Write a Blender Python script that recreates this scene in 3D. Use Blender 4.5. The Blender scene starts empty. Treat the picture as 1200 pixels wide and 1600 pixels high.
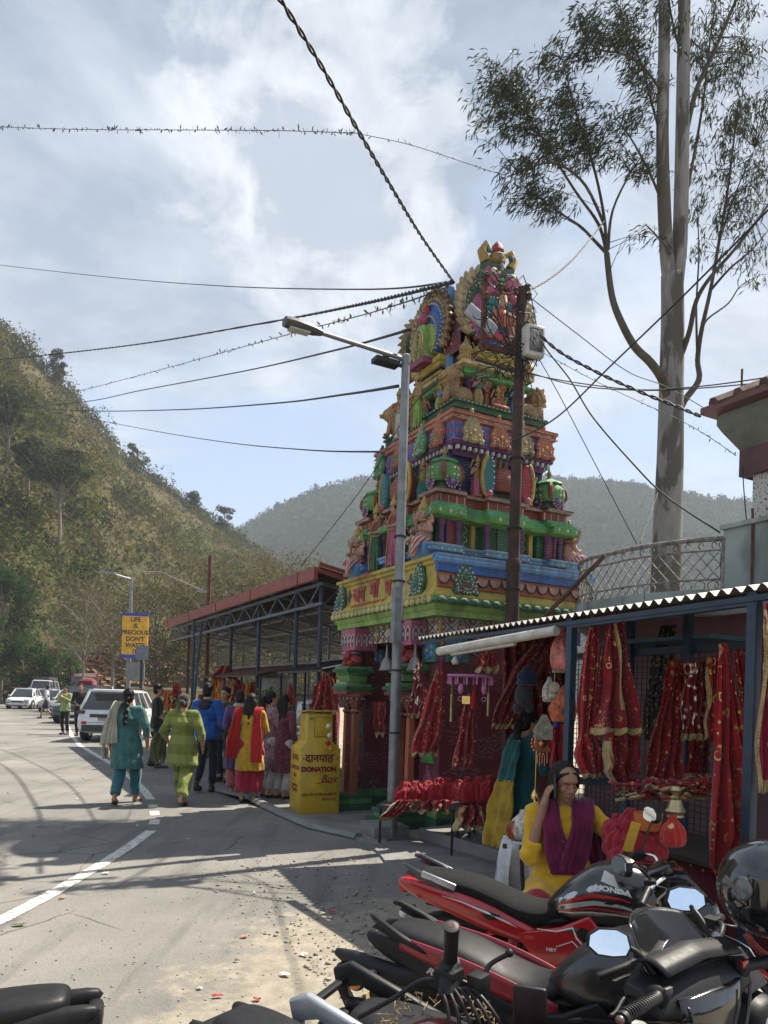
import bpy,math,random
import numpy as np
from mathutils import Vector,Matrix
R=math.radians
random.seed(7)
COL=bpy.context.scene.collection
F=1155.6;RC,RS=math.cos(.03),math.sin(.03);CZ=1.6
def ray(px,py):
 dx=px-600;up=1090-py
 return(dx*RC-up*RS)/F,(dx*RS+up*RC)/F
def W(px,py,D):
 a,b=ray(px,py);return Vector((a*D,D,CZ+b*D))
def G(px,py,z=0.0):
 a,b=ray(px,py);D=(z-CZ)/b;return Vector((a*D,D,z))
class MB:
 def __init__(s):s.v=[];s.f=[];s.m=[];s.T=Matrix();s.mi=0
 def add(s,vs,fs,mi=None):
  o=len(s.v);T=s.T
  s.v+=[tuple(T@Vector(p)) for p in vs]
  s.f+=[tuple(i+o for i in q) for q in fs]
  s.m+=[s.mi if mi is None else mi]*len(fs)
  return s
 def box(s,c,d,rz=0,mi=None,tap=1.0,M=None):
  x,y,z=d[0]/2,d[1]/2,d[2]/2
  vs=[]
  for k,t in((-z,1),(z,tap)):
   for a,b in((-x,-y),(x,-y),(x,y),(-x,y)):vs.append(Vector((a*t,b*t,k)))
  m=M if M is not None else Matrix.Rotation(rz,3,'Z')
  vs=[m@p+Vector(c) for p in vs]
  return s.add(vs,[(3,2,1,0),(4,5,6,7),(0,1,5,4),(1,2,6,5),(2,3,7,6),(3,0,4,7)],mi)
 def beam(s,a,b,w,h=None,mi=None):
  a=Vector(a);b=Vector(b);h=h or w;d=b-a;L=d.length
  if L<1e-6:return s
  z=d/L;up=Vector((0,0,1)) if abs(z.z)<.95 else Vector((0,1,0))
  x=z.cross(up).normalized();y=x.cross(z)
  m=Matrix((x,y,z)).transposed()
  return s.box((a+b)/2,(w,h,L),M=m,mi=mi)
 def tube(s,pts,r,n=8,mi=None,caps=True,sx=1.0):
  pts=[Vector(p) for p in pts];k=len(pts)
  if not hasattr(r,'__len__'):r=[r]*k
  vs=[];fs=[];prev=None
  for i,p in enumerate(pts):
   d=(pts[min(i+1,k-1)]-pts[max(i-1,0)])
   d=d.normalized() if d.length>1e-9 else Vector((0,0,1))
   if prev is None:
    up=Vector((0,0,1)) if abs(d.z)<.9 else Vector((1,0,0))
    x=d.cross(up).normalized()
   else:
    x=(prev-d*prev.dot(d))
    x=x.normalized() if x.length>1e-6 else d.orthogonal().normalized()
   prev=x;y=d.cross(x)
   for j in range(n):
    a=2*math.pi*j/n
    vs.append(p+x*(math.cos(a)*r[i]*sx)+y*(math.sin(a)*r[i]))
  for i in range(k-1):
   for j in range(n):
    a=i*n+j;b=i*n+(j+1)%n
    fs.append((a,b,b+n,a+n))
  if caps:
   fs.append(tuple(range(n))[::-1]);fs.append(tuple(range((k-1)*n,k*n)))
  return s.add(vs,fs,mi)
 def lathe(s,prof,c=(0,0,0),n=16,mi=None,M=None,sq=1.0,ribs=0,ra=0):
  vs=[];fs=[];k=len(prof);c=Vector(c)
  for r,z in prof:
   for j in range(n):
    a=2*math.pi*j/n
    q=r*(1+ra*abs(math.sin(a*ribs/2))) if ribs else r
    p=Vector((q*math.cos(a),q*math.sin(a)*sq,z))
    if M is not None:p=M@p
    vs.append(p+c)
  for i in range(k-1):
   for j in range(n):
    a=i*n+j;b=i*n+(j+1)%n
    fs.append((a,b,b+n,a+n))
  fs.append(tuple(range(n))[::-1]);fs.append(tuple(range((k-1)*n,k*n)))
  return s.add(vs,fs,mi)
 def ell(s,c,r,n=10,k=7,mi=None,M=None):
  if not hasattr(r,'__len__'):r=(r,r,r)
  vs=[];fs=[];c=Vector(c)
  for i in range(1,k):
   t=math.pi*i/k
   for j in range(n):
    a=2*math.pi*j/n
    p=Vector((r[0]*math.sin(t)*math.cos(a),r[1]*math.sin(t)*math.sin(a),r[2]*math.cos(t)))
    if M is not None:p=M@p
    vs.append(c+p)
  top=Vector((0,0,r[2]));
  if M is not None:top=M@top
  vs+=[c+top,c-top]
  T,B=len(vs)-2,len(vs)-1
  for i in range(k-2):
   for j in range(n):
    a=i*n+j;b=i*n+(j+1)%n
    fs.append((a,a+n,b+n,b))
  for j in range(n):
   fs.append((T,j,(j+1)%n));q=(k-2)*n
   fs.append((B,q+(j+1)%n,q+j))
  return s.add(vs,fs,mi)
 def cap(s,a,b,ra,rb=None,n=10,mi=None):
  rb=ra if rb is None else rb
  a=Vector(a);b=Vector(b);d=(b-a);L=d.length
  if L<1e-6:return s.ell(a,ra,mi=mi)
  d/=L;pts=[];rs=[]
  for t in(.05,.3,.6,.85):
   pts.append(a-d*ra*(1-t));rs.append(ra*math.sqrt(max(0.01,1-(1-t)**2)))
  pts.append(a);rs.append(ra);pts.append(b);rs.append(rb)
  for t in(.85,.6,.3,.05):
   pts.append(b+d*rb*(1-t));rs.append(rb*math.sqrt(max(0.01,1-(1-t)**2)))
  return s.tube(pts,rs,n,mi)
 def prism(s,poly,h,M=None,mi=None,bev=0.0):
  """poly in local XY, extruded h along +Z, placed by the 4x4 matrix M; bev insets the top"""
  n=len(poly);M=M or Matrix()
  cx=sum(p[0] for p in poly)/n;cy=sum(p[1] for p in poly)/n
  rings=[(0,1.0),(h-bev,1.0),(h,None)] if bev else[(0,1.0),(h,1.0)]
  vs=[]
  for z,t in rings:
   for i,(x,y) in enumerate(poly):
    if t is None:
     dx,dy=x-cx,y-cy;l=math.hypot(dx,dy) or 1
     q=max(0,1-bev/l);vs.append(M@Vector((cx+dx*q,cy+dy*q,z)))
    else:vs.append(M@Vector((x,y,z)))
  fs=[]
  for k in range(len(rings)-1):
   for i in range(n):
    j=(i+1)%n;fs.append((k*n+i,k*n+j,(k+1)*n+j,(k+1)*n+i))
  fs.append(tuple(range(n))[::-1]);q=(len(rings)-1)*n
  fs.append(tuple(range(q,q+n)))
  return s.add(vs,fs,mi)
 def grid(s,fn,nu,nv,mi=None,closed_u=False):
  vs=[fn(i/nu,j/nv) for j in range(nv+1) for i in range(nu+(0 if closed_u else 1))]
  w=nu+(0 if closed_u else 1);fs=[]
  for j in range(nv):
   for i in range(nu):
    a=j*w+i;b=j*w+(i+1)%w
    fs.append((a,b,b+w,a+w))
  return s.add(vs,fs,mi)
 def rings(s,rs,mi=None,cap=True):
  n=len(rs[0]);vs=[p for r in rs for p in r];fs=[]
  for k in range(len(rs)-1):
   for i in range(n):
    j=(i+1)%n;fs.append((k*n+i,k*n+j,(k+1)*n+j,(k+1)*n+i))
  if cap:fs.append(tuple(range(n))[::-1]);q=(len(rs)-1)*n;fs.append(tuple(range(q,q+n)))
  return s.add(vs,fs,mi)
 def build(s,name,mat,parent=None,smooth=None,rem=0,sm=0,bevel=0,sub=0,disp=None,thick=0):
  me=bpy.data.meshes.new(name)
  me.from_pydata(s.v,[],s.f)
  mats=mat if isinstance(mat,(list,tuple)) else[mat]
  for m in mats:me.materials.append(m)
  if len(mats)>1:me.polygons.foreach_set('material_index',s.m)
  o=bpy.data.objects.new(name,me);COL.objects.link(o)
  if rem or bevel or sub or thick:
   if rem:
    q=o.modifiers.new('r','REMESH');q.mode='VOXEL';q.voxel_size=rem
    if sm:
     q=o.modifiers.new('s','SMOOTH');q.iterations=sm;q.factor=.6
   if thick:
    q=o.modifiers.new('t','SOLIDIFY');q.thickness=thick;q.offset=0
   if bevel:
    q=o.modifiers.new('b','BEVEL');q.width=bevel;q.segments=2;q.limit_method='ANGLE';q.angle_limit=R(35)
   if sub:
    q=o.modifiers.new('u','SUBSURF');q.levels=sub;q.render_levels=sub
   dg=bpy.context.evaluated_depsgraph_get();dg.update()
   me2=bpy.data.meshes.new_from_object(o.evaluated_get(dg))
   o.modifiers.clear();o.data=me2;bpy.data.meshes.remove(me);me=me2;me.name=name
   if rem:
    me.materials.clear();me.materials.append(mats[0])
  if disp:
   co=np.empty(len(me.vertices)*3);me.vertices.foreach_get('co',co);co=co.reshape(-1,3)
   no=np.empty(len(me.vertices)*3);me.vertices.foreach_get('normal',no);no=no.reshape(-1,3)
   co=co+no*disp(co)[:,None];me.vertices.foreach_set('co',co.ravel())
  if rem or sub:smooth=True
  if smooth is None:smooth=38
  if smooth is True:me.polygons.foreach_set('use_smooth',[True]*len(me.polygons))
  elif smooth:
   me.polygons.foreach_set('use_smooth',[True]*len(me.polygons))
   try:me.set_sharp_from_angle(angle=R(smooth))
   except Exception:pass
  me.update()
  if parent:o.parent=parent
  return o
def empty(name,loc=(0,0,0),rz=0,label=None,cat=None,group=None):
 o=bpy.data.objects.new(name,None);COL.objects.link(o);o.location=loc;o.rotation_euler=(0,0,rz)
 o.empty_display_size=.1
 return tag(o,label,cat,group)
def tag(o,label=None,cat=None,group=None,kind=None):
 if label:o['label']=label
 if cat:o['category']=cat
 if group:o['group']=group
 if kind:o['kind']=kind
 return o
def clone(o,parent=None):
 c=o.copy();COL.objects.link(c);c.parent=parent
 for ch in[x for x in COL.objects if x.parent==o]:clone(ch,c)
 return c
def bulk(name,co,faces,mat,parent=None,cols=None,smooth=False):
 """numpy mesh: co (n,3), faces (m,k)"""
 me=bpy.data.meshes.new(name)
 co=np.asarray(co,dtype=np.float32);faces=np.asarray(faces,dtype=np.int32);m,k=faces.shape
 me.vertices.add(len(co));me.vertices.foreach_set('co',co.ravel())
 me.loops.add(m*k);me.loops.foreach_set('vertex_index',faces.ravel())
 me.polygons.add(m);me.polygons.foreach_set('loop_start',np.arange(0,m*k,k,dtype=np.int32))
 try:me.polygons.foreach_set('loop_total',np.full(m,k,dtype=np.int32))
 except Exception:pass
 if cols is not None:
  a=me.color_attributes.new('tone','FLOAT_COLOR','POINT')
  a.data.foreach_set('color',np.concatenate([cols,np.ones((len(cols),1))],1).astype(np.float32).ravel())
 me.update(calc_edges=True);me.validate()
 if smooth:me.polygons.foreach_set('use_smooth',[True]*len(me.polygons))
 me.materials.append(mat)
 o=bpy.data.objects.new(name,me);COL.objects.link(o)
 if parent:o.parent=parent
 return o
def Mx(o,x,y,z=None):
 """4x4 with origin o and axes x,y,(z)"""
 x=Vector(x).normalized();y=Vector(y).normalized();z=Vector(z).normalized() if z is not None else x.cross(y).normalized()
 m=Matrix.Identity(4)
 for i in range(3):m[i][0]=x[i];m[i][1]=y[i];m[i][2]=z[i];m[i][3]=o[i]
 return m
_mats={}
def nodes(name):
 m=bpy.data.materials.new(name);m.use_nodes=True
 nt=m.node_tree;b=nt.nodes['Principled BSDF']
 return m,nt,b
class N:
 """short node helper"""
 def __init__(s,nt):s.nt=nt
 def __call__(s,t,**k):
  n=s.nt.nodes.new(t)
  for a,v in k.items():
   if a.startswith('i_'):
    key=a[2:];key=int(key) if key.isdigit() else key.replace('_',' ')
    n.inputs[key].default_value=v
   else:setattr(n,a,v)
  return n
 def l(s,a,b):s.nt.links.new(a,b)
 def mix(s,f,a,b,blend='MIX'):
  n=s.nt.nodes.new('ShaderNodeMix');n.data_type='RGBA';n.blend_type=blend
  for i,x in((0,f),(6,a),(7,b)):
   if hasattr(x,'links') or hasattr(x,'is_output'):s.l(x,n.inputs[i])
   elif i==0:n.inputs[0].default_value=x
   else:n.inputs[i].default_value=(*x[:3],1)
  return n.outputs[2]
 def ramp(s,f,p0,p1,c0=(0,0,0),c1=(1,1,1)):
  n=s.nt.nodes.new('ShaderNodeValToRGB');e=n.color_ramp.elements
  e[0].position=p0;e[0].color=(*c0,1);e[1].position=p1;e[1].color=(*c1,1)
  s.l(f,n.inputs[0]);return n.outputs[0]
 def math(s,op,a,b=0.0):
  n=s.nt.nodes.new('ShaderNodeMath');n.operation=op
  for i,x in((0,a),(1,b)):
   if hasattr(x,'is_output'):s.l(x,n.inputs[i])
   else:n.inputs[i].default_value=x
  return n.outputs[0]
 def coord(s,k='Object'):return s('ShaderNodeTexCoord').outputs[k]
 def map(s,v,sc=(1,1,1),rot=(0,0,0)):
  n=s('ShaderNodeMapping');n.inputs['Scale'].default_value=sc;n.inputs['Rotation'].default_value=rot
  s.l(v,n.inputs[0]);return n.outputs[0]
 def noise(s,v,scale,det=4,rough=.55,dist=0,out=0):
  n=s('ShaderNodeTexNoise');n.inputs['Scale'].default_value=scale;n.inputs['Detail'].default_value=det
  n.inputs['Roughness'].default_value=rough;n.inputs['Distortion'].default_value=dist
  if v is not None:s.l(v,n.inputs['Vector'])
  return n.outputs[out]
 def vor(s,v,scale,feat='F1',out='Distance',rnd=1.0):
  n=s('ShaderNodeTexVoronoi');n.feature=feat;n.inputs['Scale'].default_value=scale
  if 'Randomness' in n.inputs:n.inputs['Randomness'].default_value=rnd
  s.l(v,n.inputs['Vector']);return n.outputs[out]
 def bump(s,h,st,b,d=.01):
  n=s('ShaderNodeBump');n.inputs['Strength'].default_value=st;n.inputs['Distance'].default_value=d
  s.l(h,n.inputs['Height']);s.l(n.outputs[0],b.inputs['Normal'])
def mat(name,col,rough=.6,metal=0.0,var=.18,scale=6,bump=.25,bs=30,bd=.004,dirt=0.0,coat=0,spec=None,streak=0):
 if name in _mats:return _mats[name]
 m,nt,b=nodes(name);n=N(nt);v=n.coord()
 dark=tuple(c*(1-var*1.6) for c in col);lite=tuple(min(1,c*(1+var)) for c in col)
 c=n.mix(n.ramp(n.noise(v,scale,5),.3,.7),dark,lite)
 if dirt:
  vm=n.map(v,(1,1,.25)) if streak else v
  c=n.mix(n.math('MULTIPLY',n.ramp(n.noise(vm,scale*.9,6,.7),.45,.72),dirt),c,(.045,.04,.033))
 n.l(c,b.inputs['Base Color'])
 r=n('ShaderNodeMapRange');r.inputs['To Min'].default_value=max(.02,rough-.12);r.inputs['To Max'].default_value=min(1,rough+.12)
 n.l(n.noise(v,scale*2.3,3),r.inputs[0]);n.l(r.outputs[0],b.inputs['Roughness'])
 b.inputs['Metallic'].default_value=metal
 if coat:b.inputs['Coat Weight'].default_value=coat;b.inputs['Coat Roughness'].default_value=.06
 if spec is not None:b.inputs['Specular IOR Level'].default_value=spec
 if bump:n.bump(n.noise(v,bs,4),bump,b,bd)
 _mats[name]=m;return m
def fabric(name,col,col2=None,gold=0.0,gs=30,gold_col=(.55,.4,.15),rough=.85,wv=60,trans=0.0,stripe=None):
 if name in _mats:return _mats[name]
 m,nt,b=nodes(name);n=N(nt);v=n.coord()
 col2=col2 or tuple(x*.72 for x in col)
 c=n.mix(n.ramp(n.noise(v,9,4),.35,.65),col2,col)
 if stripe:
  w=n('ShaderNodeTexWave');w.inputs['Scale'].default_value=stripe[0];w.bands_direction=stripe[2];n.l(v,w.inputs[0])
  c=n.mix(n.ramp(w.outputs[1],.55,.6),c,stripe[1])
 if gold:
  d=n.vor(v,gs);k=n.ramp(d,.13+gold*.1,.16+gold*.1,(1,1,1),(0,0,0))
  d2=n.vor(v,gs*.45);ring=n.math('MULTIPLY',n.ramp(d2,.22,.25),n.ramp(d2,.30,.33,(1,1,1),(0,0,0)))
  k=n.math('MAXIMUM',k,n.math('MULTIPLY',ring,n.ramp(n.noise(v,gs*.6,2),.5,.55)))
  c=n.mix(k,c,gold_col)
  n.l(n.math('MULTIPLY',k,.85),b.inputs['Metallic'])
  rr=n.math('SUBTRACT',rough,n.math('MULTIPLY',k,.5));n.l(rr,b.inputs['Roughness'])
 else:b.inputs['Roughness'].default_value=rough
 n.l(c,b.inputs['Base Color'])
 b.inputs['Sheen Weight'].default_value=.25;b.inputs['Specular IOR Level'].default_value=.25
 if trans:
  t=n('ShaderNodeBsdfTranslucent');n.l(c,t.inputs[0]);ms=n('ShaderNodeMixShader');ms.inputs[0].default_value=trans
  n.l(b.outputs[0],ms.inputs[1]);n.l(t.outputs[0],ms.inputs[2]);n.l(ms.outputs[0],nt.nodes['Material Output'].inputs[0])
 n.bump(n.math('ADD',n.math('MULTIPLY',n.noise(v,wv,3),.35),n.noise(n.map(v,(1,1,.6)),13,3,.5,1.6)),.55,b,.016)
 _mats[name]=m;return m
def paint(name,col,dirt=.35,rough=.5):return mat(name,col,rough,0,.12,5,.35,22,.006,dirt,streak=1)
def skinmat(name,col):
 if name in _mats:return _mats[name]
 m=mat(name,col,.5,0,.1,14,.2,90,.001);b=m.node_tree.nodes['Principled BSDF']
 b.inputs['Subsurface Weight'].default_value=.12;b.inputs['Subsurface Radius'].default_value=(.02,.008,.004)
 return m
def leafmat(name,a,b_,trans=.35,tone=False):
 if name in _mats:return _mats[name]
 m,nt,b=nodes(name);n=N(nt)
 if tone:
  at=n('ShaderNodeAttribute');at.attribute_name='tone';c0=at.outputs[0]
  g=n('ShaderNodeNewGeometry')
  c=n.mix(.5,c0,n.mix(g.outputs['Random Per Island'],(.55,.55,.55),(1.35,1.35,1.25)),'MULTIPLY')
  c=n.mix(.5,c0,c)
 else:
  g=n('ShaderNodeNewGeometry');c=n.mix(g.outputs['Random Per Island'],a,b_)
 n.l(c,b.inputs['Base Color']);b.inputs['Roughness'].default_value=.6 if not tone else 1;b.inputs['Specular IOR Level'].default_value=.3 if not tone else 0
 t=n('ShaderNodeBsdfTranslucent');n.l(c,t.inputs[0]);ms=n('ShaderNodeMixShader');ms.inputs[0].default_value=trans
 n.l(b.outputs[0],ms.inputs[1]);n.l(t.outputs[0],ms.inputs[2]);n.l(ms.outputs[0],nt.nodes['Material Output'].inputs[0])
 _mats[name]=m;return m
def mirror_glass():
 if 'mirror_glass' in _mats:return _mats['mirror_glass']
 m,nt,b=nodes('mirror_glass');b.inputs['Metallic'].default_value=1;b.inputs['Roughness'].default_value=.02
 n=N(nt);n.l(n.mix(n.noise(n.coord(),40),(.8,.84,.88),(.9,.92,.94)),b.inputs['Base Color'])
 _mats['mirror_glass']=m;return m
def text(name,s,size,M,mt,parent,depth=.002,sx=1.0,align='CENTER',bold=0.0,shear=0):
 cu=bpy.data.curves.new(name,'FONT');cu.body=s;cu.size=size;cu.align_x=align;cu.align_y='CENTER'
 cu.extrude=depth;cu.offset=bold;cu.shear=shear;cu.resolution_u=3
 o=bpy.data.objects.new(name,cu);COL.objects.link(o)
 dg=bpy.context.evaluated_depsgraph_get();dg.update()
 me=bpy.data.meshes.new_from_object(o.evaluated_get(dg))
 bpy.data.objects.remove(o);bpy.data.curves.remove(cu)
 me.transform(M@Matrix.Diagonal((sx,1,1,1)));me.materials.clear();me.materials.append(mt)
 o=bpy.data.objects.new(name,me);COL.objects.link(o)
 if parent:o.parent=parent
 return o
sc=bpy.context.scene
cam=bpy.data.cameras.new('camera');co_=bpy.data.objects.new('camera',cam);COL.objects.link(co_)
cam.sensor_fit='VERTICAL';cam.sensor_height=36;cam.lens=26.0;cam.shift_y=290/1600;cam.clip_end=6000;cam.clip_start=.05
co_.matrix_world=Matrix(((RC,-RS,0,0),(0,0,-1,0),(RS,RC,0,CZ),(0,0,0,1)))
sc.camera=co_
SUN_AZ=R(55)
SUN_EL=R(55)
w=bpy.data.worlds.new('World');sc.world=w;w.use_nodes=True
def make_world():
 nt=w.node_tree;n=N(nt);bg=nt.nodes['Background']
 sky=n('ShaderNodeTexSky');sky.sky_type='NISHITA';sky.sun_disc=False;sky.sun_elevation=SUN_EL;sky.sun_rotation=SUN_AZ
 sky.air_density=1.0;sky.dust_density=1.6;sky.ozone_density=1.2
 v=n.coord('Generated');sp=n('ShaderNodeSeparateXYZ');n.l(v,sp.inputs[0])
 z=n.math('ADD',n.math('MAXIMUM',sp.outputs[2],0.0),.22)
 cb=n('ShaderNodeCombineXYZ');n.l(n.math('DIVIDE',sp.outputs[0],z),cb.inputs[0]);n.l(n.math('DIVIDE',sp.outputs[1],z),cb.inputs[1])
 cb.inputs[2].default_value=3.3
 p=cb.outputs[0]
 big=n.noise(p,1.1,6,.56,.5);fine=n.noise(n.map(p,(1,1.6,1)),3.0,9,.62,.35)
 d=n.math('ADD',n.math('MULTIPLY',big,.62),n.math('MULTIPLY',fine,.38))
 hz=n('ShaderNodeMapRange');n.l(sp.outputs[2],hz.inputs[0]);hz.inputs[1].default_value=.18;hz.inputs[2].default_value=.62
 hz.inputs[3].default_value=-.07;hz.inputs[4].default_value=.12
 vd=n('ShaderNodeVectorMath');vd.operation='DISTANCE';n.l(v,vd.inputs[0]);vd.inputs[1].default_value=(-.085,.815,.573)
 mass=n.ramp(vd.outputs['Value'],.03,.27,(1,1,1),(0,0,0))
 cov=n.ramp(n.math('ADD',n.math('ADD',d,hz.outputs[0]),n.math('MULTIPLY',mass,.075)),.45,.57)
 shade=n.ramp(n.noise(p,2.3,8,.62,.3),.40,.60)
 cc=n.mix(shade,(2.4,2.75,3.3),(4.7,4.95,5.3))
 grey=n.mix(n.ramp(sp.outputs[2],.3,.75),(1,1,1),(.72,.76,.80))
 cc=n.mix(1.0,cc,grey,'MULTIPLY')
 base=n.mix(.6,sky.outputs[0],(2.6,3.5,4.9))
 col=n.mix(n.math('MULTIPLY',cov,.86),base,cc)
 cu=n.math('ADD',n.math('MULTIPLY',mass,.55),n.math('MULTIPLY',n.noise(n.map(v,(1,1,1.5)),7.5,9,.6,.4),.75))
 puff=n.ramp(cu,.62,.78);core=n.ramp(n.math('ADD',cu,n.math('MULTIPLY',n.noise(v,19,6,.6),.3)),.86,1.06)
 pc=n.mix(core,(5.9,6.0,6.1),(3.0,3.35,3.95));col=n.mix(n.math('MULTIPLY',puff,.8),col,pc)
 n.l(col,bg.inputs[0]);bg.inputs[1].default_value=.086
make_world()
sl=bpy.data.lights.new('sun','SUN');sl.energy=5.0;sl.angle=R(.5);sl.color=(1,.92,.79)
so=bpy.data.objects.new('sun',sl);COL.objects.link(so)
sd=Vector((math.sin(SUN_AZ)*math.cos(SUN_EL),math.cos(SUN_AZ)*math.cos(SUN_EL),math.sin(SUN_EL)))
so.rotation_euler=sd.to_track_quat('Z','Y').to_euler();so.location=(8,6,20)
sc.view_settings.view_transform='Standard';sc.view_settings.look='None';sc.view_settings.gamma=1;sc.view_settings.exposure=1.2
sc.render.engine='CYCLES'
sc.cycles.max_bounces=6;sc.cycles.transparent_max_bounces=8;sc.cycles.diffuse_bounces=3;sc.cycles.volume_bounces=0
U2=Vector((-math.sin(R(28.2)),math.cos(R(28.2)),0));V2=Vector((math.cos(R(28.2)),math.sin(R(28.2)),0))
_c=W(680,960,8.6);TC=Vector((_c.x,_c.y,0));TO=TC+U2*1.365+V2*1.2
def UV(a,b,z=0):return TC+U2*a+V2*b+Vector((0,0,z))
def ground_mat():
 m,nt,b=nodes('sandy_ground');n=N(nt);v=n.coord()
 c=n.mix(n.ramp(n.noise(v,1.3,7,.65),.35,.65),(.25,.215,.165),(.42,.365,.285))
 c=n.mix(n.ramp(n.noise(v,14,5,.7),.5,.72),c,(.16,.14,.12))
 c=n.mix(n.ramp(n.vor(v,34),.08,.16,(1,1,1),(0,0,0)),c,(.34,.32,.28))
 n.l(c,b.inputs['Base Color']);b.inputs['Roughness'].default_value=.95;b.inputs['Specular IOR Level'].default_value=.15
 n.bump(n.math('ADD',n.noise(v,18,8,.7),n.math('MULTIPLY',n.vor(v,26),-.5)),.8,b,.025)
 return m
def road_mat():
 m,nt,b=nodes('worn_asphalt');n=N(nt);v=n.coord()
 c=n.mix(n.ramp(n.noise(v,.55,6,.6),.35,.68),(.17,.163,.15),(.27,.257,.236))
 c=n.mix(n.math('MULTIPLY',n.ramp(n.noise(n.map(v,(3,.35,1),(0,0,R(20))),1.1,5,.6),.52,.66),.5),c,(.10,.098,.095))
 c=n.mix(n.ramp(n.vor(v,75),.04,.30,(1,1,1),(0,0,0)),c,n.mix(n.noise(v,60,2),(.07,.07,.07),(.36,.34,.31)))
 wv=n('ShaderNodeMix');wv.data_type='RGBA';wv.inputs[0].default_value=.12;n.l(v,wv.inputs[6]);n.l(n.noise(v,2.2,5,.6,0,1),wv.inputs[7])
 ck=n.math('MULTIPLY',n.ramp(n.vor(wv.outputs[2],1.1,'DISTANCE_TO_EDGE'),.004,.012,(1,1,1),(0,0,0)),n.ramp(n.noise(v,.5,2),.54,.6));c=n.mix(n.math('MULTIPLY',ck,.75),c,(.05,.047,.043))
 c=n.mix(n.math('MULTIPLY',n.ramp(n.noise(v,1.7,4,.5),.66,.72),.45),c,(.07,.068,.065));c=n.mix(n.ramp(n.noise(v,45,3,.7),.3,.7),n.mix(.25,c,(.04,.04,.04)),c)
 at=n('ShaderNodeAttribute');at.attribute_name='tone'
 e=n.math('ADD',at.outputs['Fac'],n.math('MULTIPLY',n.math('SUBTRACT',n.noise(v,3.2,8,.72),.5),1.5))
 e=n.ramp(e,.42,.62)
 c=n.mix(n.math('MULTIPLY',e,.85),c,n.mix(n.ramp(n.noise(v,9,6,.7),.35,.65),(.22,.195,.155),(.35,.312,.25)))
 n.l(c,b.inputs['Base Color']);b.inputs['Roughness'].default_value=.9;b.inputs['Specular IOR Level'].default_value=.2
 n.bump(n.math('ADD',n.noise(v,90,4,.7),n.noise(v,7,5,.6)),.7,b,.01)
 return m
g=MB();NG=60
def gfun(u,v_):
 x=-900+1800*u;y=-300+1500*v_
 return(x,y,0)
g.grid(gfun,24,20)
tag(g.build('ground',ground_mat(),smooth=False),'sandy dirt ground beside the road',None,None,'structure')
def shop_line(y):
 return TC.x-(y-TC.y)*math.tan(R(28.2))
nx,ny=90,150
co=[];cols=[]
for j in range(ny+1):
 t=j/ny;y=.4+110*t**2.1
 xr=shop_line(y)+.55 if y>5 else shop_line(5)+.55
 if y>30:xr=shop_line(30)+.55-(y-30)*.28
 xl=-22-y*.75
 for i in range(nx+1):
  s=(i/nx);s=1-(1-s)**2.0
  x=xl+(xr-xl)*s
  z=.004+.0012*math.sin(x*3+y)
  edge=G(440,1330).x if False else 0
  bx=-1.0+.16*(y-3.2)+(y>6)*(y-6)*.02
  wt=(x-bx)/1.5+.58
  if y>5.2:wt-=(y-5.2)*.75
  cols.append([max(0,min(1,wt))]*3);co.append((x,y,z))
fs=[(j*(nx+1)+i,j*(nx+1)+i+1,(j+1)*(nx+1)+i+1,(j+1)*(nx+1)+i) for j in range(ny) for i in range(nx)]
rd=bulk('road',co,fs,road_mat(),cols=np.array(cols));tag(rd,'worn grey asphalt road',None,None,'structure')
def line_mat():
 m,nt,b=nodes('worn_road_paint');n=N(nt);v=n.coord()
 c=n.mix(n.ramp(n.noise(v,22,8,.75),.40,.52),(.17,.165,.155),(.60,.585,.54))
 n.l(c,b.inputs['Base Color']);b.inputs['Roughness'].default_value=.8;n.bump(n.noise(v,90,3),.5,b,.004)
 return m
def strip(name,pix,w,label,mt,z=.009):
 P=[G(*p) for p in pix];pts=[]
 for i in range(len(P)-1):
  for k in range(8):pts.append(P[i].lerp(P[i+1],k/8))
 pts.append(P[-1]);b=MB();vs=[]
 for i,p in enumerate(pts):
  d=(pts[min(i+1,len(pts)-1)]-pts[max(i-1,0)]).normalized();q=Vector((-d.y,d.x,0))
  j=1+.06*math.sin(i*2.3);vs+=[p+q*w*j/2+Vector((0,0,z)),p-q*w*j/2+Vector((0,0,z))]
 b.add(vs,[(2*i,2*i+1,2*i+3,2*i+2) for i in range(len(pts)-1)])
 return tag(b.build(name,mt,smooth=False),label,None,None,'structure')
lm=line_mat()
strip('road_marking',[(-140,1500),(0,1440),(75,1401),(150,1357),(205,1322),(236,1299)],.125,'solid white edge line',lm)
for a,b_ in(((240,1289),(243,1281)),((242,1275),(241,1268)),((240,1263),(238,1258))):
 strip('road_marking',[a,b_],.12,'broken dash of the white edge line',lm)
strip('road_marking',[(236,1250),(222,1232),(205,1216),(180,1197),(150,1180),(125,1165),(112,1150),(106,1135),(104,1125)],.13,'far part of the white edge line',lm)
conc=mat('weathered_concrete',(.20,.195,.185),.9,0,.2,2.5,.6,25,.01,.35)
ap=MB()
def apron(poly,z0,z1):ap.prism([(p.x,p.y) for p in poly],z1-z0,Matrix.Translation((0,0,z0)))
apron([G(330,1237),G(390,1252),G(440,1277),G(490,1298),G(560,1314),G(590,1334),G(640,1400),G(1500,1500),UV(-4.5,3),UV(2,3.2),UV(2.2,-.9)],0.0,.03)
tag(ap.build('pavement',conc),'grey concrete apron before the shops',None,None,'structure')
ap=MB();ap.prism([(p.x,p.y) for p in(UV(-5,.15),UV(-.2,-.25),UV(.2,2.6),UV(-5,2.6))],.12,Matrix.Translation((0,0,.03)))
tag(ap.build('shop_floor',conc),'raised concrete floor under the stalls',None,None,'structure')
kb=MB();kp=[G(*p) for p in((330,1235),(390,1250),(440,1275),(490,1296),(560,1312))]
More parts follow.
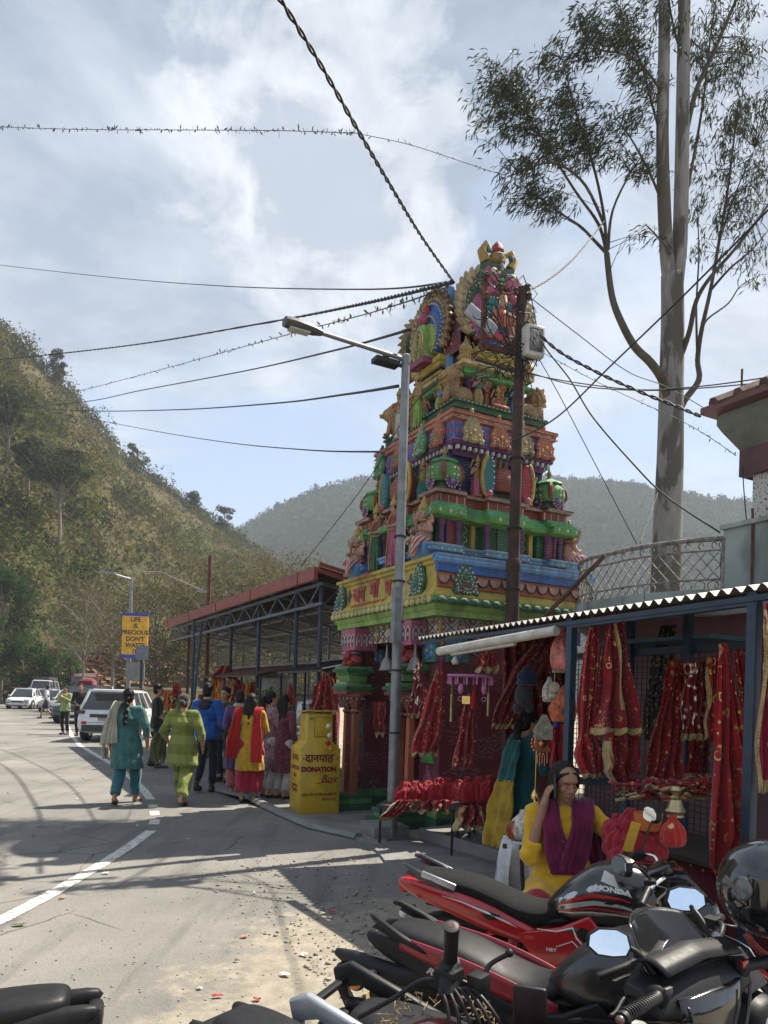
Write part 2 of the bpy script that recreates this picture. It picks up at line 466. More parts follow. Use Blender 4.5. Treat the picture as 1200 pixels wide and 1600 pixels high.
kb.tube([(p.x,p.y,.03) for p in kp],.05,6,sx=1.6)
tag(kb.build('kerb',conc),'low worn concrete kerb',None,None,'structure')
random.seed(5)
def spot():
 while True:
  px=random.uniform(300,640);py=random.uniform(1340,1600)
  if px>640-(1600-py)*1.2-60:return G(px,py)
pb=MB()
for i in range(1100):
 p=spot();r=random.choice((.003,.004,.004,.005,.007,.013))*random.uniform(.6,1.4)
 pb.ell((p.x,p.y,.006+r*.3),(r*random.uniform(.8,1.5),r,r*.6),5,4)
for i in range(300):
 p=G(random.uniform(0,620),random.uniform(1290,1600));r=random.uniform(.003,.007)
 pb.ell((p.x,p.y,.006+r*.3),(r*1.3,r,r*.6),5,4)
tag(pb.build('gravel',mat('pebble_stone',(.30,.27,.23),.9,0,.3,20),smooth=True),'loose pebbles scattered on the dirt shoulder',None,None,'stuff')
scm=[mat('scrap_pale',(.55,.52,.46),.8),mat('scrap_orange',(.42,.19,.10),.8),mat('scrap_leaf',(.10,.12,.03),.8),mat('scrap_brown',(.13,.09,.05),.8),mat('scrap_red',(.4,.02,.02),.8)]
sclabel=['pale crumpled paper scrap on the %s','orange wrapper scrap on the %s','dry green leaf lying on the %s','brown dry leaf lying on the %s','shred of red cloth on the %s']
SCR=[(165,1367,0,.05),(98,1405,1,.045),(30,1448,2,.06),(52,1308,3,.04),(382,1467,1,.045),(475,1495,0,.05),(445,1527,0,.05),(398,1398,0,.03),(295,1313,0,.03),(523,1374,3,.05),(340,1561,4,.04),(402,1566,4,.04),(260,1278,0,.05),(215,1292,0,.04),(180,1171,0,.05),(82,1172,0,.04),(262,1214,0,.04),(205,1190,0,.04),(313,1548,0,.03),(150,1336,1,.03),(242,1230,0,.04),(518,1428,4,.05),(503,1430,0,.04),(410,1332,3,.03),(14,1240,0,.05),(370,1505,3,.03),(120,1250,0,.035)]
for i,(px,py,k,r) in enumerate(SCR):
 b=MB();rr=random.Random(i);r*=.68
 n_=9;vs=[(0,0,.012)]+[(r*rr.uniform(.6,1.3)*math.cos(2*math.pi*q/n_),r*.6*rr.uniform(.6,1.3)*math.sin(2*math.pi*q/n_),rr.uniform(.002,.016)) for q in range(n_)]
 b.add(vs,[(0,1+q,1+(q+1)%n_) for q in range(n_)])
 o=b.build('litter_scrap',scm[k],smooth=False,thick=.002);o.location=G(px,py)+Vector((0,0,.01));o.rotation_euler[2]=rr.uniform(0,6)
 where=('open asphalt' if py<1400 else 'dirt shoulder')
 same=sorted(q[0] for q in SCR if q[2]==k and(q[1]<1400)==(py<1400));nth='first second third fourth fifth sixth seventh eighth ninth tenth eleventh twelfth'.split()[same.index(px)]
 tag(o,sclabel[k]%where+(', %s from the left'%nth if len(same)>1 else ''),'litter','litter on the ground')
def fbm(x,y,o=4):
 from mathutils import noise
 return noise.fractal(Vector((x,y,1.7)),1.0,2.0,o)
def interp(tab,x):
 for(a,b),(c,d) in zip(tab,tab[1:]):
  if x<=c:return b+(d-b)*(x-a)/(c-a) if x>a else b
 return tab[-1][1]
def hill_mat(name,a,b_,c_,sc_):
 m,nt,b=nodes(name);n=N(nt);v=n.coord()
 c=n.mix(n.ramp(n.noise(v,sc_,8,.7),.38,.62),a,b_)
 c=n.mix(n.ramp(n.noise(v,sc_*.25,6,.65),.45,.6),c,c_)
 n.l(c,b.inputs['Base Color']);b.inputs['Roughness'].default_value=1;b.inputs['Specular IOR Level'].default_value=0
 n.bump(n.noise(v,sc_*3,8,.75),1,b,.8);return m
ridge=[(-700,150,120),(-300,330,135),(0,503,150),(50,552,158),(100,602,165),(150,662,172),(200,716,180),(260,757,190),(320,803,200),(370,835,208),(400,856,214),(440,893,222),(480,935,232),(540,985,245),(640,1040,262),(760,1075,285)]
rt_y=[(p[0],p[1]) for p in ridge];rt_d=[(p[0],p[2]) for p in ridge]
def near_hill(px,t):
 D=interp(rt_d,px);top=W(px,interp(rt_y,px)+8,D)
 Df=62+max(0,(px+100))*.065;foot=W(px,1075,Df);foot.z=3.0+(2.5 if px<260 else 0)
 if t<=1:
  p=foot.lerp(top,t);e=t**.82;p.z=foot.z+(top.z-foot.z)*e
  amp=6*math.sin(math.pi*min(1,t))
  gul=fbm(p.x*.018,p.y*.018+9,4)
  p.z+=amp*gul*.8+fbm(p.x*.07,p.y*.07,3)*1.0*min(1,t*4)*(1-t**6)
 else:
  d=Vector((top.x,top.y,0)).normalized();p=top+d*(t-1)*160;p.z=top.z-(t-1)*90
 return p
hb=MB();hb.grid(lambda u,t:near_hill(-700+1460*u,t*1.5),140,66)
o=hb.build('near_hill',hill_mat('dry_hillside_soil',(.10,.085,.048),(.18,.15,.085),(.085,.09,.038),.35),smooth=True)
tag(o,'steep dry scrub-covered hillside left of the road',None,None,'structure')
def shrubs(name,pts,sizes,tones,nleaf,lsz,label,kind='stuff',squash=.8):
 rng=np.random.default_rng(3);V=[];C=[]
 for p,s,t in zip(pts,sizes,tones):
  n_=max(10,int(nleaf*min(2.2,s*s/4)))
  u=rng.normal(size=(n_,3));u/=np.linalg.norm(u,axis=1)[:,None]
  r=rng.uniform(.55,1.0,n_)**.6
  lump=1+.35*np.sin(u[:,0]*5+p[0])*np.sin(u[:,1]*5+p[1])
  c=u*(r*s*lump)[:,None]*np.array([1,1,squash])+np.array(p)+np.array([0,0,s*squash*.55])
  ls=lsz*rng.uniform(.6,1.5,(n_,1,1))
  tri=rng.normal(size=(n_,3,3));tri*=ls/np.linalg.norm(tri,axis=2)[:,:,None]
  V.append((c[:,None,:]+tri).reshape(-1,3))
  cc=np.array(t)*rng.uniform(.75,1.25,(n_,1));C.append(np.repeat(cc,3,axis=0))
 V=np.concatenate(V);C=np.concatenate(C);F_=np.arange(len(V)).reshape(-1,3)
 o=bulk(name,V,F_,leafmat('scrub_leaves',(0,0,0),(0,0,0),.25,tone=True),cols=C)
 return tag(o,label,None,None,kind) if kind else o
rng=random.Random(11);P=[];S=[];T=[]
tones=[(.10,.118,.028),(.066,.085,.025),(.12,.12,.036),(.034,.052,.019),(.105,.09,.046),(.15,.13,.07),(.078,.068,.038)]
for i in range(6200):
 px=rng.uniform(-260,640);t=rng.uniform(0.01,1.0)**1.0
 p=near_hill(px,t)
 patch=fbm(p.x*.03+5,p.y*.03,3)
 if patch<-.12 and rng.random()<.55:continue
 s=rng.choice((.5,.6,.8,1.0,1.3,1.6,2.9 if rng.random()<.35 else 1.0))*rng.uniform(.75,1.25)*(1.0+.5*(t>.95))
 k=0 if patch>.25 else(4 if patch<-.25 else 2)
 T.append(tones[(k+rng.choice((0,0,1,2)))%7] if rng.random()<.75 else rng.choice(tones));P.append(tuple(p));S.append(s)
for i in range(420):
 px=rng.uniform(-100,620);p=near_hill(px,rng.uniform(.97,1.01));P.append(tuple(p));S.append(rng.uniform(1.0,2.3));T.append(rng.choice(tones[1:5]))
shrubs('hillside_scrub',P,S,T,95,.30,'dense dry scrub covering the near hillside')
fr=[(-200,905),(300,880),(380,826),(440,792),(500,768),(560,753),(640,748),(760,742),(900,752),(960,757),(1010,766),(1080,778),(1170,788),(1260,800),(1500,840),(1900,900)]
def far_hill(px,t):
 D=640;top=W(px,interp(fr,px)+5,D+30*math.sin(px*.01));foot=W(px,1085,330);foot.z=0
 if t<=1:
  p=foot.lerp(top,t);p.z=top.z*t**1.05;p.z+=12*fbm(p.x*.008,p.y*.008,4)*math.sin(math.pi*t)
 else:p=top+Vector((0,1,-.5))*(t-1)*400
 return p
hb=MB();hb.grid(lambda u,t:far_hill(-200+2100*u,t*1.4),120,40)
o=hb.build('far_hill',hill_mat('forest_soil',(.05,.06,.03),(.09,.09,.05),(.05,.065,.03),.05),smooth=True)
tag(o,'wooded blue ridge beyond the temple',None,None,'structure')
P=[];S=[];T=[]
for i in range(8500):
 px=rng.uniform(330,1240);t=rng.uniform(.0,1.0)**.8;p=far_hill(px,t)
 P.append(tuple(p));S.append(rng.uniform(3.0,5.5));T.append(rng.choice([(.045,.062,.025),(.06,.075,.03),(.035,.05,.022),(.075,.08,.04)]))
for i in range(260):
 px=rng.uniform(340,1240);p=far_hill(px,1.0);P.append((p.x,p.y,p.z+rng.uniform(0,3)));S.append(rng.uniform(2.5,5));T.append((.035,.05,.022))
V_=shrubs('far_woodland',P,S,T,26,1.35,'distant woodland covering the far ridge')
def rock(u,t):
 px=-140+420*u;D=70+max(0,px)*.05;top=interp([(-140,985),(20,1000),(70,990),(110,965),(150,1010),(190,1000),(280,1030)],px)
 p=W(px,1090+(top-1090)*t,D+t*3.5);a=fbm(px*.11,t*9,6);p.y+=a*2.6;p.x+=fbm(px*.13+4,t*9,5)*1.4;p.z+=fbm(px*.2,t*14,5)*.5*t
 if t==0:p.z=-.1
 return p
hb=MB();hb.grid(rock,260,80)
m,nt,b=nodes('orange_rock');n=N(nt);v=n.coord()
c=n.mix(n.ramp(n.noise(v,.9,8,.75),.35,.62),(.16,.08,.04),(.52,.29,.15));c=n.mix(n.ramp(n.noise(v,2.8,6,.8),.52,.62),c,(.50,.36,.23));c=n.mix(n.ramp(n.noise(v,.55,6,.7),.54,.60),c,(.09,.10,.035))
n.l(c,b.inputs['Base Color']);b.inputs['Roughness'].default_value=.95;n.bump(n.noise(v,3,8,.8),1,b,.3)
tag(hb.build('rock_cutting',m,smooth=False),'orange rock cutting at the foot of the hill',None,None,'structure')
hz=MB();hz.box((0,380,132),(2900,1750,266));m=bpy.data.materials.new('valley_haze');m.use_nodes=True;nt=m.node_tree;nt.nodes.clear()
vo=nt.nodes.new('ShaderNodeVolumePrincipled');mo=nt.nodes.new('ShaderNodeOutputMaterial');nt.links.new(vo.outputs[0],mo.inputs['Volume']);vo.inputs['Color'].default_value=(.80,.88,1,1);vo.inputs['Density'].default_value=.0005;vo.inputs['Anisotropy'].default_value=.0
o=hz.build('haze',m,None,smooth=False);tag(o,'pale blue haze filling the valley',None,None,'stuff')
def bark(name,a,b_,patch=None,sc_=1.0):
 if name in _mats:return _mats[name]
 m,nt,b=nodes(name);n=N(nt);v=n.coord()
 c=n.mix(n.ramp(n.noise(n.map(v,(4*sc_,4*sc_,.8*sc_)),1.6,7,.65),.35,.65),a,b_)
 if patch:c=n.mix(n.ramp(n.noise(n.map(v,(1.6,1.6,.42)),1.3,5,.55,.6),.50,.54),c,patch)
 n.l(c,b.inputs['Base Color']);b.inputs['Roughness'].default_value=.85;b.inputs['Specular IOR Level'].default_value=.2
 n.bump(n.noise(n.map(v,(6,6,1.2)),3,7,.7),.6,b,.02);_mats[name]=m;return m
def smooth_path(pts,k=5):
 P=[Vector(p) for p in pts];out=[]
 for i in range(len(P)-1):
  p0=P[max(i-1,0)];p1=P[i];p2=P[i+1];p3=P[min(i+2,len(P)-1)]
  for j in range(k):
   t=j/k;out.append(.5*((2*p1)+(p2-p0)*t+(2*p0-5*p1+4*p2-p3)*t*t+(3*p1-p0-3*p2+p3)*t**3))
 out.append(P[-1]);return out
def leaf_quads(V,Fc,p,d,L,w,up):
 d=d.normalized();s=d.cross(up);s=s.normalized() if s.length>1e-4 else d.orthogonal().normalized()
 o=len(V);mid=p+d*L*.45+Vector((0,0,-.06*L));e=p+d*L+Vector((0,0,-.22*L))
 V+=[p,mid+s*w,e,mid-s*w];Fc.append((o,o+1,o+2,o+3))
eu=empty('eucalyptus_tree',W(1038,1238,14),0,'tall pale-barked eucalyptus with drooping leaves rising behind the balcony','tree')
eu.location.z=0;EL=eu.location.copy()
def Ep(px,py,dd=0):return W(px,py,14+dd)-EL
br_m=bark('eucalyptus_bark',(.25,.243,.23),(.17,.163,.152),(.095,.085,.073))
tr=MB()
tp=[(0,0,-.1)]+[Ep(1038,1150),Ep(1039,1000),Ep(1042,850),Ep(1047,720),Ep(1049,600),Ep(1051,500),Ep(1050,430)]
tr.tube(smooth_path(tp,3),np.interp(np.linspace(0,1,22),[0,.1,.45,.7,1],[.42,.33,.265,.225,.20]),18)
tr.build('trunk',br_m,eu,smooth=True)
lim_m=bark('eucalyptus_limb_bark',(.10,.09,.075),(.06,.054,.045),(.06,.05,.04))
skel=[]
def limb(pix,r0,r1,name='limb',dd=None,n=8):
 pts=[Ep(p[0],p[1],p[2] if len(p)>2 else 0) for p in pix];P=smooth_path(pts,4)
 rr=np.linspace(r0,r1,len(P));b=MB();b.tube(P,list(rr),n);b.build(name,br_m if r0>.09 else lim_m,eu,smooth=True)
 for p,r in zip(P,rr):skel.append((p,r))
limb([(1049,455,0),(1042,400,-.05),(1037,300,-.1),(1035,200,-.15),(1038,60,-.2),(1037,-120,-.2),(1036,-300,-.2)],.135,.09,n=14)
limb([(1054,455,.05),(1062,380,.1),(1065,280,.15),(1067,160,.15),(1069,20,.2),(1071,-120,.2),(1074,-300,.2)],.15,.10,n=14)
limb([(1049,640),(1036,596,-.25),(1017,567,-.5),(992,542,-.7),(971,504,-.8),(956,462,-.8),(948,396,-.8)],.085,.05,n=10)
for l in([(948,396,-.8),(925,372,-.9),(905,352,-1),(870,330,-1.1),(838,306,-1.2)],[(948,396,-.8),(935,350,-.7),(900,300,-.6),(862,240,-.5),(832,190,-.5),(800,150,-.4)],[(948,396,-.8),(944,340,-.8),(930,270,-.9),(905,190,-1),(888,130,-1),(878,90,-1)],[(950,390,-.8),(957,330,-.6),(985,270,-.4),(1012,232,-.3)],[(944,350,-.8),(915,290,-1.1),(880,260,-1.3),(850,255,-1.4),(810,270,-1.4)]):limb(l,.032,.008,n=6)
limb([(1058,650),(1070,625,.2),(1092,594,.35),(1090,562,.4),(1096,517,.4),(1110,454,.5),(1124,375,.6),(1138,290,.6),(1150,190,.6)],.07,.018)
limb([(1060,560),(1067,548,-.1),(1078,515,-.25),(1088,470,-.35),(1110,433,-.5),(1150,387,-.7),(1200,320,-.9),(1250,230,-1)],.06,.015)
limb([(1096,517,.4),(1106,498,.5),(1138,474,.7),(1158,446,.8),(1192,428,.9)],.025,.006)
limb([(1068,225,.2),(1080,170,.2),(1092,130,.3),(1118,75,.4),(1150,0,.6),(1180,-70,.7)],.06,.02)
limb([(1067,330,.2),(1085,240,.6),(1100,150,.8),(1110,60,.9),(1125,-40,1)],.035,.012)
for l in([(1036,225,-.1),(1018,160,-.3),(1000,95,-.4),(975,40,-.5),(955,-30,-.5)],[(1037,150,-.1),(1010,110,-.5),(975,85,-.8),(930,75,-.9),(905,40,-1)],[(1036,320,-.1),(1015,270,-.2),(985,215,-.3),(958,180,-.3)],[(1068,100,.2),(1050,30,-.2),(1040,-40,-.5)],[(1090,562,.4),(1088,480,.8),(1092,400,1),(1090,330,1.1)],[(1110,454,.5),(1140,420,.2),(1175,390,0),(1200,360,0)],[(1049,400,0),(1040,385,-.5),(1020,362,-.8),(1008,350,-.9)],[(1124,375,.6),(1150,300,.9),(1180,230,1.1)]):limb(l,.028,.008,n=6)
blobs=[(775,105,40,50,30,-.6),(760,150,38,45,44,-.5),(800,170,42,50,60,-.5),(765,205,35,25,30,-.6),(835,130,38,50,60,-.6),(870,110,30,55,46,-.9),(860,190,45,45,80,-.7),(905,170,30,50,30,-.9),(900,230,45,35,64,-.9),(945,185,28,30,22,-.8),(955,215,25,25,22,-.6),(930,240,40,25,30,-.8),(815,270,45,28,50,-1.3),(800,310,30,18,24,-1.2),(840,300,40,20,34,-1.2),(855,330,30,12,14,-1.1),(880,315,30,14,14,-1),(870,225,30,25,30,-.9),(985,255,14,24,10,-.4),(920,25,30,25,34,-1),(960,40,40,35,60,-.7),(930,75,35,25,40,-.9),(985,90,35,40,60,-.5),(1000,30,35,40,46,-.4),(1000,125,28,30,34,-.3),(1010,175,25,28,24,-.3),(1018,240,18,40,22,-.2),(1005,265,20,18,14,-.3),(1015,365,16,18,10,-.9),(985,185,18,14,10,-.3),(1100,60,40,60,50,.6),(1150,50,50,60,70,.7),(1130,140,45,45,46,.7),(1180,130,35,60,60,.8),(1110,220,32,45,34,.9),(1160,220,40,50,56,.9),(1190,290,30,45,40,.4),(1120,300,35,40,34,.9),(1080,300,18,50,16,1),(1150,340,35,30,30,.2),(1095,380,20,30,12,1),(1170,395,30,20,16,0),(1125,405,16,18,8,.6),(1190,440,18,16,8,.9),(1060,30,40,30,24,-.2),(1000,-60,60,50,60,-.5),(1120,-60,80,50,80,.5),(1050,-150,90,60,90,0),(1200,180,30,80,40,.7)]
rng=random.Random(4);tw=MB();LV=[];LF=[];SP=np.array([p for p,r in skel if r<.1])
for(px,py,rx,ry,cnt,dz) in blobs:
 for _ in range(int(cnt*.6)):
  a=rng.uniform(0,6.28);q=math.sqrt(rng.random())
  tgt=Ep(px+rx*q*math.cos(a),py+ry*q*math.sin(a),dz+rng.gauss(0,.3))
  dd=np.linalg.norm(SP-np.array(tgt),axis=1)+np.where(SP[:,2]>tgt.z+.1,1.2,0)
  s0=Vector(SP[int(dd.argmin())]);d=tgt-s0
  mid=s0 .lerp(tgt,.5)+Vector((rng.uniform(-.08,.08),rng.uniform(-.1,.1),.12*d.length))
  pth=[s0,s0 .lerp(mid,.6),mid,mid.lerp(tgt,.6)+Vector((0,0,.03)),tgt]
  L=d.length;tw.tube(pth,[.004+.005*min(L,1.5),.006,.005,.004,.002],4,caps=False)
  wind=Vector((-.55,.1,-.45)) if px<1030 else Vector((-.15,.05,-.85))
  for k in range(rng.randint(11,17)):
   t=rng.uniform(.5,1.05);p=mid.lerp(tgt,(t-.5)*2)+Vector((rng.gauss(0,.07),rng.gauss(0,.07),rng.gauss(0,.06)))
   dr=wind+Vector((rng.gauss(0,.5),rng.gauss(0,.5),rng.gauss(0,.45)))
   leaf_quads(LV,LF,p,dr,rng.uniform(.10,.19),rng.uniform(.009,.016),Vector((rng.gauss(0,1),rng.gauss(0,1),.3)))
tw.build('twigs',lim_m,eu,smooth=True)
bulk('foliage',[tuple(v) for v in LV],LF,leafmat('eucalyptus_leaves',(.020,.030,.013),(.062,.075,.035),.3),eu)
def tree(name,base,h,crown,tones,label,cat='tree',group=None,trunk_r=.15,leaf=.2,n_leaf=3000,clear=.5,lumps=14,bark_m=None,lean=0,seed=1,flat=.7,trunk_frac=.9,limbs=9,keep=1.0):
 rr=random.Random(seed);e=empty(name,base,0,label,cat,group);bm=bark_m or bark('grey_bark',(.13,.11,.09),(.22,.19,.16))
 b=MB();top=Vector((lean,0,h*trunk_frac));tp=smooth_path([(0,0,-.3),(lean*.1+.1*rr.uniform(-1,1),0,h*.3),(lean*.5,.1*rr.uniform(-1,1),h*.6),top],4)
 b.tube(tp,list(np.linspace(trunk_r,trunk_r*.25,len(tp))),9);b.build('trunk',bm,e,smooth=True)
 lb=MB();cs=[]
 for i in range(lumps):
  a=rr.uniform(0,6.28);t=rr.uniform(clear,1.0);q=rr.uniform(.25,.85)*crown*math.sqrt(max(.08,1-((t-(clear+1)/2)/((1-clear)/2+.05))**2*.75))
  c=Vector((lean*t+q*math.cos(a),q*math.sin(a),h*t));cs.append((c,crown*rr.uniform(.28,.48)))
  if i<limbs*3:
   st=Vector((lean*t*.8,0,h*max(clear*.75,t-.28)));m=st.lerp(c,.5)+Vector((0,0,.1*crown*rr.uniform(-1,1.5)))
   lb.tube(smooth_path([st,m,c],3),list(np.linspace(trunk_r*.38,trunk_r*.06,7)),5)
   for _ in range(3):
    e2=c+Vector((rr.gauss(0,1),rr.gauss(0,1),rr.gauss(.3,.8)))*crown*.3
    lb.tube([m.lerp(c,.5),c.lerp(e2,.4),e2],[trunk_r*.12,trunk_r*.08,trunk_r*.02],4)
 lb.build('limbs',bm,e,smooth=True)
 rng2=np.random.default_rng(seed);V=[];C=[]
 per=int(n_leaf/lumps)
 for c,s in cs:
  u=rng2 .normal(size=(per,3));u/=np.linalg.norm(u,axis=1)[:,None];r=rng2 .uniform(.25,1,per)**.5
  cc=u*(r*s)[:,None]*np.array([1,1,flat])+np.array(c);tri=rng2 .normal(size=(per,3,3));tri*=(leaf*rng2 .uniform(.5,1.4,(per,1,1)))/np.linalg.norm(tri,axis=2)[:,:,None]
  V.append((cc[:,None]+tri).reshape(-1,3));t=np.array(rr.choice(tones));C.append(np.repeat(t*rng2 .uniform(.75,1.25,(per,1)),3,axis=0))
 V=np.concatenate(V);bulk('crown',V,np.arange(len(V)).reshape(-1,3),leafmat('scrub_leaves',(0,0,0),(0,0,0),.25,tone=True),e,np.concatenate(C))
 return e
def terr(px,py,D):
 best=None
 for i in range(101):
  p=near_hill(px,i/100);a,b_=ray(px,py);e=abs((p.z-CZ)/p.y-b_)
  if best is None or e<best[0]:best=(e,p)
 return best[1]
pine=[(.045,.058,.028),(.06,.072,.035),(.075,.082,.045)]
for i,(px,yb,yt,cr,cl,lab) in enumerate([(8,745,600,.30,.55,'tall dark pine at the left edge of the hillside, its crown against the slope'),(42,785,690,.26,.55,'slim pine with a thin crown, second from the left edge on the hillside'),(88,872,705,.33,.68,'round-crowned pine on a long bare trunk standing alone on the hillside'),(88,605,548,.26,.12,'small pine standing clear against the sky on the ridge')]):
 b0=terr(px,yb,0);h=(yb-yt)/F*b0 .y
 tree('pine_tree',b0,h,h*cr,pine,lab,seed=20+i,trunk_r=h*.022,leaf=.26,n_leaf=3600,clear=cl,lumps=24,limbs=20,flat=.55,group='pines on the hillside')
for i,(px,yb,yt,cr,cl,lab) in enumerate([(215,735,700,.42,.3,'dark rounded tree on the ridge above the slope gap'),(350,840,797,.38,.2,'pointed dark tree near the right end of the ridge'),(300,800,772,.5,.2,'low spreading tree on the ridge skyline')]):
 b0=terr(px,yb,0);h=(yb-yt)/F*b0 .y*1.1
 tree('ridge_tree',b0,h,h*cr,pine[:2],lab,seed=40+i,trunk_r=.2,leaf=.3,n_leaf=1800,clear=cl,lumps=14,group='trees on the ridge line')
green=[(.05,.085,.025),(.075,.12,.035),(.035,.06,.02)]
def T_(name,px,D,h,cr,tones,lab,**k):
 p=W(px,1090,D);p.z=k.pop('z',0);return tree(name,p,h,cr,tones,lab,**k)
T_('broadleaf_tree',2,66,11.5,3.6,[(.03,.055,.02),(.05,.08,.028)],'dark green broadleaf tree at the left edge of the road',seed=51,trunk_r=.16,leaf=.17,n_leaf=9000,clear=.28,lumps=26,group='roadside green trees')
T_('broadleaf_tree',34,69,7.0,2.9,green,'bright green leafy young tree beside the dark one over the parked white cars',seed=52,trunk_r=.12,leaf=.15,n_leaf=6000,clear=.15,lumps=20,group='roadside green trees')
T_('broadleaf_tree',88,68,7.0,2.2,[(.075,.13,.04),(.10,.15,.05)],'light green small tree standing against the orange rock',seed=53,trunk_r=.1,leaf=.15,n_leaf=5000,clear=.12,lumps=18,group='roadside green trees')
T_('broadleaf_tree',-45,62,8.0,3.2,green,'green tree at the far left edge beside the road',seed=54,trunk_r=.12,leaf=.17,n_leaf=4000,clear=.2,lumps=16,group='roadside green trees')
dry=[(.12,.105,.06),(.15,.13,.08),(.09,.085,.045),(.13,.12,.05)]
for i,(px,D,h,cr,lab) in enumerate([(130,60,9.5,4.2,'thin grey-brown tree behind the far white cars'),(175,52,9.0,3.8,'half bare roadside tree left of the yellow road sign'),(240,46,8.6,3.6,'half bare tree rising behind the yellow road sign'),(300,44,8.2,3.4,'sparse dry tree behind the red rust pole'),(360,42,8.4,3.4,'sparse dry tree over the low end of the red roof'),(425,44,9.2,3.6,'sparse dry tree over the middle of the red roof'),(480,48,9.0,3.8,'pale sparse tree behind the high end of the red roof')]):
 T_('dry_tree',px,D,h,cr,dry,lab,seed=60+i,trunk_r=.14,leaf=.10,n_leaf=9000 if i>1 else 4500,clear=.22 if i>1 else.5,lumps=34,limbs=30,flat=.8,group='half bare trees behind the shed')
PALN=dict(yellow=(.62,.47,.06),pale=(.66,.56,.22),green=(.10,.36,.07),dgreen=(.02,.13,.055),lime=(.30,.50,.08),blue=(.035,.16,.52),lblue=(.12,.36,.72),orange=(.55,.14,.05),brick=(.32,.055,.025),purple=(.14,.035,.17),dark=(.035,.02,.045),maroon=(.20,.012,.03),pink=(.52,.10,.20),white=(.66,.63,.58),teal=(.02,.22,.20),gold=(.50,.32,.06),tan=(.42,.24,.09),flesh=(.60,.32,.24),red=(.48,.02,.02),mint=(.10,.42,.16),lilac=(.36,.22,.50),cream=(.55,.42,.22),magenta=(.34,.03,.12),navy=(.012,.03,.14),slate=(.20,.21,.22))
PK=list(PALN);PI={k:i for i,k in enumerate(PK)}
def fade(c,q=.07):
 g=.35*c[0]+.5*c[1]+.15*c[2];return tuple((x*(1-q)+g*q)*.72 for x in c)
PAL=[paint('paint_'+k,fade(c),.75,.7) for k,c in PALN.items()]
for k_,m_ in zip(PK,PAL):
 nt=m_.node_tree;b=nt.nodes['Principled BSDF'];n=N(nt);v=n.coord();c0=b.inputs['Base Color'].links[0].from_socket;q=fade(PALN[k_])
 lt_=tuple(min(.62,x*.5+.26) for x in q) if sum(q)<.75 else tuple(x*.55 for x in q)
 ln=n.ramp(n.vor(n.map(v,(1,1,1)),15,'DISTANCE_TO_EDGE'),.035,.06,(1,1,1),(0,0,0));sw_=n('ShaderNodeTexWave');sw_.wave_type='RINGS';sw_.inputs['Scale'].default_value=9;sw_.inputs['Distortion'].default_value=9;sw_.inputs['Detail'].default_value=1;n.l(v,sw_.inputs[0])
 k2=n.math('MULTIPLY',n.math('MAXIMUM',n.math('MULTIPLY',ln,.0),n.ramp(sw_.outputs[1],.80,.90)),n.ramp(n.noise(v,3.5,3),.48,.56))
 c1=n.mix(n.math('MULTIPLY',k2,.38),c0,lt_);c2=n.mix(n.math('MULTIPLY',n.ramp(n.noise(n.map(v,(9,9,.9)),2.2,6,.7),.52,.75),.45),c1,(.07,.06,.05));n.l(c2,b.inputs['Base Color'])
tg=empty('temple_gateway',(TO.x,TO.y,0),R(28.2),'multicoloured South Indian style temple gateway tower covered with painted statues','temple')
def pl(B,A,d=0.0,fc=.60,fm=.30):
 if not d:return[(-B,-A),(B,-A),(B,A),(-B,A)]
 P=[]
 for(sx,sy,ax) in((0,-1,0),(1,0,1),(0,1,2),(-1,0,3)):
  L=B if ax in(0,2) else A;Wd=A if ax in(0,2) else B
  prof=[(-L,0),(-L*fc,0),(-L*fc,d),(-L*fm,d),(-L*fm,.0),(L*fm,.0),(L*fm,d),(L*fc,d),(L*fc,0)]
  for t,q in prof:
   if ax==0:P.append((t,-Wd+q))
   elif ax==1:P.append((Wd-q,t))
   elif ax==2:P.append((-t,Wd-q))
   else:P.append((-Wd+q,-t))
 return P
def mold(b,B,A,prof,mi,d=0.0):
 rs=[[(x,y,z) for x,y in pl(B+o,A+o,d)] for o,z in prof]
 b.rings(rs,PI[mi] if isinstance(mi,str) else mi)
def faces4(B,A,o=0):
 """matrices for the four faces: local x along the face, local y up, z outward"""
 return[(Mx((0,-A-o,0),(1,0,0),(0,0,1),(0,-1,0)),B),(Mx((-B-o,0,0),(0,-1,0),(0,0,1),(-1,0,0)),A),(Mx((B+o,0,0),(0,1,0),(0,0,1),(1,0,0)),A),(Mx((0,A+o,0),(-1,0,0),(0,0,1),(0,1,0)),B)]
def tear(w,h,n=22,notch=.0):
 P=[]
 for i in range(n):
  a=2*math.pi*i/n;x=math.sin(a);y=-math.cos(a)
  k=(y+1)/2
  P.append((x*w/2*(1-k**2.2*.86)*(1+.06*math.cos(a*9)),(k**1.15)*h))
 return P
def orn(b,M,w,h,base,bead,mid=None,t=.03):
 """teardrop relief with beaded rows and curls"""
 b.prism(tear(w,h),t,M,PI[base],bev=t*.4)
 for s,m_ in((.86,bead),(.55,bead)):
  P=tear(w*s,h*s)
  for i,(x,y) in enumerate(P):
   p=M@Vector((x,y+h*(1-s)*.32,t));b.ell(p,w*.036*(1.2 if s>.8 else.9),6,4,PI[m_])
 for sx in(-1,1):
  c=M@Vector((sx*w*.2,h*.2,t));b.ell(c,w*.075,7,5,PI[mid or bead]);b.ell(M@Vector((sx*w*.36,h*.07,t*.5)),w*.12,7,5,PI[base]);b.ell(M@Vector((sx*w*.36,h*.07,t)),w*.06,6,4,PI[bead])
 b.ell(M@Vector((0,h*.32,t)),(w*.09,)*3,7,5,PI[mid or base]);b.ell(M@Vector((0,h*1.0,t*.5)),w*.09,6,5,PI[base])
def fin(name,b,parent=None,**k):return b.build(name,PAL,parent or tg,smooth=k.pop('smooth',35),**k)
def onf(M,x,y,z=0):
 return M@Matrix.Translation((x,y,z))
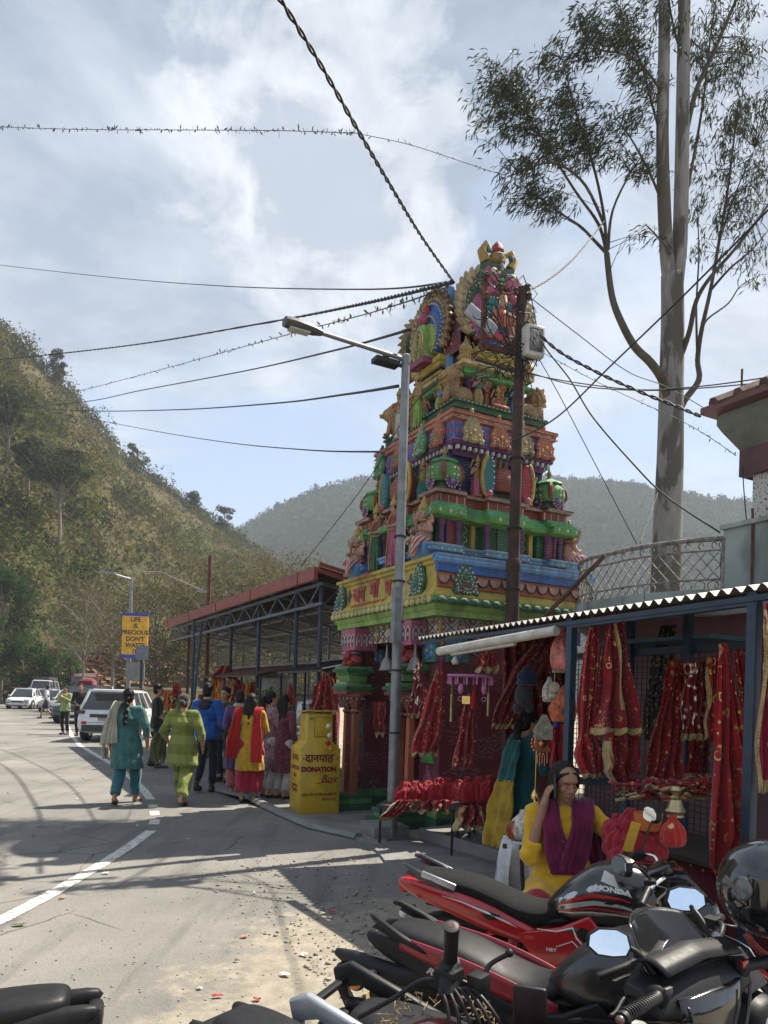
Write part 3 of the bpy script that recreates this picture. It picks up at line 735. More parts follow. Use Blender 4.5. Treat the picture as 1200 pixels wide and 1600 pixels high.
for k,yc in enumerate((-1.0,1.0)):
 b=MB();b.box((0,yc,1.25),(2.0,.46,2.5),mi=PI['maroon']);b.box((0,yc,.09),(2.1,.56,.18),mi=PI['dgreen']);b.box((0,yc,.23),(2.05,.5,.1),mi=PI['green'])
 for sx in(-1.0,):
  for q in(.55,.95,1.35):
   b.prism([(-.16,0),(.16,0),(0,.1)],.02,Mx((sx-.0,yc,q),(0,-1,0),(0,0,1)),PI['yellow'])
 pr=fin('pier',b)
 b=MB()
 for fy in(-1,1):
  M0=Mx((-1.01,yc,0),(0,-1,0),(0,0,1));
 b.box((-1.02,yc,2.19),(.06,.3,.28),mi=PI['teal']);b.box((-.8,yc-.25*(1 if yc<0 else-1),2.19),(.3,.04,.28),mi=PI['teal'])
 for cx_,cy_,ax in((-1.055,yc,0),(-.8,yc-.275,1)):
  for q in range(5):
   a=q*1.2566;dx,dz=.07*math.cos(a),.07*math.sin(a)
   c=(cx_,cy_+dx,2.19+dz) if ax==0 else(cx_+dx,cy_,2.19+dz);b.ell(c,(.015 if ax==0 else.045,.045 if ax==0 else.015,.045),8,5,PI['lblue'])
  b.ell((cx_-.01*(ax==0),cy_-.01*(ax==1),2.19),.03,8,5,PI['pale'])
 fin('flower_block',b,pr)
 b=MB();M0=Mx((-1.0,yc-.03,0),(0,-1,0),(0,0,1))
 b.ell(M0@Vector((0,1.22,.01)),(.03,.10,.09),10,7,PI['slate']);b.ell(M0@Vector((.09,1.3,.01)),(.03,.055,.06),9,6,PI['slate'])
 b.tube([M0@Vector(q) for q in((.13,1.3,.02),(.17,1.2,.02),(.16,1.1,.02),(.19,1.06,.02))],[.022,.018,.014,.01],6,PI['slate'])
 for lx in(-.07,-.02,.05,.09):b.cap(M0@Vector((lx,1.17,.02)),M0@Vector((lx,1.06,.02)),.022,.02,6,PI['slate'])
 orn(b,Mx((-1.0,yc,.35),(0,-1,0),(0,0,1)),.3,.42,'pink','magenta');b.prism([(-.14,0),(.14,0),(.12,.1),(0,.18),(-.12,.1)],.03,Mx((-1.0,yc,.82),(0,-1,0),(0,0,1)),PI['green'])
 fin('relief',b,pr)
b=MB();b.box((.2,0,2.46),(1.9,2.5,.2),mi=PI['lilac']);b.box((.95,0,1.25),(.1,1.6,2.4),mi=PI['navy']);fin('ceiling',b)
b=MB()
for M,L in faces4(1.06,1.24,.0):
 x=-L
 b.box(M@Vector((0,2.465,-.03)),(.1,.1,.1),mi=PI['white'])
n_=0
for M,L in faces4(1.06,1.26,.004)[:2]:
 w_=.3;cnt=int(2*L/w_);w_=2*L/cnt
 for i in range(cnt):
  x0=-L+i*w_+w_/2
  def q(x,y,z=.0):return M@Vector((x0+x,2.46+y,z))
  b.add([q(-w_/2+.01,-.12),q(w_/2-.01,-.12),q(w_/2-.01,.12),q(-w_/2+.01,.12)],[(0,1,2,3)],PI['white'])
  b.beam(q(-w_/2,-.11,.006),q(w_/2,.11,.006),.016,.004,PI['dark']);b.beam(q(w_/2,-.11,.009),q(-w_/2,.11,.009),.016,.004,PI['dark'])
  for(ax,ay) in((0,.1),(0,-.1),(.12,0),(-.12,0)):
   for rr_,mm,zz in((.058,'brick',.008),(.038,'tan',.013),(.02,'white',.018)):
    c=[q(ax*(w_/.3)+rr_*math.cos(t*.785)*(1 if abs(ax)<.1 else.7),max(-.118,min(.118,ay+rr_*math.sin(t*.785))),zz) for t in range(8)]
    b.add(c,[tuple(range(8))],PI[mm])
  b.box(q(-w_/2,0,.005),(.03,.03,.25),mi=PI['gold'])
b.box((0,0,2.46),(2.1,2.5,.235),mi=PI['brick'])
fin('frieze',b,smooth=False)
b=MB();mold(b,1.17,1.335,[(0,2.575),(.03,2.58),(.03,2.64),(.05,2.66),(.07,2.70),(.07,2.715)],'lime');mold(b,1.17,1.335,[(.07,2.715),(.11,2.745),(.11,2.80),(.03,2.805)],'green')
fin('cornice',b)
b=MB()
for idx,(M,L) in enumerate(faces4(1.17,1.335,.115)[:2]):
 cnt=16 if idx==0 else 22;w_=2*(L+.08)/cnt
 for i in range(cnt):
  b.ell(M@Vector((-L-.08+(i+.5)*w_,2.755,0)),(w_*.46 if idx==0 else.02,.02 if idx==0 else w_*.46,.045),8,6,PI['dgreen' if idx==0 else 'pale'])
fin('petal_row',b)
b=MB();mold(b,1.15,1.30,[(.12,2.805),(.12,2.83),(.03,2.92),(.02,3.18),(.05,3.20),(.05,3.235),(.08,3.25),(.08,3.29),(.02,3.30)],'yellow');fin('banner_block',b)
b=MB();M,L=faces4(1.15,1.30,.02)[0]
def pan(b,M,x0,x1,y0,y1,z0,z1,mi):
 o=M@Vector(((x0+x1)/2,(y0+y1)/2,(z0+z1)/2));b.box(o,(x1-x0,y1-y0,z1-z0),M=M.to_3x3(),mi=PI[mi])
pan(b,M,-1.165,1.165,2.925,3.095,0,.035,'orange');pan(b,M,-1.19,1.19,3.10,3.20,0,.06,'blue');pan(b,M,-1.23,1.23,3.205,3.30,0,.09,'lblue')
for y_,z_ in((3.202,.062),(3.25,.092),(3.298,.092)):pan(b,M,-1.2,1.2,y_-.004,y_+.004,0,z_,'white')
for i in range(13):
 x0=-1.1+i*.185;P=[(x0+.085*math.cos(t),3.06-.10*math.sin(t)) for t in np.linspace(0,math.pi,9)]
 b.prism(P,.02,M@Matrix.Translation((0,0,.036)),PI['flesh'],bev=.008);b.tube([M@Vector((x,y,.055)) for x,y in P],.007,5,PI['dark'])
fin('side_mouldings',b)
MF=faces4(1.15,1.30,.0)[1][0]
red_=PAL[PI['red']]
def slant(z):return.03+.02
text('lettering','जय',.30,MF@Matrix.Translation((-.70,3.03,.036)),red_,tg,.004,.95,bold=.010)
text('lettering','माँ',.30,MF@Matrix.Translation((-.24,3.05,.036)),red_,tg,.004,.95,bold=.010)
text('lettering','घ',.30,MF@Matrix.Translation((.16,3.03,.036)),red_,tg,.004,.95,bold=.010)
sm_=paint('paint_faded_red',(.42,.10,.04),.3,.7)
text('lettering','जय माँ गर्जिया देवी मन्दिर',.085,MF@Matrix.Translation((-.5,2.895,.058))@Matrix.Rotation(R(-38),4,'X'),sm_,tg,.002,1.1,bold=.002) if False else None
text('lettering','न मे मद मोहम् वे वे जग सदन।  मोर',.088,MF@Matrix.Translation((-.36,2.875,.082))@Matrix.Rotation(R(-40),4,'X'),sm_,tg,.002,.95,bold=.003)
text('lettering','जय माँ सिमरन दे',.06,MF@Matrix.Translation((-.45,3.265,.083)),sm_,tg,.001,1.2,bold=.001)
for x_ in(-1.17,1.17,-1.0):
 if abs(x_)<1.1:
  b=MB();MM=MF@Matrix.Translation((x_-.02,3.05,.03))
  for q in range(4):
   M2=MM@Matrix.Rotation(q*math.pi/2,4,'Z');b.prism([(0,.01),(.03,.04),(0,.10),(-.03,.04)],.008,M2,PI['dgreen'])
  b.ell(MM@Vector((0,0,.01)),.03,8,5,PI['pink']);fin('flower_motif',b)
b=MB();MM=MF@Matrix.Translation((.74,3.05,.03))
for q in range(4):b.prism([(0,.01),(.03,.04),(0,.10),(-.03,.04)],.008,MM@Matrix.Rotation(q*math.pi/2,4,'Z'),PI['dgreen'])
b.ell(MM@Vector((0,0,.01)),.03,8,5,PI['pink']);fin('flower_motif',b)
def ornpart(M,w,h,a,c,mid=None,t=.04,name='scroll_ornament'):
 b=MB();orn(b,M,w,h,a,c,mid,t);return fin(name,b)
tilt=Matrix.Rotation(R(-8),4,'X')
ornpart(MF@Matrix.Translation((.98,2.83,.06))@tilt,.34,.50,'dgreen','white','teal',.06)
ornpart(MF@Matrix.Translation((-1.24,2.80,.06))@tilt,.34,.50,'dgreen','white','teal',.06)
MS=faces4(1.15,1.30,.0)[0][0]
ornpart(MS@Matrix.Translation((-.80,2.84,.08))@tilt,.38,.44,'dgreen','white','brick',.05)
ornpart(MS@Matrix.Translation((1.12,2.84,.08))@tilt,.36,.42,'dgreen','white','brick',.05)
d1=.10
b=MB();mold(b,1.11,1.11,[(0,3.29),(0,3.335),(-.03,3.34),(-.03,3.395)],'blue',d1);mold(b,1.11,1.11,[(-.03,3.395),(.02,3.40),(.03,3.445),(.045,3.45),(.045,3.475),(0,3.48)],'lblue',d1)
for M,L in faces4(1.14,1.14,.0)[:3]:
 for i in range(24):
  x=-L+.05+i*(2*L-.1)/23
  fr_=abs(x)/L;off=-d1 if.3<fr_<.60 else 0
  b.ell(M@Vector((x,3.422,off+.002)),.014,6,4,PI['white'])
for q,z in((.047,3.474),(-.0,3.337)):
 mold(b,1.11,1.11,[(q,z-.003),(q+.004,z-.002),(q+.004,z+.003),(q,z+.004)],'white',d1)
fin('podium',b)
b=MB();mold(b,.98,.98,[(0,3.475),(0,3.82)],'dgreen',.08);fin('storey_wall',b)
for M,L in faces4(.98,.98,0)[:3]:
 b=MB()
 for c0,off in((-.80*L,0),(0,0),(.80*L,0)):
  b=MB();pan(b,M,c0-.075,c0+.075,3.48,3.80,0,.03,'brick' if c0 else 'dgreen');fin('wall_panel',b)
 for c0 in(-.47*L,.47*L):
  b=MB();pan(b,M,c0+.02,c0+.08,3.48,3.80,-.1,-.03,'yellow')
  b.tube([M@Vector((c0-.05+.03*math.cos(a),3.50+.019*a,-.068)) for a in np.linspace(0,15,34)],.006,4,PI['white']);fin('wall_scroll',b)
def pillar(M,x,y0,y1,r,z=.05,mi='purple',cm='purple'):
 b=MB();c=M@Vector((x,0,z));h=y1-y0
 b.lathe([(r*1.35,y0),(r*1.35,y0+h*.08),(r,y0+h*.12),(r*.85,y0+h*.6),(r*1.15,y0+h*.64),(r*.9,y0+h*.7),(r*1.3,y0+h*.8),(r*1.7,y0+h*.9),(r*1.7,y1)],(c.x,c.y,0),8,PI[mi]);return fin('pillar',b)
for M,L in faces4(.98,.98,0)[:3]:
 for x in(-.96,-.72,-.27,.27,.72,.96,-.87,.87)[:8]:
  r=.034 if abs(x) in(.96,.27,.72) else.022
  pillar(M,x*L,3.48,3.81,r,.055 if r>.03 else.045)
b=MB();mold(b,1.12,1.17,[(-.10,3.80),(.02,3.815),(.03,3.83),(.03,3.90),(-.01,3.905)],'green',d1);mold(b,1.12,1.17,[(-.01,3.905),(-.01,3.945),(-.05,3.95),(-.05,3.99),(-.12,3.995)],'mint',d1)
for M,L in faces4(1.15,1.20,.0)[:3]:
 for x,off in[(-.93,0),(-.80,0),(-.67,0),(-.16,0),(.16,0),(.67,0),(.80,0),(.93,0),(0,0)]:
  b.prism([(0,-.028),(.02,0),(0,.028),(-.02,0)],.006,M@Matrix.Translation((x*L,3.865,off)),PI['white'])
fin('eave',b)
b=MB();mold(b,1.03,1.08,[(-.02,3.99),(-.02,4.10),(.03,4.11),(.03,4.125),(.05,4.13),(.05,4.155),(-.1,4.16)],'brick',d1)
for M,L in faces4(1.01,1.06,.0)[:3]:
 for x in(-.97,-.86,-.74,-.63,-.27,-.13,.13,.27,.63,.74,.86,.97):pan(b,M,x*L-.005,x*L+.005,3.995,4.10,0,.006,'white')
for z in(4.112,4.127):mold(b,1.03,1.08,[(.03,z),(.052,z+.002),(.052,z+.007),(.03,z+.009)],'white',d1)
fin('parapet',b)
b=MB();mold(b,.74,.86,[(0,4.15),(0,4.75)],'navy',.06)
for M,L in faces4(.74,.86,0)[:3]:
 for c0 in(-.45*L,.45*L):
  b.tube([M@Vector((c0+.045*math.cos(a),4.23+.021*a,-.055)) for a in np.linspace(0,19,42)],.008,4,PI['white'])
 pan(b,M,-L,L,4.155,4.20,0,.04,'yellow')
fin('storey_wall',b)
def dome(x,y,s=1.0):
 b=MB();z=4.155;c=(x,y,0)
 b.lathe([(.20*s,z),(.20*s,z+.02),(.17*s,z+.03),(.15*s,z+.10*s),(.19*s,z+.12*s)],c,8,PI['dgreen'])
 b.lathe([(.19*s,z+.12*s),(.215*s,z+.16*s),(.225*s,z+.22*s),(.20*s,z+.31*s),(.14*s,z+.37*s),(.10*s,z+.385*s)],c,20,PI['green'])
 for k in range(8):
  a=k*math.pi/4+.2
  P=[(x+q*math.cos(a),y+q*math.sin(a),z+h) for q,h in((.20*s,.14*s),(.228*s,.20*s),(.218*s,.27*s),(.18*s,.34*s),(.12*s,.385*s))]
  if k%2:b.tube(P,[.02*s,.034*s,.036*s,.03*s,.02*s],6,PI['brick'])
  else:
   for e_ in(-1,1):
    for h in(.19,.27):b.ell((x+.222*s*math.cos(a+e_*.14),y+.222*s*math.sin(a+e_*.14),z+h*s),.018*s,6,4,PI['white'])
 b.lathe([(.155*s,z+.36*s),(.17*s,z+.375*s),(.13*s,z+.41*s),(.06*s,z+.44*s),(.03*s,z+.46*s)],c,18,PI['mint'],ribs=9,ra=.16)
 b.lathe([(.02*s,z+.455*s),(.035*s,z+.47*s),(.015*s,z+.485*s),(.04*s,z+.51*s),(.03*s,z+.54*s),(.008*s,z+.585*s),(.002,z+.60*s)],c,8,PI['gold'])
 for a in(-math.pi/2,math.pi,0,math.pi/2):
  M=Mx((x+.175*s*math.cos(a),y+.175*s*math.sin(a),z+.115*s),(-math.sin(a),math.cos(a),0),(0,0,1))
  b.lathe([(.085*s,0),(.085*s,.02),(.06*s,.03)],(0,0,0),12,PI['purple'],M=M)
  for q in range(12):b.ell(M@Vector((.082*s*math.cos(q*.5236),.082*s*math.sin(q*.5236),.02)),.013*s,5,4,PI['white'])
  b.ell(M@Vector((0,0,.035)),.03*s,8,5,PI['lilac'])
 return fin('corner_dome',b)
for sx in(-1,1):
 for sy in(-1,1):dome(sx*.84,sy*.89)
for M,L in faces4(.98,1.03,0)[:3]:
 b=MB();c=M@Vector((0,4.155,-.14));w3=M.to_3x3()
 b.box(c+Vector((0,0,.05)),(.42,.1,.2),M=w3,mi=PI['dgreen']);b.lathe([(.21,0),(.23,.08),(.22,.18),(.16,.29),(.08,.34)],M@Vector((0,4.26,-.12)),16,PI['brick'])
 for q in range(-2,3):
  for r_ in range(2):
   cc=M@Vector((q*.075,4.33+r_*.09,.07-.03*abs(q)))
   b.box(cc,(.055,.012,.055) if abs(M[0][0])>.5 else(.012,.055,.055),M=None,mi=PI['white'] if(q+r_)%2 else PI['pink'])
 for q in(-.09,0,.09):b.lathe([(.02,0),(.035,.03),(.02,.06),(.03,.09),(.004,.15)],M@Vector((q,4.60,-.12)),8,PI['gold'])
 fin('centre_shrine',b)
 for sx,ca,cb in((-1,'teal','gold'),(1,'red','yellow')):
  b=MB();M2=M@Matrix.Translation((sx*.30,4.16,.02))
  P=[(.14*math.sin(t)*(1-.2*math.sin(t/2)),.25-.25*math.cos(t)) for t in np.linspace(0,2*math.pi,22)[:-1]]
  b.prism([(x*.8,y) for x,y in P],.06,M2,PI[ca],bev=.02)
  b.tube([M2@Vector((sx*abs(x)*.8+sx*.01,y,.05)) for x,y in P[:11]],.026,6,PI[cb])
  for x,y in P[1:10]:b.ell(M2@Vector((x*.5,y,.065)),.018,6,4,PI['lblue' if sx<0 else 'pink'])
  b.ell(M2@Vector((0,.03,.06)),.05,8,6,PI['pink']);fin('peacock_fan',b)
b=MB();mold(b,.76,.97,[(-.05,4.66),(-.04,4.74),(.02,4.76),(.04,4.78),(.04,4.82)],'purple',.0)
for M,L in faces4(.76,.97,0)[:3]:
 n_=int(2*L/.085)
 for i in range(n_):b.box(M@Vector((-L+(i+.5)*2*L/n_,4.735,.02)),(.035,.045,.05),mi=PI['white'],M=M.to_3x3())
mold(b,.80,1.01,[(-.02,4.82),(-.02,5.06)],'lilac');mold(b,.80,1.01,[(-.02,5.06),(.02,5.08),(.02,5.13),(.04,5.14),(.04,5.18),(-.06,5.19)],'orange')
for M,L in faces4(.78,.99,0)[:3]:
 pan(b,M,-L+.02,L-.02,4.86,5.02,0,.012,'blue')
 for i in range(26):b.ell(M@Vector((-L+.05+i*(2*L-.1)/25,4.94,.012)),(.018,.018,.05),6,5,PI['pink'])
 for i in range(9):b.ell(M@Vector((-L+.1+i*(2*L-.2)/8,5.105,.05)),(.045 if abs(M[0][0])>.5 else.01,.01 if abs(M[0][0])>.5 else.045,.016),8,5,PI['flesh'])
for z in(5.08,5.14):mold(b,.80,1.01,[(.02,z),(.043,z+.001),(.043,z+.006),(.02,z+.007)],'white')
fin('upper_slab',b)
Ms=faces4(.80,1.01,.0)
for x,a,c_ in((-.52,'cream','pale'),(-.10,'orange','flesh'),(.28,'cream','pale'),(.63,'orange','flesh')):ornpart(Ms[0][0]@Matrix.Translation((x,4.80,.02))@tilt,.34,.42,a,c_,'gold',.05)
for x,a,c_ in((.72,'orange','flesh'),(.30,'mint','white'),(-.30,'orange','flesh'),(-.86,'mint','white')):ornpart(Ms[1][0]@Matrix.Translation((x,4.78,.03))@tilt,.30,.46,a,c_,'green',.06)
b=MB();mold(b,.72,.92,[(-.04,5.18),(-.04,5.25),(0,5.27),(0,5.33),(.025,5.335),(.025,5.365),(-.2,5.37)],'dgreen')
for M,L in faces4(.72,.92,0)[:3]:
 for i in range(22):b.ell(M@Vector((-L+.05+i*(2*L-.1)/21,5.35,.026)),.011,5,4,PI['white'])
 for i in range(6):b.ell(M@Vector((-L+.15+i*(2*L-.3)/5,5.225,-.035)),.035,8,5,PI['lilac'])
fin('upper_slab',b)
b=MB();mold(b,.42,.66,[(0,5.36),(0,5.76)],'maroon')
for M,L in faces4(.42,.66,0)[:3]:
 pan(b,M,-L*.5,-L*.1,5.37,5.75,0,.02,'navy');pan(b,M,L*.45,L*.85,5.37,5.75,0,.02,'teal')
 for s_ in range(4):b.tube([M@Vector((L*.65+.035*math.cos(a),5.44+.08*s_+.03*math.sin(a),.025)) for a in np.linspace(0,5.5,8)],.006,4,PI['white'])
fin('storey_wall',b)
for M,L in faces4(.42,.66,0)[:3]:
 for x in(-.92,-.28,.28,.92):pillar(M,x*L,5.37,5.76,.045,.06,'orange' if abs(x)<.5 or L>.5 else 'purple')
b=MB();mold(b,.52,.80,[(-.08,5.73),(0,5.745),(.03,5.77),(.03,5.80),(-.01,5.82),(-.01,5.86)],'green',.0);mold(b,.52,.80,[(-.01,5.86),(.05,5.88),(.05,5.93),(-.04,5.94)],'pale');mold(b,.48,.76,[(0,5.935),(.02,5.95),(-.04,6.02)],'magenta')
fin('upper_eave',b)
for(cx_,cy_,sx,sy) in((0,-.60,.30,.16),(-.44,0,.16,.34),(.44,0,.16,.34)):
 b=MB()
 for z0,o_ in((5.95,-.03),(6.02,-.03),(6.05,.0),(6.09,.02),(6.13,.04),(6.16,.04)):pass
 rs=[[(cx_+s1*(sx+o_),cy_+s2*(sy+o_),z_) for s1,s2 in((-1,-1),(1,-1),(1,1),(-1,1))] for o_,z_ in((-.03,5.95),(-.03,6.03),(.0,6.05),(.0,6.08),(.03,6.10),(.03,6.16),(0,6.17))]
 b.rings(rs,PI['yellow']);b.box((cx_,cy_,6.0),(sx*2+.01,sy*2+.01,.02),mi=PI['dark']);fin('neck',b)
b=MB()
def vault(u,t):
 y=-.66+1.32*u;a=math.pi*t;r=1+.0*math.sin(y);sag=.04*math.cos(y*4.5)
 return(-.50*math.cos(a)*(1.0+.12*math.sin(a)),y,6.14+(.90+.08*(2*u-1)**2)*math.sin(a)**.85 if 0<t<1 else 6.14)
b.grid(vault,22,16,PI['maroon'])
for i in range(22):
 for j in range(1,15):
  if(i+j)%2:p=Vector(vault((i+.5)/22,j/16));b.ell(p+Vector((0,0,.004)),(.03,.03,.022),6,4,PI[('pink','lblue','teal','white')[(i//2+j)%4]])
fin('vault',b)
for k in range(5):
 b=MB();y=-.46+.23*k;b.lathe([(.03,0),(.055,.02),(.03,.05),(.07,.09),(.06,.14),(.02,.19),(.025,.21),(.003,.30)],(0,y,7.02),10,PI['gold' if k%2 else 'red']);fin('finial',b)
def arch(M,w,h,n=26,k0=.12):
 P=[]
 for i in range(n+1):
  t=k0+(1-2*k0)*i/n;a=-math.pi/2-2*math.pi*t;P.append((w/2*math.cos(a),h*.5+h*.5*math.sin(a)))
 return P
def gable(M,w,h,cols,flame,face=True,name='end_gable',pk=1.0):
 root=MB()
 for s,c_,z in((1.0,cols[0],.07),(.80,cols[1],.10),(.60,cols[2],.13),(.38,cols[3],.15)):
  P=[(x*s,h*.06+y*s) for x,y in arch(M,w,h)];root.prism(P,z,M,PI[c_],bev=.015)
 P=arch(M,w,h);o=fin(name,root)
 b=MB()
 for i,(x,y) in enumerate(P[1:-1]):
  dx,dy=x,y-h*.45;l=math.hypot(dx,dy);dx/=l;dy/=l;q=1.0+.3*(y/h)
  M2=M@Mx((x+dx*-.03,y+dy*-.03+h*.06,.02),(dy+.25*dx*0,-dx,0),(dx,dy,0))
  b.prism([(-.06*q,-.02),(.06*q,-.02),(.07*q,.04*q),(.035*q,.08*q),(.04*q,.125*q),(-.02*q,.09*q),(-.065*q,.04*q)],.06,M2,PI[flame],bev=.012)
  b.ell(M@Vector((x*.97,y*.97+h*.07,.08)),.02,6,4,PI['pale' if flame!='pale' else 'gold'])
 for s,c_ in((.9,'white'),(.70,cols[3])):
  for x,y in arch(M,w,h,34):b.ell(M@Vector((x*s,h*.06+y*s,.09+.03*(1-s)*5)),.014,5,4,PI[c_])
 fin('flame_border',b,o)
 return o
MG=Mx((0,-.68,6.12),(1,0,0),(0,0,1),(0,-1,0))
g1=gable(MG,1.10,1.0,('dgreen','pink','teal','blue'),'cream')
b=MB()
def gq(x,y,z=0):return MG@Vector((x,y+.9,z))
b.prism([(-.30,-.18),(.30,-.18),(.34,.0),(.30,.20),(.22,.32),(.10,.30),(0,.36),(-.10,.30),(-.22,.32),(-.30,.20),(-.34,0)],.16,MG@Matrix.Translation((0,.88,-.04)),PI['dgreen'],bev=.04)
for sx in(-1,1):
 b.prism([(sx*.02,.0),(sx*.20,.02),(sx*.26,.14),(sx*.20,.22),(sx*.06,.20),(sx*.01,.10)][::sx],.06,MG@Matrix.Translation((sx*.03,.86,.12)),PI['pink'],bev=.02)
 b.ell(gq(sx*.15,.12,.19),(.05,.02,.045),10,6,PI['white']);b.ell(gq(sx*.13,.12,.205),(.018,.015,.02),8,5,PI['dark']);b.ell(gq(sx*.07,.12,.19),(.02,.015,.02),8,5,PI['white'])
 b.tube([gq(sx*.04,-.12,.13),gq(sx*.15,-.10,.15),gq(sx*.26,-.16,.14),gq(sx*.31,-.10,.12)],[.04,.06,.05,.015],8,PI['pink'])
 b.tube([gq(sx*.2,.3,.05),gq(sx*.26,.42,.05),gq(sx*.2,.52,.05),gq(sx*.12,.46,.05)],[.07,.06,.05,.03],8,PI['gold']);b.ell(gq(sx*.18,.42,.11),.035,8,6,PI['teal']);b.ell(gq(sx*.18,.42,.14),.018,6,5,PI['white'])
for q in range(9):b.ell(gq(-.2+.05*q,-.17,.12),(.02,.02,.035),6,5,PI['white'])
b.ell(gq(0,.02,.15),(.05,.06,.06),8,6,PI['green']);b.prism([(-.2,-.28),(.2,-.28),(.16,-.2),(-.16,-.2)],.1,MG@Matrix.Translation((0,.9,.04)),PI['teal'])
for q in range(4):b.ell(gq(0,.2+.06*q,.14),.028,8,6,PI['white' if q%2 else 'gold'])
b.lathe([(.05,.28),(.11,.34),(.12,.42),(.09,.45)],MG@Vector((0,.9,.03)),10,PI['gold']);b.lathe([(.05,.44),(.085,.50),(.07,.56),(.02,.62),(.003,.64)],MG@Vector((0,.9,.03)),12,PI['red'],ribs=8,ra=.1)
fin('guardian_face',b,g1)
b=MB()
for x in(-.16,.16):b.cap(gq(x,-.62,.16),gq(x*.6,-.42,.2),.06,.05,8,PI['orange'])
b.ell(gq(0,-.45,.18),(.10,.07,.13),10,7,PI['orange']);b.ell(gq(0,-.27,.2),.06,10,7,PI['flesh']);b.lathe([(.06,0),(.05,.06),(.015,.13)],gq(0,-.24,.19),8,PI['gold'])
for sx in(-1,1):b.tube([gq(sx*.09,-.38,.2),gq(sx*.18,-.44,.24),gq(sx*.14,-.54,.26)],[.03,.026,.02],7,PI['orange'])
b.box(gq(0,-.70,.14),(.5,.12,.1),mi=PI['red']);fin('niche_figure',b,g1)
MG2=Mx((0,.68,6.12),(-1,0,0),(0,0,1),(0,1,0));gable(MG2,1.10,1.0,('dgreen','pink','teal','blue'),'cream')
for sx in(-1,1):
 M=Mx((sx*.52,0,6.12),(0,sx,0),(0,0,1),(sx,0,0));g3=gable(M,.84,.86,('blue','blue','lime','pale'),'tan',name='side_gable')
 b=MB();b.prism([(-.16,0),(.16,0),(.14,.3),(.08,.5),(0,.55),(-.08,.5),(-.14,.3)],.14,M@Matrix.Translation((0,.02,.08)),PI['lime'],bev=.04)
 for s in(.16,.11,.06):b.tube([M@Vector((s*.8*math.cos(a),.26+s*math.sin(a)*1.3,.23)) for a in np.linspace(-1.2,4.3,16)],.014,6,PI['pale'])
 b.ell(M@Vector((0,.62,.16)),(.09,.09,.08),10,7,PI['pink']);b.ell(M@Vector((0,.64,.23)),.03,7,5,PI['white']);b.ell(M@Vector((0,.76,.1)),(.05,.05,.09),8,6,PI['red'])
 b.box(M@Vector((0,.02,.1)),(.3,.36,.08),mi=PI['magenta']);fin('spiral_relief',b,g3)
 b=MB();M3=M@Matrix.Translation((-.28*sx,.66,-.12))
 b.prism([(-.12,0),(.12,0),(.17,.22),(.06,.20),(.04,.34),(-.06,.34),(-.06,.18),(-.16,.22)],.12,M3,PI['lblue'],bev=.02);fin('blue_crest',b)
def lion(x,y,rz,s=1.0):
 b=MB();b.T=Matrix.Translation((x,y,5.365))@Matrix.Rotation(rz,4,'Z')@Matrix.Scale(s,4)
 t,dk=PI['tan'],PI['gold']
 b.ell((0,-.08,.12),(.11,.17,.13),12,8,t);b.ell((0,.06,.20),(.11,.10,.16),12,8,t)
 for sx in(-1,1):
  b.cap((sx*.06,.12,.2),(sx*.06,.15,.03),.035,.028,8,t);b.ell((sx*.06,.18,.02),(.035,.05,.025),8,6,t);b.ell((sx*.09,-.1,.07),(.05,.11,.07),8,6,t)
 rr=random.Random(2)
 b.ell((0,.08,.34),(.15,.12,.15),14,10,PI['tan'])
 for q in range(90):
  a=rr.uniform(0,6.28);r_=rr.uniform(.09,.16);p=Vector((r_*math.cos(a),.10-rr.uniform(0,.12),.34+r_*math.sin(a)))
  b.ell(p,(.022,.03,.032),5,4,PI['tan'])
 b.ell((0,.17,.34),(.085,.07,.09),12,8,PI['gold']);b.ell((0,.24,.315),(.045,.045,.035),10,7,PI['gold']);b.ell((0,.28,.33),(.018,.012,.012),6,5,PI['dark']);b.box((0,.27,.295),(.05,.02,.008),mi=PI['dark'])
 for sx in(-1,1):b.ell((sx*.035,.228,.365),(.014,.008,.01),7,5,PI['white']);b.ell((sx*.035,.236,.365),(.006,.004,.008),6,5,PI['dark']);b.ell((sx*.10,.10,.45),(.03,.02,.035),7,5,PI['tan'])
 fin('lion_statue',b)
lion(-.60,-.74,R(80),.95);lion(-.62,.74,R(70),.95);lion(.62,-.76,R(-80),.95);lion(.6,.75,R(-60),.95)
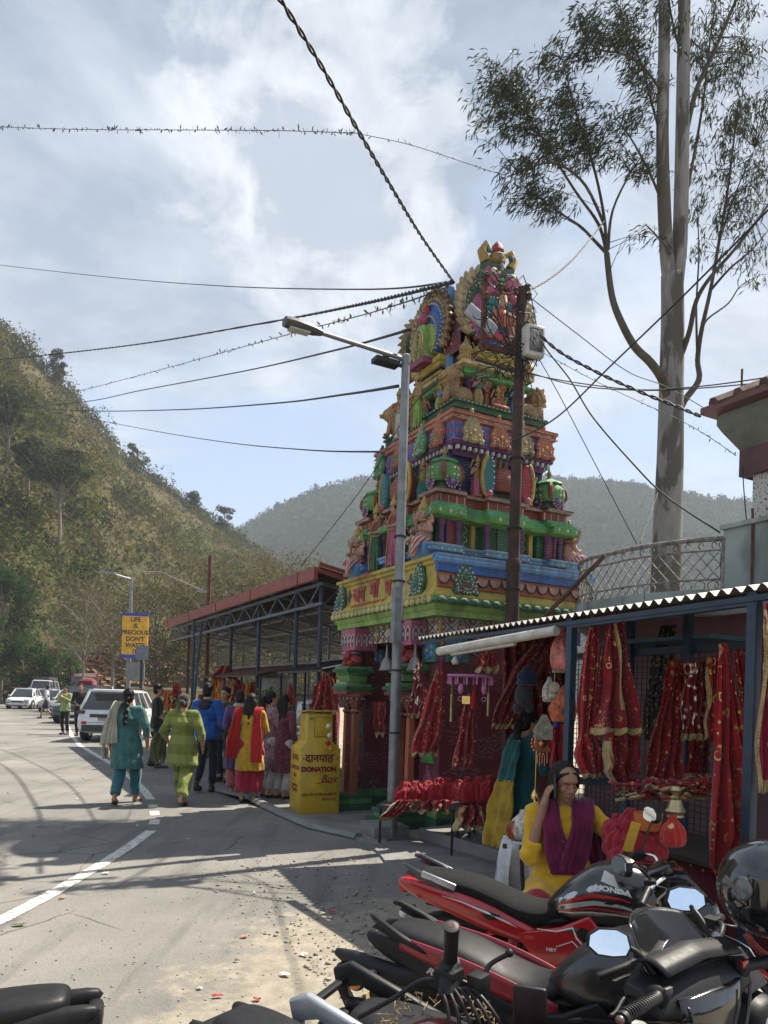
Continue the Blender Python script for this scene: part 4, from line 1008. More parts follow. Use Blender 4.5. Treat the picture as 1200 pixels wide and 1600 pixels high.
for k,yc in enumerate((-.74,.80)):
 b=MB();b.box((-1.25,yc,.06),(.62,.62,.12),mi=PI['dgreen']);b.box((-1.22,yc,.15),(.5,.52,.07),mi=PI['green']);b.box((-1.22,yc,.21),(.54,.56,.05),mi=PI['dgreen']);fin('column_base',b)
 for dy in(-.13,.13):
  b=MB();x=-1.20;y=yc+dy
  b.box((x,y,.8),(.09,.09,1.14),mi=PI['orange'],tap=.85);b.lathe([(.05,1.36),(.075,1.40),(.05,1.43),(.085,1.5),(.1,1.56),(.15,1.60),(.15,1.64)],(x,y,0),12,PI['brick'])
  for q in range(10):a=q*.628;b.ell((x+.062*math.cos(a),y+.062*math.sin(a),1.40),.014,5,4,PI['white']);b.ell((x+.125*math.cos(a),y+.125*math.sin(a),1.575),.016,5,4,PI['white'])
  fin('column',b)
 b=MB()
 for z,s_,m_ in((1.655,.21,'brick'),(1.69,.19,'green'),(1.72,.23,'dgreen'),(1.76,.20,'green'),(1.85,.15,'green'),(1.93,.17,'green'),(1.965,.23,'dgreen'),(2.0,.20,'green')):
  b.box((-1.19,yc,z),(s_*1.9,s_*2.1,.045 if m_!='green' or s_>.16 else.08),mi=PI[m_])
 fin('capital',b)
 b=MB();b.T=Matrix.Translation((-1.18,yc,2.02))@Matrix.Rotation(R(90),4,'Z')@Matrix.Scale(.8,4)
 b.ell((0,-.02,.12),(.15,.15,.13),12,8,PI['red']);b.ell((0,.14,.2),(.09,.08,.09),10,7,PI['red']);b.ell((0,.2,.17),(.05,.04,.04),8,6,PI['pink'])
 for sx in(-1,1):b.ell((sx*.1,.12,.06),(.06,.07,.06),8,6,PI['red']);b.ell((sx*.045,.21,.24),.022,7,5,PI['white']);b.ell((sx*.1,.08,.3),.03,6,5,PI['red']);b.ell((sx*.05,.2,.26),.01,5,4,PI['dark'])
 for q in range(5):b.ell((-.04+q*.02,.235,.15),.009,5,4,PI['white'])
 fin('bracket_lion',b)
 b=MB();b.box((-1.10,yc,2.40),(.34,.42,.3),mi=PI['pink'],tap=1.12)
 for q in range(4):
  for s in(.055,.035,.015):b.tube([Vector((-1.292,yc-.16+.105*q+s*.9*math.cos(a),2.37+s*1.9*math.sin(a))) for a in np.linspace(-.6,3.74,10)],.008,5,PI['white' if s!=.035 else 'magenta'])
 for q in range(4):
  for s in(.055,.035,.015):b.tube([Vector((-1.22+.08*q+s*.7*math.cos(a),yc-.225,2.37+s*1.9*math.sin(a))) for a in np.linspace(-.6,3.74,10)],.008,5,PI['white' if s!=.035 else 'magenta'])
 fin('lotus_bracket',b)
def attendant(x,y,z,rz,s,skin,top,skirt,sit=False):
 b=MB();b.T=Matrix.Translation((x,y,z))@Matrix.Rotation(rz,4,'Z')@Matrix.Scale(s,4);k=PI
 h=.0 if sit else.42
 if sit:
  for q in(-1,1):b.cap((q*.08,.02,.10),(q*.26,.16,.10),.09,.07,8,k[skirt]);b.cap((q*.26,.16,.10),(q*.02,.24,.08),.065,.05,8,k[skirt])
 else:
  b.lathe([(.16,.0),(.15,.1),(.17,.3),(.13,.48),(.11,.55)],(0,0,0),14,k[skirt],ribs=7,ra=.12);b.cap((-.05,.1,.03),(-.05,.16,.02),.04,.03,6,k[skin]);b.cap((.06,.1,.03),(.06,.16,.02),.04,.03,6,k[skin])
 b.ell((0,0,.26+h),(.13,.10,.17),12,8,k[top]);b.ell((0,.01,.50+h),(.075,.08,.09),12,8,k[skin]);b.ell((0,.085,.49+h),(.015,.02,.02),6,4,k[skin])
 for q in(-1,1):
  b.ell((q*.028,.078,.52+h),(.014,.008,.008),6,4,k['white']);b.ell((q*.08,0,.49+h),(.02,.02,.035),6,4,k['gold'])
  e_=Vector((q*.22,.04,.22+h));b.cap((q*.13,0,.37+h),e_,.045,.038,8,k[skin]);b.cap(e_,(q*.13,.18,.33+h) if q>0 else(q*.24,.12,.42+h),.036,.03,8,k[skin]);b.cap((q*.15,0,.62+h),(q*.24,-.02,.40+h),.03,.02,6,k['gold'])
 b.lathe([(.08,.0),(.09,.03),(.07,.07),(.05,.10),(.05,.13),(.025,.18),(.004,.24)],(0,0,.57+h),12,k['gold']);b.tube([(.11*math.cos(a),.10*math.sin(a)+.01,.36+h) for a in np.linspace(0,6.283,16)],.014,5,k['gold']);b.tube([(.13*math.cos(a),.11*math.sin(a),.13+h) for a in np.linspace(0,6.283,16)],.016,5,k['gold'])
 fin('attendant_statue',b)
sc_=['flesh','tan','lblue','flesh','cream'];cc_=['red','lime','lblue','gold','pink','teal','orange'];q_=0
for(x,y,z,rz,s,sit) in[(-.86,.55,4.16,90,.46,0),(-.86,-.42,4.16,90,.46,0),(-.92,.0,4.16,90,.5,1),(-.40,-.98,4.16,180,.44,0),(.40,-.98,4.16,180,.44,0),(-.30,-.80,5.365,180,.40,0),(.0,-.82,5.365,180,.44,1),(.30,-.80,5.365,180,.40,0),(-.60,.0,5.365,90,.42,1),(-.60,-.36,5.365,90,.38,0),(-.60,.42,5.365,90,.38,0),(-.36,-.62,5.99,150,.44,1),(.36,-.62,5.99,210,.44,1),(-.46,.36,5.99,90,.36,0),(-.46,-.36,5.99,90,.36,0),(-1.0,.62,3.48,90,.40,0),(-1.0,-.48,3.48,90,.40,0)]:
 attendant(x,y,z,R(rz),s,sc_[q_%5],cc_[q_%7],cc_[(q_*3+2)%7],sit);q_+=1
for(x,y) in((-.5,-.78),(.5,-.78),(-.5,.78),(.5,.78)):
 b=MB();b.lathe([(.07,0),(.09,.03),(.05,.08),(.08,.13),(.06,.19),(.02,.24),(.004,.32)],(x,y,5.93),10,PI['gold'],ribs=5,ra=.2);fin('corner_finial',b)
SK=skinmat('skin_brown',(.33,.17,.10));SK2=skinmat('skin_tan',(.42,.24,.15))
HAIR=mat('black_hair',(.008,.006,.005),.6,0,.3,40,.6,120,.004,spec=.25)
SHOE=mat('dark_sandal',(.03,.025,.022),.6);WHT=mat('white_of_eye',(.40,.37,.34),.4)
def lerp(a,b,t):return Vector(a).lerp(Vector(b),t)
def hand(b,wrist,elbow,s=1.0,curl=.4,palm_n=None,side=1,r=1.0):
 """palm, five bent fingers; palm_n = palm normal, side = +1 when the thumb is on the palm_n x dir side"""
 w_=Vector(wrist);d=(w_-Vector(elbow)).normalized();n=Vector(palm_n or(0,-1,0));n=(n-d*n.dot(d)).normalized();t=n.cross(d)*side
 pc=w_+d*.045*s
 b.cap(w_-d*.01,w_+d*.02*s,.026*s,.028*s,8)
 for q in(-.026,-.009,.009,.026):b.cap(w_+d*.02*s+t*q*.7*s,w_+d*.085*s+t*q*s,.015*s,.012*s,6)
 for q,L in((.030,.066),(.010,.076),(-.010,.070),(-.029,.055)):
  k=w_+d*.088*s+t*q*s;a1=curl*.6;d1=(d*math.cos(a1)+n*math.sin(a1));a2=curl*1.5;d2=d*math.cos(a2)+n*math.sin(a2);a3=curl*2.2;d3=d*math.cos(a3)+n*math.sin(a3)
  p1=k+d1*L*.45*s;p2=p1+d2*L*.32*s;p3=p2+d3*L*.25*s
  b.cap(k,p1,.0095*s*r,.0088*s*r,6);b.cap(p1,p2,.0088*s*r,.008*s*r,6);b.cap(p2,p3,.008*s*r,.0068*s*r,6)
 k=w_+d*.025*s+t*.026*s;k2=k+(d*.6+t*.7+n*.3).normalized()*.038*s;k3=k2+(d*.85+t*.25+n*.35).normalized()*.032*s
 b.cap(k,k2,.0135*s,.011*s,7);b.cap(k2,k3,.0105*s,.008*s,7)
def head(b,c,fwd,s=1.0,nose=True):
 """skull, jaw, nose, ears around centre c, looking along fwd"""
 f=Vector(fwd).normalized();rt=f.cross(Vector((0,0,1))).normalized();u=rt.cross(f)
 c=Vector(c);M3=Matrix((rt,f,u)).transposed()
 P=lambda x,y,z:c+rt*x*s+f*y*s+u*z*s
 b.ell(P(0,-.012,.035),(.074*s,.092*s,.085*s),16,12,M=M3);b.ell(P(0,.022,-.035),(.058*s,.062*s,.078*s),14,10,M=M3)
 b.ell(P(0,.052,-.088),(.026*s,.024*s,.022*s),10,7,M=M3);b.ell(P(0,.062,.035),(.055*s,.025*s,.022*s),12,7,M=M3)
 for x in(-1,1):
  b.ell(P(x*.038,.052,-.022),(.022*s,.024*s,.022*s),9,7,M=M3);b.ell(P(x*.076,-.008,-.005),(.010*s,.018*s,.030*s),8,6,M=M3)
  b.ell(P(x*.011,.084,-.030),(.010*s,.010*s,.008*s),7,5,M=M3)
 b.cap(P(0,.078,.015),P(0,.096,-.025),.009*s,.0125*s,8)
 b.ell(P(0,.080,-.056),(.022*s,.010*s,.006*s),9,6,M=M3);b.ell(P(0,.078,-.065),(.019*s,.011*s,.007*s),9,6,M=M3)
 return P,M3
def eyes(parent,P,M3,s=1.0):
 b=MB();
 for x in(-1,1):b.ell(P(x*.030,.0765,.002),(.0115*s,.006*s,.0036*s),10,6,M=M3,mi=0);b.ell(P(x*.029,.0812,.0015),(.0052*s,.003*s,.0042*s),8,5,M=M3,mi=1)
 b.build('eyes',[WHT,HAIR],parent,smooth=True)
 b=MB()
 for x in(-1,1):b.tube([P(x*.012,.088,.020),P(x*.030,.086,.027),P(x*.050,.074,.021)],[.0016*s,.0022*s,.001*s],6)
 b.build('eyebrows',HAIR,parent,smooth=True)
 b=MB();b.ell(P(0,.087,-.0565),(.020*s,.0055*s,.0042*s),10,6,M=M3);b.ell(P(0,.0865,-.0645),(.017*s,.0055*s,.005*s),10,6,M=M3)
 b.build('lips',mat('lip',(.26,.07,.06),.45),parent,smooth=True)
def pose(h=1.62,kind='stand',step=.0,arms=None,lean=0.0,turn=0.0):
 """joint positions in metres, person faces +Y, its right hand at +X"""
 k=h/1.7;J={}
 J['pel']=Vector((0,0,.93*k));J['che']=Vector((0,lean*.5,1.25*k));J['nek']=Vector((0,.0+lean,1.44*k));J['hed']=Vector((0,.025+lean*1.15,1.58*k))
 for n_,s in(('r',1),('l',-1)):
  J['sh'+n_]=Vector((s*.175*k,lean*.9,1.39*k));J['hp'+n_]=Vector((s*.09*k,0,.90*k))
  J['el'+n_]=Vector((s*.225*k,-.03+lean*.6,1.11*k));J['wr'+n_]=Vector((s*.23*k,.06+lean*.4,.87*k))
  st=step*s;J['kn'+n_]=Vector((s*.09*k,.05+st*.5,.49*k));J['an'+n_]=Vector((s*.085*k,-.03+st*.95,.075*k+(.05 if st<-.05 else 0)))
  if st<-.05:J['kn'+n_]+=Vector((0,.05,0))
 if arms:
  for a,v in arms.items():J[a]=Vector(v)*1.0
 return J
def body(e,J,h,skin=None,vox=.0085,fat=1.0,fwd=(0,1,0),curl=.4,palms=None,feet=True,bare=False):
 k=h/1.7;b=MB()
 b.cap(J['nek']-Vector((0,0,.04*k)),J['hed']-Vector((0,.015,.03)),.052*k,.050*k,12)
 b.ell(J['che'],(.145*k*fat,.10*k*fat,.20*k),14,10);b.ell(J['pel'],(.15*k*fat,.11*k*fat,.14*k),14,10);b.cap(J['pel'],J['che'],.09*k,.09*k,12)
 for n_ in 'rl':
  sh,el,wr=J['sh'+n_],J['el'+n_],J['wr'+n_];hp,kn,an=J['hp'+n_],J['kn'+n_],J['an'+n_]
  b.cap(J['che']+Vector((0,0,.12*k)),sh,.06*k,.055*k,10);b.cap(sh,el,.052*k*fat,.039*k*fat,10);b.cap(el,lerp(el,wr,.35),.039*k*fat,.040*k*fat,10);b.cap(lerp(el,wr,.35),wr,.040*k*fat,.025*k,10)
  b.cap(hp,kn,.085*k*fat,.055*k*fat,12);b.cap(kn,lerp(kn,an,.35),.052*k,.054*k,10);b.cap(lerp(kn,an,.35),an,.054*k,.033*k,10)
  pn=(palms or{}).get(n_,(-1 if n_=='r' else 1,.2,0));sd=1
  w_,e2=wr,el;d=(w_-e2).normalized();nn=Vector(pn);th=nn.cross(d)
  sd=1 if th.y>0 else-1
  if palms and n_+'s' in palms:sd=palms[n_+'s']
  hand(b,wr,el,k,(palms or{}).get(n_+'c',curl),pn,sd)
  if feet:
   td=Vector((0.12 if n_=='r' else-.12,1,0)).normalized();lift=an.z>.1*k
   ft=an+td*.145*k+Vector((0,0,-.045*k-(.02 if lift else 0)));b.cap(an+Vector((0,-.025*k,-.035*k)),ft,.036*k,.028*k,10);b.cap(an+Vector((0,-.03*k,-.03*k)),an,.036*k,.036*k,8)
   for q in range(5):b.cap(ft+Vector(((q-2)*.013*k,-.02,-.006)),ft+Vector(((q-2)*.015*k,(.03-.004*abs(q-1))*k,-.012)),.011*k,.009*k,5)
 P,M3=head(b,J['hed'],fwd,k)
 o=b.build('body',skin or SK,e,rem=vox,sm=2)
 eyes(e,P,M3,k);return P,M3
def hair(e,P,M3,k,style='short',col=None,drop=.3,vox=.009):
 b=MB();b.ell(P(0,-.026,.052),(.085*k,.098*k,.090*k),16,12,M=M3);b.ell(P(0,-.055,.0),(.076*k,.065*k,.085*k),14,10,M=M3)
 if style=='long':
  for x in(-.05,-.02,.02,.05):b.cap(P(x,-.07,.0),P(x*1.6,-.10,-drop),.048*k,.03*k,10)
  b.cap(P(0,-.06,-.03),P(0,-.12,-drop*.95),.06*k,.035*k,12)
 elif style=='tail':
  b.tube(smooth_path([P(0,-.11,.04),P(0,-.155,.0),P(.01,-.15,-.12),P(0,-.13,-drop)],4),[.03*k]+[.04*k]*5+[.036*k]*5+[.014*k]*2,10)
 elif style=='bun':b.ell(P(0,-.13,-.01),(.05*k,.045*k,.05*k),12,8)
 elif style=='braid':
  for q in range(9):b.ell(P(.01*(-1)**q,-.115-.012*q,-.02-.045*q),(.032*k,.028*k,.035*k),8,6)
 if style=='short':
  rr=random.Random(3)
  for q in range(60):
   a=rr.uniform(0,6.28);t=rr.uniform(0,1.3);b.ell(P(.08*math.sin(t)*math.cos(a),-.03+.09*math.sin(t)*math.sin(a),.05+.085*math.cos(t)),(.018,.018,.02),6,5)
 return b.build('hair',col or HAIR,e,rem=vox,sm=1,disp=lambda c:.0009*np.sin(c[:,0]*260+c[:,2]*40))
def wrinkle(a=.006,fx=38,fz=9,fold=.0):
 def f(c):
  c=np.asarray(c);n_=np.sin(c[:,0]*fx+np.sin(c[:,2]*fz)*2+c[:,1]*fx*.6)*np.sin(c[:,2]*fz*1.7+c[:,0]*11+c[:,1]*7)
  m_=np.sin(c[:,2]*34+c[:,0]*9+np.sin(c[:,1]*20))*.45
  ang=np.arctan2(c[:,1],c[:,0]);g_=np.sin(ang*11+c[:,2]*2)*fold*np.clip((1.0-c[:,2])*1.3,0,1)
  return a*(n_+m_)+g_
 return f
def kurta(e,J,h,mt,hem=.55,sleeve=.6,wid=.24,dep=.17,vox=.010,name='kurta',neck=.0,fat=1.0,wr=.006,fold=.008,cuff=None,slim=False):
 """long tunic: torso, flaring skirt down to hem (metres above ground), sleeves"""
 k=h/1.7;b=MB();n_=28;rs=[]
 zs=[J['nek'].z-.005-neck,J['nek'].z-.03,J['sh'+'r'].z+.0,J['che'].z+.02,J['che'].z-.12*k,J['pel'].z+.06,J['pel'].z-.08,lerp(J['pel'],(0,0,hem),.5).z,hem]
 wd=[.055,.085,.165,.165*fat,.135*fat,.165*fat,.19*fat,(.19+wid)/2+.01,wid];dp=[.055,.08,.10,.125*fat,.105*fat,.125*fat,.145*fat,(.14+dep)/2+.01,dep]
 for z,a,d in zip(zs,wd,dp):
  t=(z-J['pel'].z)/(J['nek'].z-J['pel'].z);cy=J['pel'].y+(J['nek'].y-J['pel'].y)*max(0,t)
  if z<J['pel'].z and not slim:cy+=(lerp(J['knr'],J['knl'],.5).y)*.5*(J['pel'].z-z)
  rs.append([(a*k*math.cos(q*2*math.pi/n_),cy+d*k*math.sin(q*2*math.pi/n_),z) for q in range(n_)])
 b.rings(rs[::-1])
 for q in 'rl':
  sh,el,w_=J['sh'+q],J['el'+q],J['wr'+q];b.cap(J['che']+Vector((0,0,.13*k)),sh,.075*k,.066*k*fat,12)
  if sleeve<=.5:b.cap(sh,lerp(sh,el,sleeve*2),.068*k*fat,.060*k*fat,12)
  else:b.cap(sh,el,.066*k*fat,.054*k*fat,12);b.tube([el,lerp(el,w_,(sleeve-.5)*2)],[.054*k*fat,.044*k*fat],12)
  if sleeve>.5:b.ell(el,.054*k*fat,10,8)
 return b.build(name,mt,e,rem=vox,sm=2,disp=wrinkle(wr,fold=fold))
def pants(e,J,h,mt,r0=.10,r1=.055,end=.88,vox=.010,name='trousers',wr=.006):
 k=h/1.7;b=MB();b.ell(J['pel']-Vector((0,0,.02)),(.165*k,.125*k,.13*k),14,10)
 for q in 'rl':
  hp,kn,an=J['hp'+q],J['kn'+q],J['an'+q];e_=lerp(kn,an,end)
  b.cap(hp,kn,r0*k,(r0*.45+r1*.55)*k,12);b.tube([kn,e_],[(r0*.45+r1*.55)*k,r1*k],12);b.ell(kn,(r0*.45+r1*.55)*k,10,8)
 return b.build(name,mt,e,rem=vox,sm=2,disp=wrinkle(wr))
def shoes(e,J,h,mt,sandal=False,name='shoe'):
 k=h/1.7
 for q in 'rl':
  b=MB();an=J['an'+q];td=Vector((.12 if q=='r' else-.12,1,0)).normalized();lift=an.z>.1*k;dz=-.02 if lift else 0
  if sandal:
   b.cap(an+Vector((0,-.03*k,-.07*k)),an+td*.17*k+Vector((0,0,-.078*k+dz)),.034*k,.038*k,10);o=b.build('sandal',mt,e,rem=.008,sm=1)
  else:
   b.cap(an+Vector((0,-.03*k,-.04*k)),an+td*.165*k+Vector((0,0,-.05*k+dz)),.044*k,.038*k,12);b.cap(an+Vector((0,-.01,-.03*k)),an+Vector((0,-.01,.03*k)),.046*k,.042*k,10);b.cap(an+Vector((0,-.03*k,-.06*k)),an+td*.17*k+Vector((0,0,-.066*k+dz)),.04*k,.036*k,12)
   b.build(name,mt,e,rem=.008,sm=1)
def drape(e,pts,wd,mt,name='dupatta',thick=.012,folds=4,amp=.012):
 """cloth band following pts (centre line) with the half width vectors wd"""
 P=smooth_path(pts,6);Wd=smooth_path(wd,6);b=MB();nu=14
 def f(u,t):
  i=min(len(P)-1,int(t*(len(P)-1)+.5));s=(u-.5)*2;w_=Wd[i];nrm=w_.cross((P[min(i+1,len(P)-1)]-P[max(i-1,0)])).normalized() if w_.length>1e-5 else Vector((0,1,0))
  q_=u+.09*math.sin(u*5+t*4);return P[i]+w_*s*(1+.08*math.sin(t*17))+nrm*amp*(math.sin(q_*folds*6.28+t*3)*.7+math.sin(q_*folds*14.1+t*8+1)*.35)
 b.grid(f,nu,len(P)-1);return b.build(name,mt,e,smooth=True,thick=thick)
def person(label,px,py,face,h,**k):
 """root Empty with feet at the ground pixel, facing angle (0 = away from the camera, 90 = left)"""
 g_=G(px,py);z=.03 if k.pop('apron',False) else.006
 return empty('person',(g_.x,g_.y,z),R(face),label,'person')
grp=None
teal=fabric('teal_print_cloth',(.05,.14,.13),(.025,.085,.08),wv=80,gold=.3,gs=70,gold_col=(.12,.24,.20));tealp=fabric('teal_plain_cloth',(.03,.13,.16));ivory=fabric('ivory_cloth',(.42,.40,.30))
e=person('woman in teal green kurta walking away with a cream scarf over her left shoulder',196,1256,4,1.6)
J=pose(1.6,step=.24,arms=dict(elr=(.27,-.06,1.06),wrr=(.27,.03,.83),ell=(-.27,-.04,1.06),wrl=(-.25,.02,.83)))
P,M3=body(e,J,1.6,SK,fat=1.12);hair(e,P,M3,.95,'braid');kurta(e,J,1.6,teal,.50,.72,.25,.20,fat=1.22);pants(e,J,1.6,tealp,.12,.075,.9);shoes(e,J,1.6,SHOE,True)
drape(e,[(-.10,.10,1.12),(-.11,.05,1.36),(-.12,-.06,1.42),(-.16,-.14,1.30),(-.19,-.17,1.05),(-.21,-.17,.84)],[(.05,0,0),(.05,.02,0),(.05,0,0),(.055,.02,0),(.08,.02,0),(.12,.03,.02)],ivory,'scarf',folds=3,amp=.016)
drape(e,[(-.26,.02,1.1),(-.29,.02,.95),(-.30,.03,.8),(-.30,.03,.62)],[(.02,.06,0),(.03,.07,0),(.03,.07,0),(.03,.05,0)],ivory,'scarf',folds=2)
olive=fabric('olive_cloth',(.17,.20,.035),(.10,.125,.022),stripe=(1.2,(.20,.22,.06),'Z'));olive2=fabric('olive_dark_cloth',(.10,.105,.04),(.05,.055,.025),gold=.2,gs=40,gold_col=(.22,.20,.12))
e=person('woman in olive green kurta and trousers walking away with a dark shawl at her left',283,1257,-2,1.55)
J=pose(1.55,step=-.26,arms=dict(elr=(.27,-.03,1.0),wrr=(.26,.09,.80),ell=(-.27,-.05,1.02),wrl=(-.24,.10,.86)))
P,M3=body(e,J,1.55,SK2,fat=1.15);hair(e,P,M3,.92,'bun',fabric('brown_scarf_hair',(.045,.04,.025)));kurta(e,J,1.55,olive,.55,.72,.255,.20,fat=1.26,neck=.05);pants(e,J,1.55,olive,.13,.095,.9);shoes(e,J,1.55,SHOE,True)
drape(e,[(-.24,-.02,1.05),(-.33,.02,.95),(-.36,.03,.75),(-.34,.03,.56)],[(.05,.05,0),(.07,.07,0),(.09,.09,0),(.05,.06,0)],olive2,'shawl',folds=3,amp=.02)
bluej=fabric('blue_jacket_cloth',(.012,.09,.36),(.008,.05,.22));darkp=fabric('dark_trouser_cloth',(.012,.014,.022));
e=person('man in bright blue jacket and dark trousers standing with his back turned',320,1238,-12,1.72)
J=pose(1.72,step=.10,arms=dict(elr=(.27,-.02,1.13),wrr=(.22,.14,.95),ell=(-.25,-.04,1.13),wrl=(-.22,.12,.98)))
P,M3=body(e,J,1.72);hair(e,P,M3,1.0,'short');kurta(e,J,1.72,bluej,.84,.92,.19,.15,fat=1.18,name='jacket',fold=0);pants(e,J,1.72,darkp);shoes(e,J,1.72,SHOE)
b=MB();b.ell((0,-.06,1.44),(.12,.09,.045),14,8);b.ell((0,-.12,1.38),(.11,.05,.07),12,8);b.build('hood',mat('dark_hood_cloth',(.02,.02,.03),.9),e,smooth=True)
b=MB();b.lathe([(.062,0),(.066,.02),(.058,.045)],(0,.0,1.47),14);b.build('collar',ivory,e,smooth=True)
blk=fabric('black_shirt_cloth',(.012,.012,.014))
e=person('man in black shirt and trousers holding a small pale bag beside the white SUV',243,1200,-75,1.72)
J=pose(1.72,step=.08,arms=dict(elr=(.25,.02,1.12),wrr=(.24,.20,.98)))
P,M3=body(e,J,1.72);hair(e,P,M3,1.0,'short');kurta(e,J,1.72,blk,.82,.65,.18,.14,name='shirt',fold=0);pants(e,J,1.72,blk);shoes(e,J,1.72,SHOE)
b=MB();q=e.matrix_world@Vector((0,0,0));b.ell((0,0,-.12),(.07,.05,.10),12,9);b.cap((0,0,-.04),(0,0,.02),.015,.01);o=b.build('carrier_bag',mat('pale_plastic_bag',(.5,.5,.45),.4),None,smooth=True,disp=lambda c:.008*np.sin(c[:,0]*90)*np.sin(c[:,2]*70))
_g=G(243,1200);_r=Matrix.Rotation(R(-75),3,'Z')@Vector((.24,.25,.90));o.location=Vector((_g.x,_g.y,0))+_r;tag(o,'small pale plastic bag hanging from the hand of the man in black','bag')
yel=fabric('mustard_cloth',(.50,.30,.02),(.32,.18,.012));redc=fabric('red_chiffon',(.50,.02,.015),(.33,.012,.012),trans=.2);magp=fabric('crimson_trouser',(.30,.01,.035))
e=person('woman in mustard kurta and red dupatta with long loose black hair seen from behind',388,1254,-6,1.56,apron=True)
J=pose(1.56,step=.05,arms=dict(elr=(.23,.02,1.03),wrr=(.16,.20,.95),ell=(-.23,.0,1.03),wrl=(-.18,.14,.9)))
P,M3=body(e,J,1.56);hair(e,P,M3,.95,'long',drop=.36);kurta(e,J,1.56,yel,.45,.65,.24,.19,fat=1.05);pants(e,J,1.56,magp,.14,.14,.85,name='salwar',wr=.010);shoes(e,J,1.56,SHOE,True)
drape(e,[(-.14,.10,1.1),(-.15,.05,1.32),(-.15,-.06,1.36),(-.17,-.13,1.2),(-.20,-.16,.95),(-.24,-.14,.62)],[(.05,0,0),(.05,.02,0),(.055,0,0),(.06,.02,0),(.07,.03,0),(.08,.04,0)],redc,folds=3)
drape(e,[(.13,.10,1.1),(.14,.05,1.32),(.13,-.06,1.36),(.13,-.14,1.2),(.14,-.18,.95),(.15,-.20,.58)],[(.05,0,0),(.05,.02,0),(.055,0,0),(.06,-.02,0),(.085,-.03,0),(.10,-.03,0)],redc,folds=3)
purp=fabric('violet_cloth',(.10,.06,.16),(.06,.03,.10));pinkp=fabric('pink_trouser',(.42,.12,.12))
e=person('woman in violet kurta and cream neck scarf standing left of the woman in mustard',370,1243,20,1.62,apron=True)
J=pose(1.6,arms=dict(wrr=(.15,.22,1.0),wrl=(-.15,.22,1.0)));P,M3=body(e,J,1.6,vox=.010);hair(e,P,M3,.95,'bun');kurta(e,J,1.6,purp,.40,.9,.23,.18);pants(e,J,1.6,pinkp,.12,.10,.9,name='salwar');shoes(e,J,1.6,SHOE,True)
b=MB();b.lathe([(.075,0),(.095,.03),(.085,.07),(.065,.09)],(0,.01,1.33),16);b.build('neck_scarf',ivory,e,smooth=True,disp=lambda c:.008*np.sin(c[:,2]*120+c[:,0]*40))
mauve=fabric('mauve_print_cloth',(.33,.22,.27),(.14,.06,.09),gold=.6,gs=45,gold_col=(.45,.35,.38),wv=40);whitep=fabric('white_trouser',(.5,.48,.46))
e=person('woman in mauve and white print kurta with a black ponytail turned towards the stall',418,1246,-55,1.62,apron=True)
J=pose(1.6,arms=dict(elr=(.2,.06,1.08),wrr=(.14,.24,1.1)));P,M3=body(e,J,1.6,SK2,vox=.010);hair(e,P,M3,.95,'tail',drop=.26);kurta(e,J,1.6,mauve,.42,.7,.22,.18);pants(e,J,1.6,whitep,.11,.06,.9);shoes(e,J,1.6,SHOE,True)
plum=fabric('plum_print_cloth',(.15,.035,.06),(.08,.015,.03),gold=.3,gs=60,gold_col=(.3,.16,.18))
e=person('woman in plum print kurta with loose dark hair just left of the donation box',440,1248,-30,1.55,apron=True);J=pose(1.55);P,M3=body(e,J,1.55,vox=.010);hair(e,P,M3,.95,'long',drop=.3);kurta(e,J,1.55,plum,.38,.8,.22,.18);pants(e,J,1.55,whitep,.11,.07,.9);shoes(e,J,1.55,SHOE,True)
dgr=fabric('dark_olive_shirt',(.035,.045,.03),stripe=(6,(.02,.02,.02),'X'))
e=person('man in dark checked shirt facing us behind the man in the blue jacket',349,1222,160,1.66,apron=True);J=pose(1.66,arms=dict(wrr=(.12,.25,1.05),wrl=(-.12,.25,1.05)));P,M3=body(e,J,1.66,vox=.010);hair(e,P,M3,.97,'short');kurta(e,J,1.66,dgr,.82,.9,.18,.14,name='shirt',fold=0);pants(e,J,1.66,darkp);shoes(e,J,1.66,SHOE)
lim=fabric('lime_shirt_cloth',(.30,.34,.13))
e=person('boy in pale lime shirt and black trousers standing in the road, hands near his face',101,1148,175,1.66);J=pose(1.66,arms=dict(elr=(.24,.08,1.12),wrr=(.07,.24,1.3),ell=(-.24,.08,1.12),wrl=(-.05,.24,1.28)));P,M3=body(e,J,1.66,vox=.011);hair(e,P,M3,.97,'short');kurta(e,J,1.66,lim,.80,.9,.18,.14,name='shirt',fold=0);pants(e,J,1.66,blk);shoes(e,J,1.66,SHOE)
e=person('man in black jacket standing between the lime shirted boy and the white car',124,1150,200,1.74);J=pose(1.74,arms=dict(elr=(.25,.08,1.12),wrr=(.10,.24,1.05),ell=(-.25,.08,1.12),wrl=(-.10,.24,1.05)));P,M3=body(e,J,1.74,vox=.012);hair(e,P,M3,1.0,'short');kurta(e,J,1.74,blk,.82,.95,.19,.15,name='jacket',fold=0);pants(e,J,1.74,blk);shoes(e,J,1.74,SHOE)
wsh=fabric('white_and_navy_shirt',(.5,.5,.5));nav=fabric('navy_shorts',(.02,.025,.05))
e=person('man in white shirt and dark shorts striding across the far road',72,1123,100,1.7);J=pose(1.7,step=.34);P,M3=body(e,J,1.7,vox=.012);hair(e,P,M3,1.0,'short');kurta(e,J,1.7,wsh,1.12,.5,.155,.12,name='shirt',fold=0,slim=True)
b=MB();b.lathe([(.20,.72),(.175,.9),(.165,1.2)],(0,0,0),16,sq=.75);
for q in 'rl':b.cap(J['hp'+q],lerp(J['hp'+q],J['kn'+q],.75),.11,.09,10)
b.build('shorts',nav,e,rem=.012,sm=2);shoes(e,J,1.7,SHOE)
def at(px,py,D,z0):v=W(px,py,D);return Vector((v.x,v.y,z0))
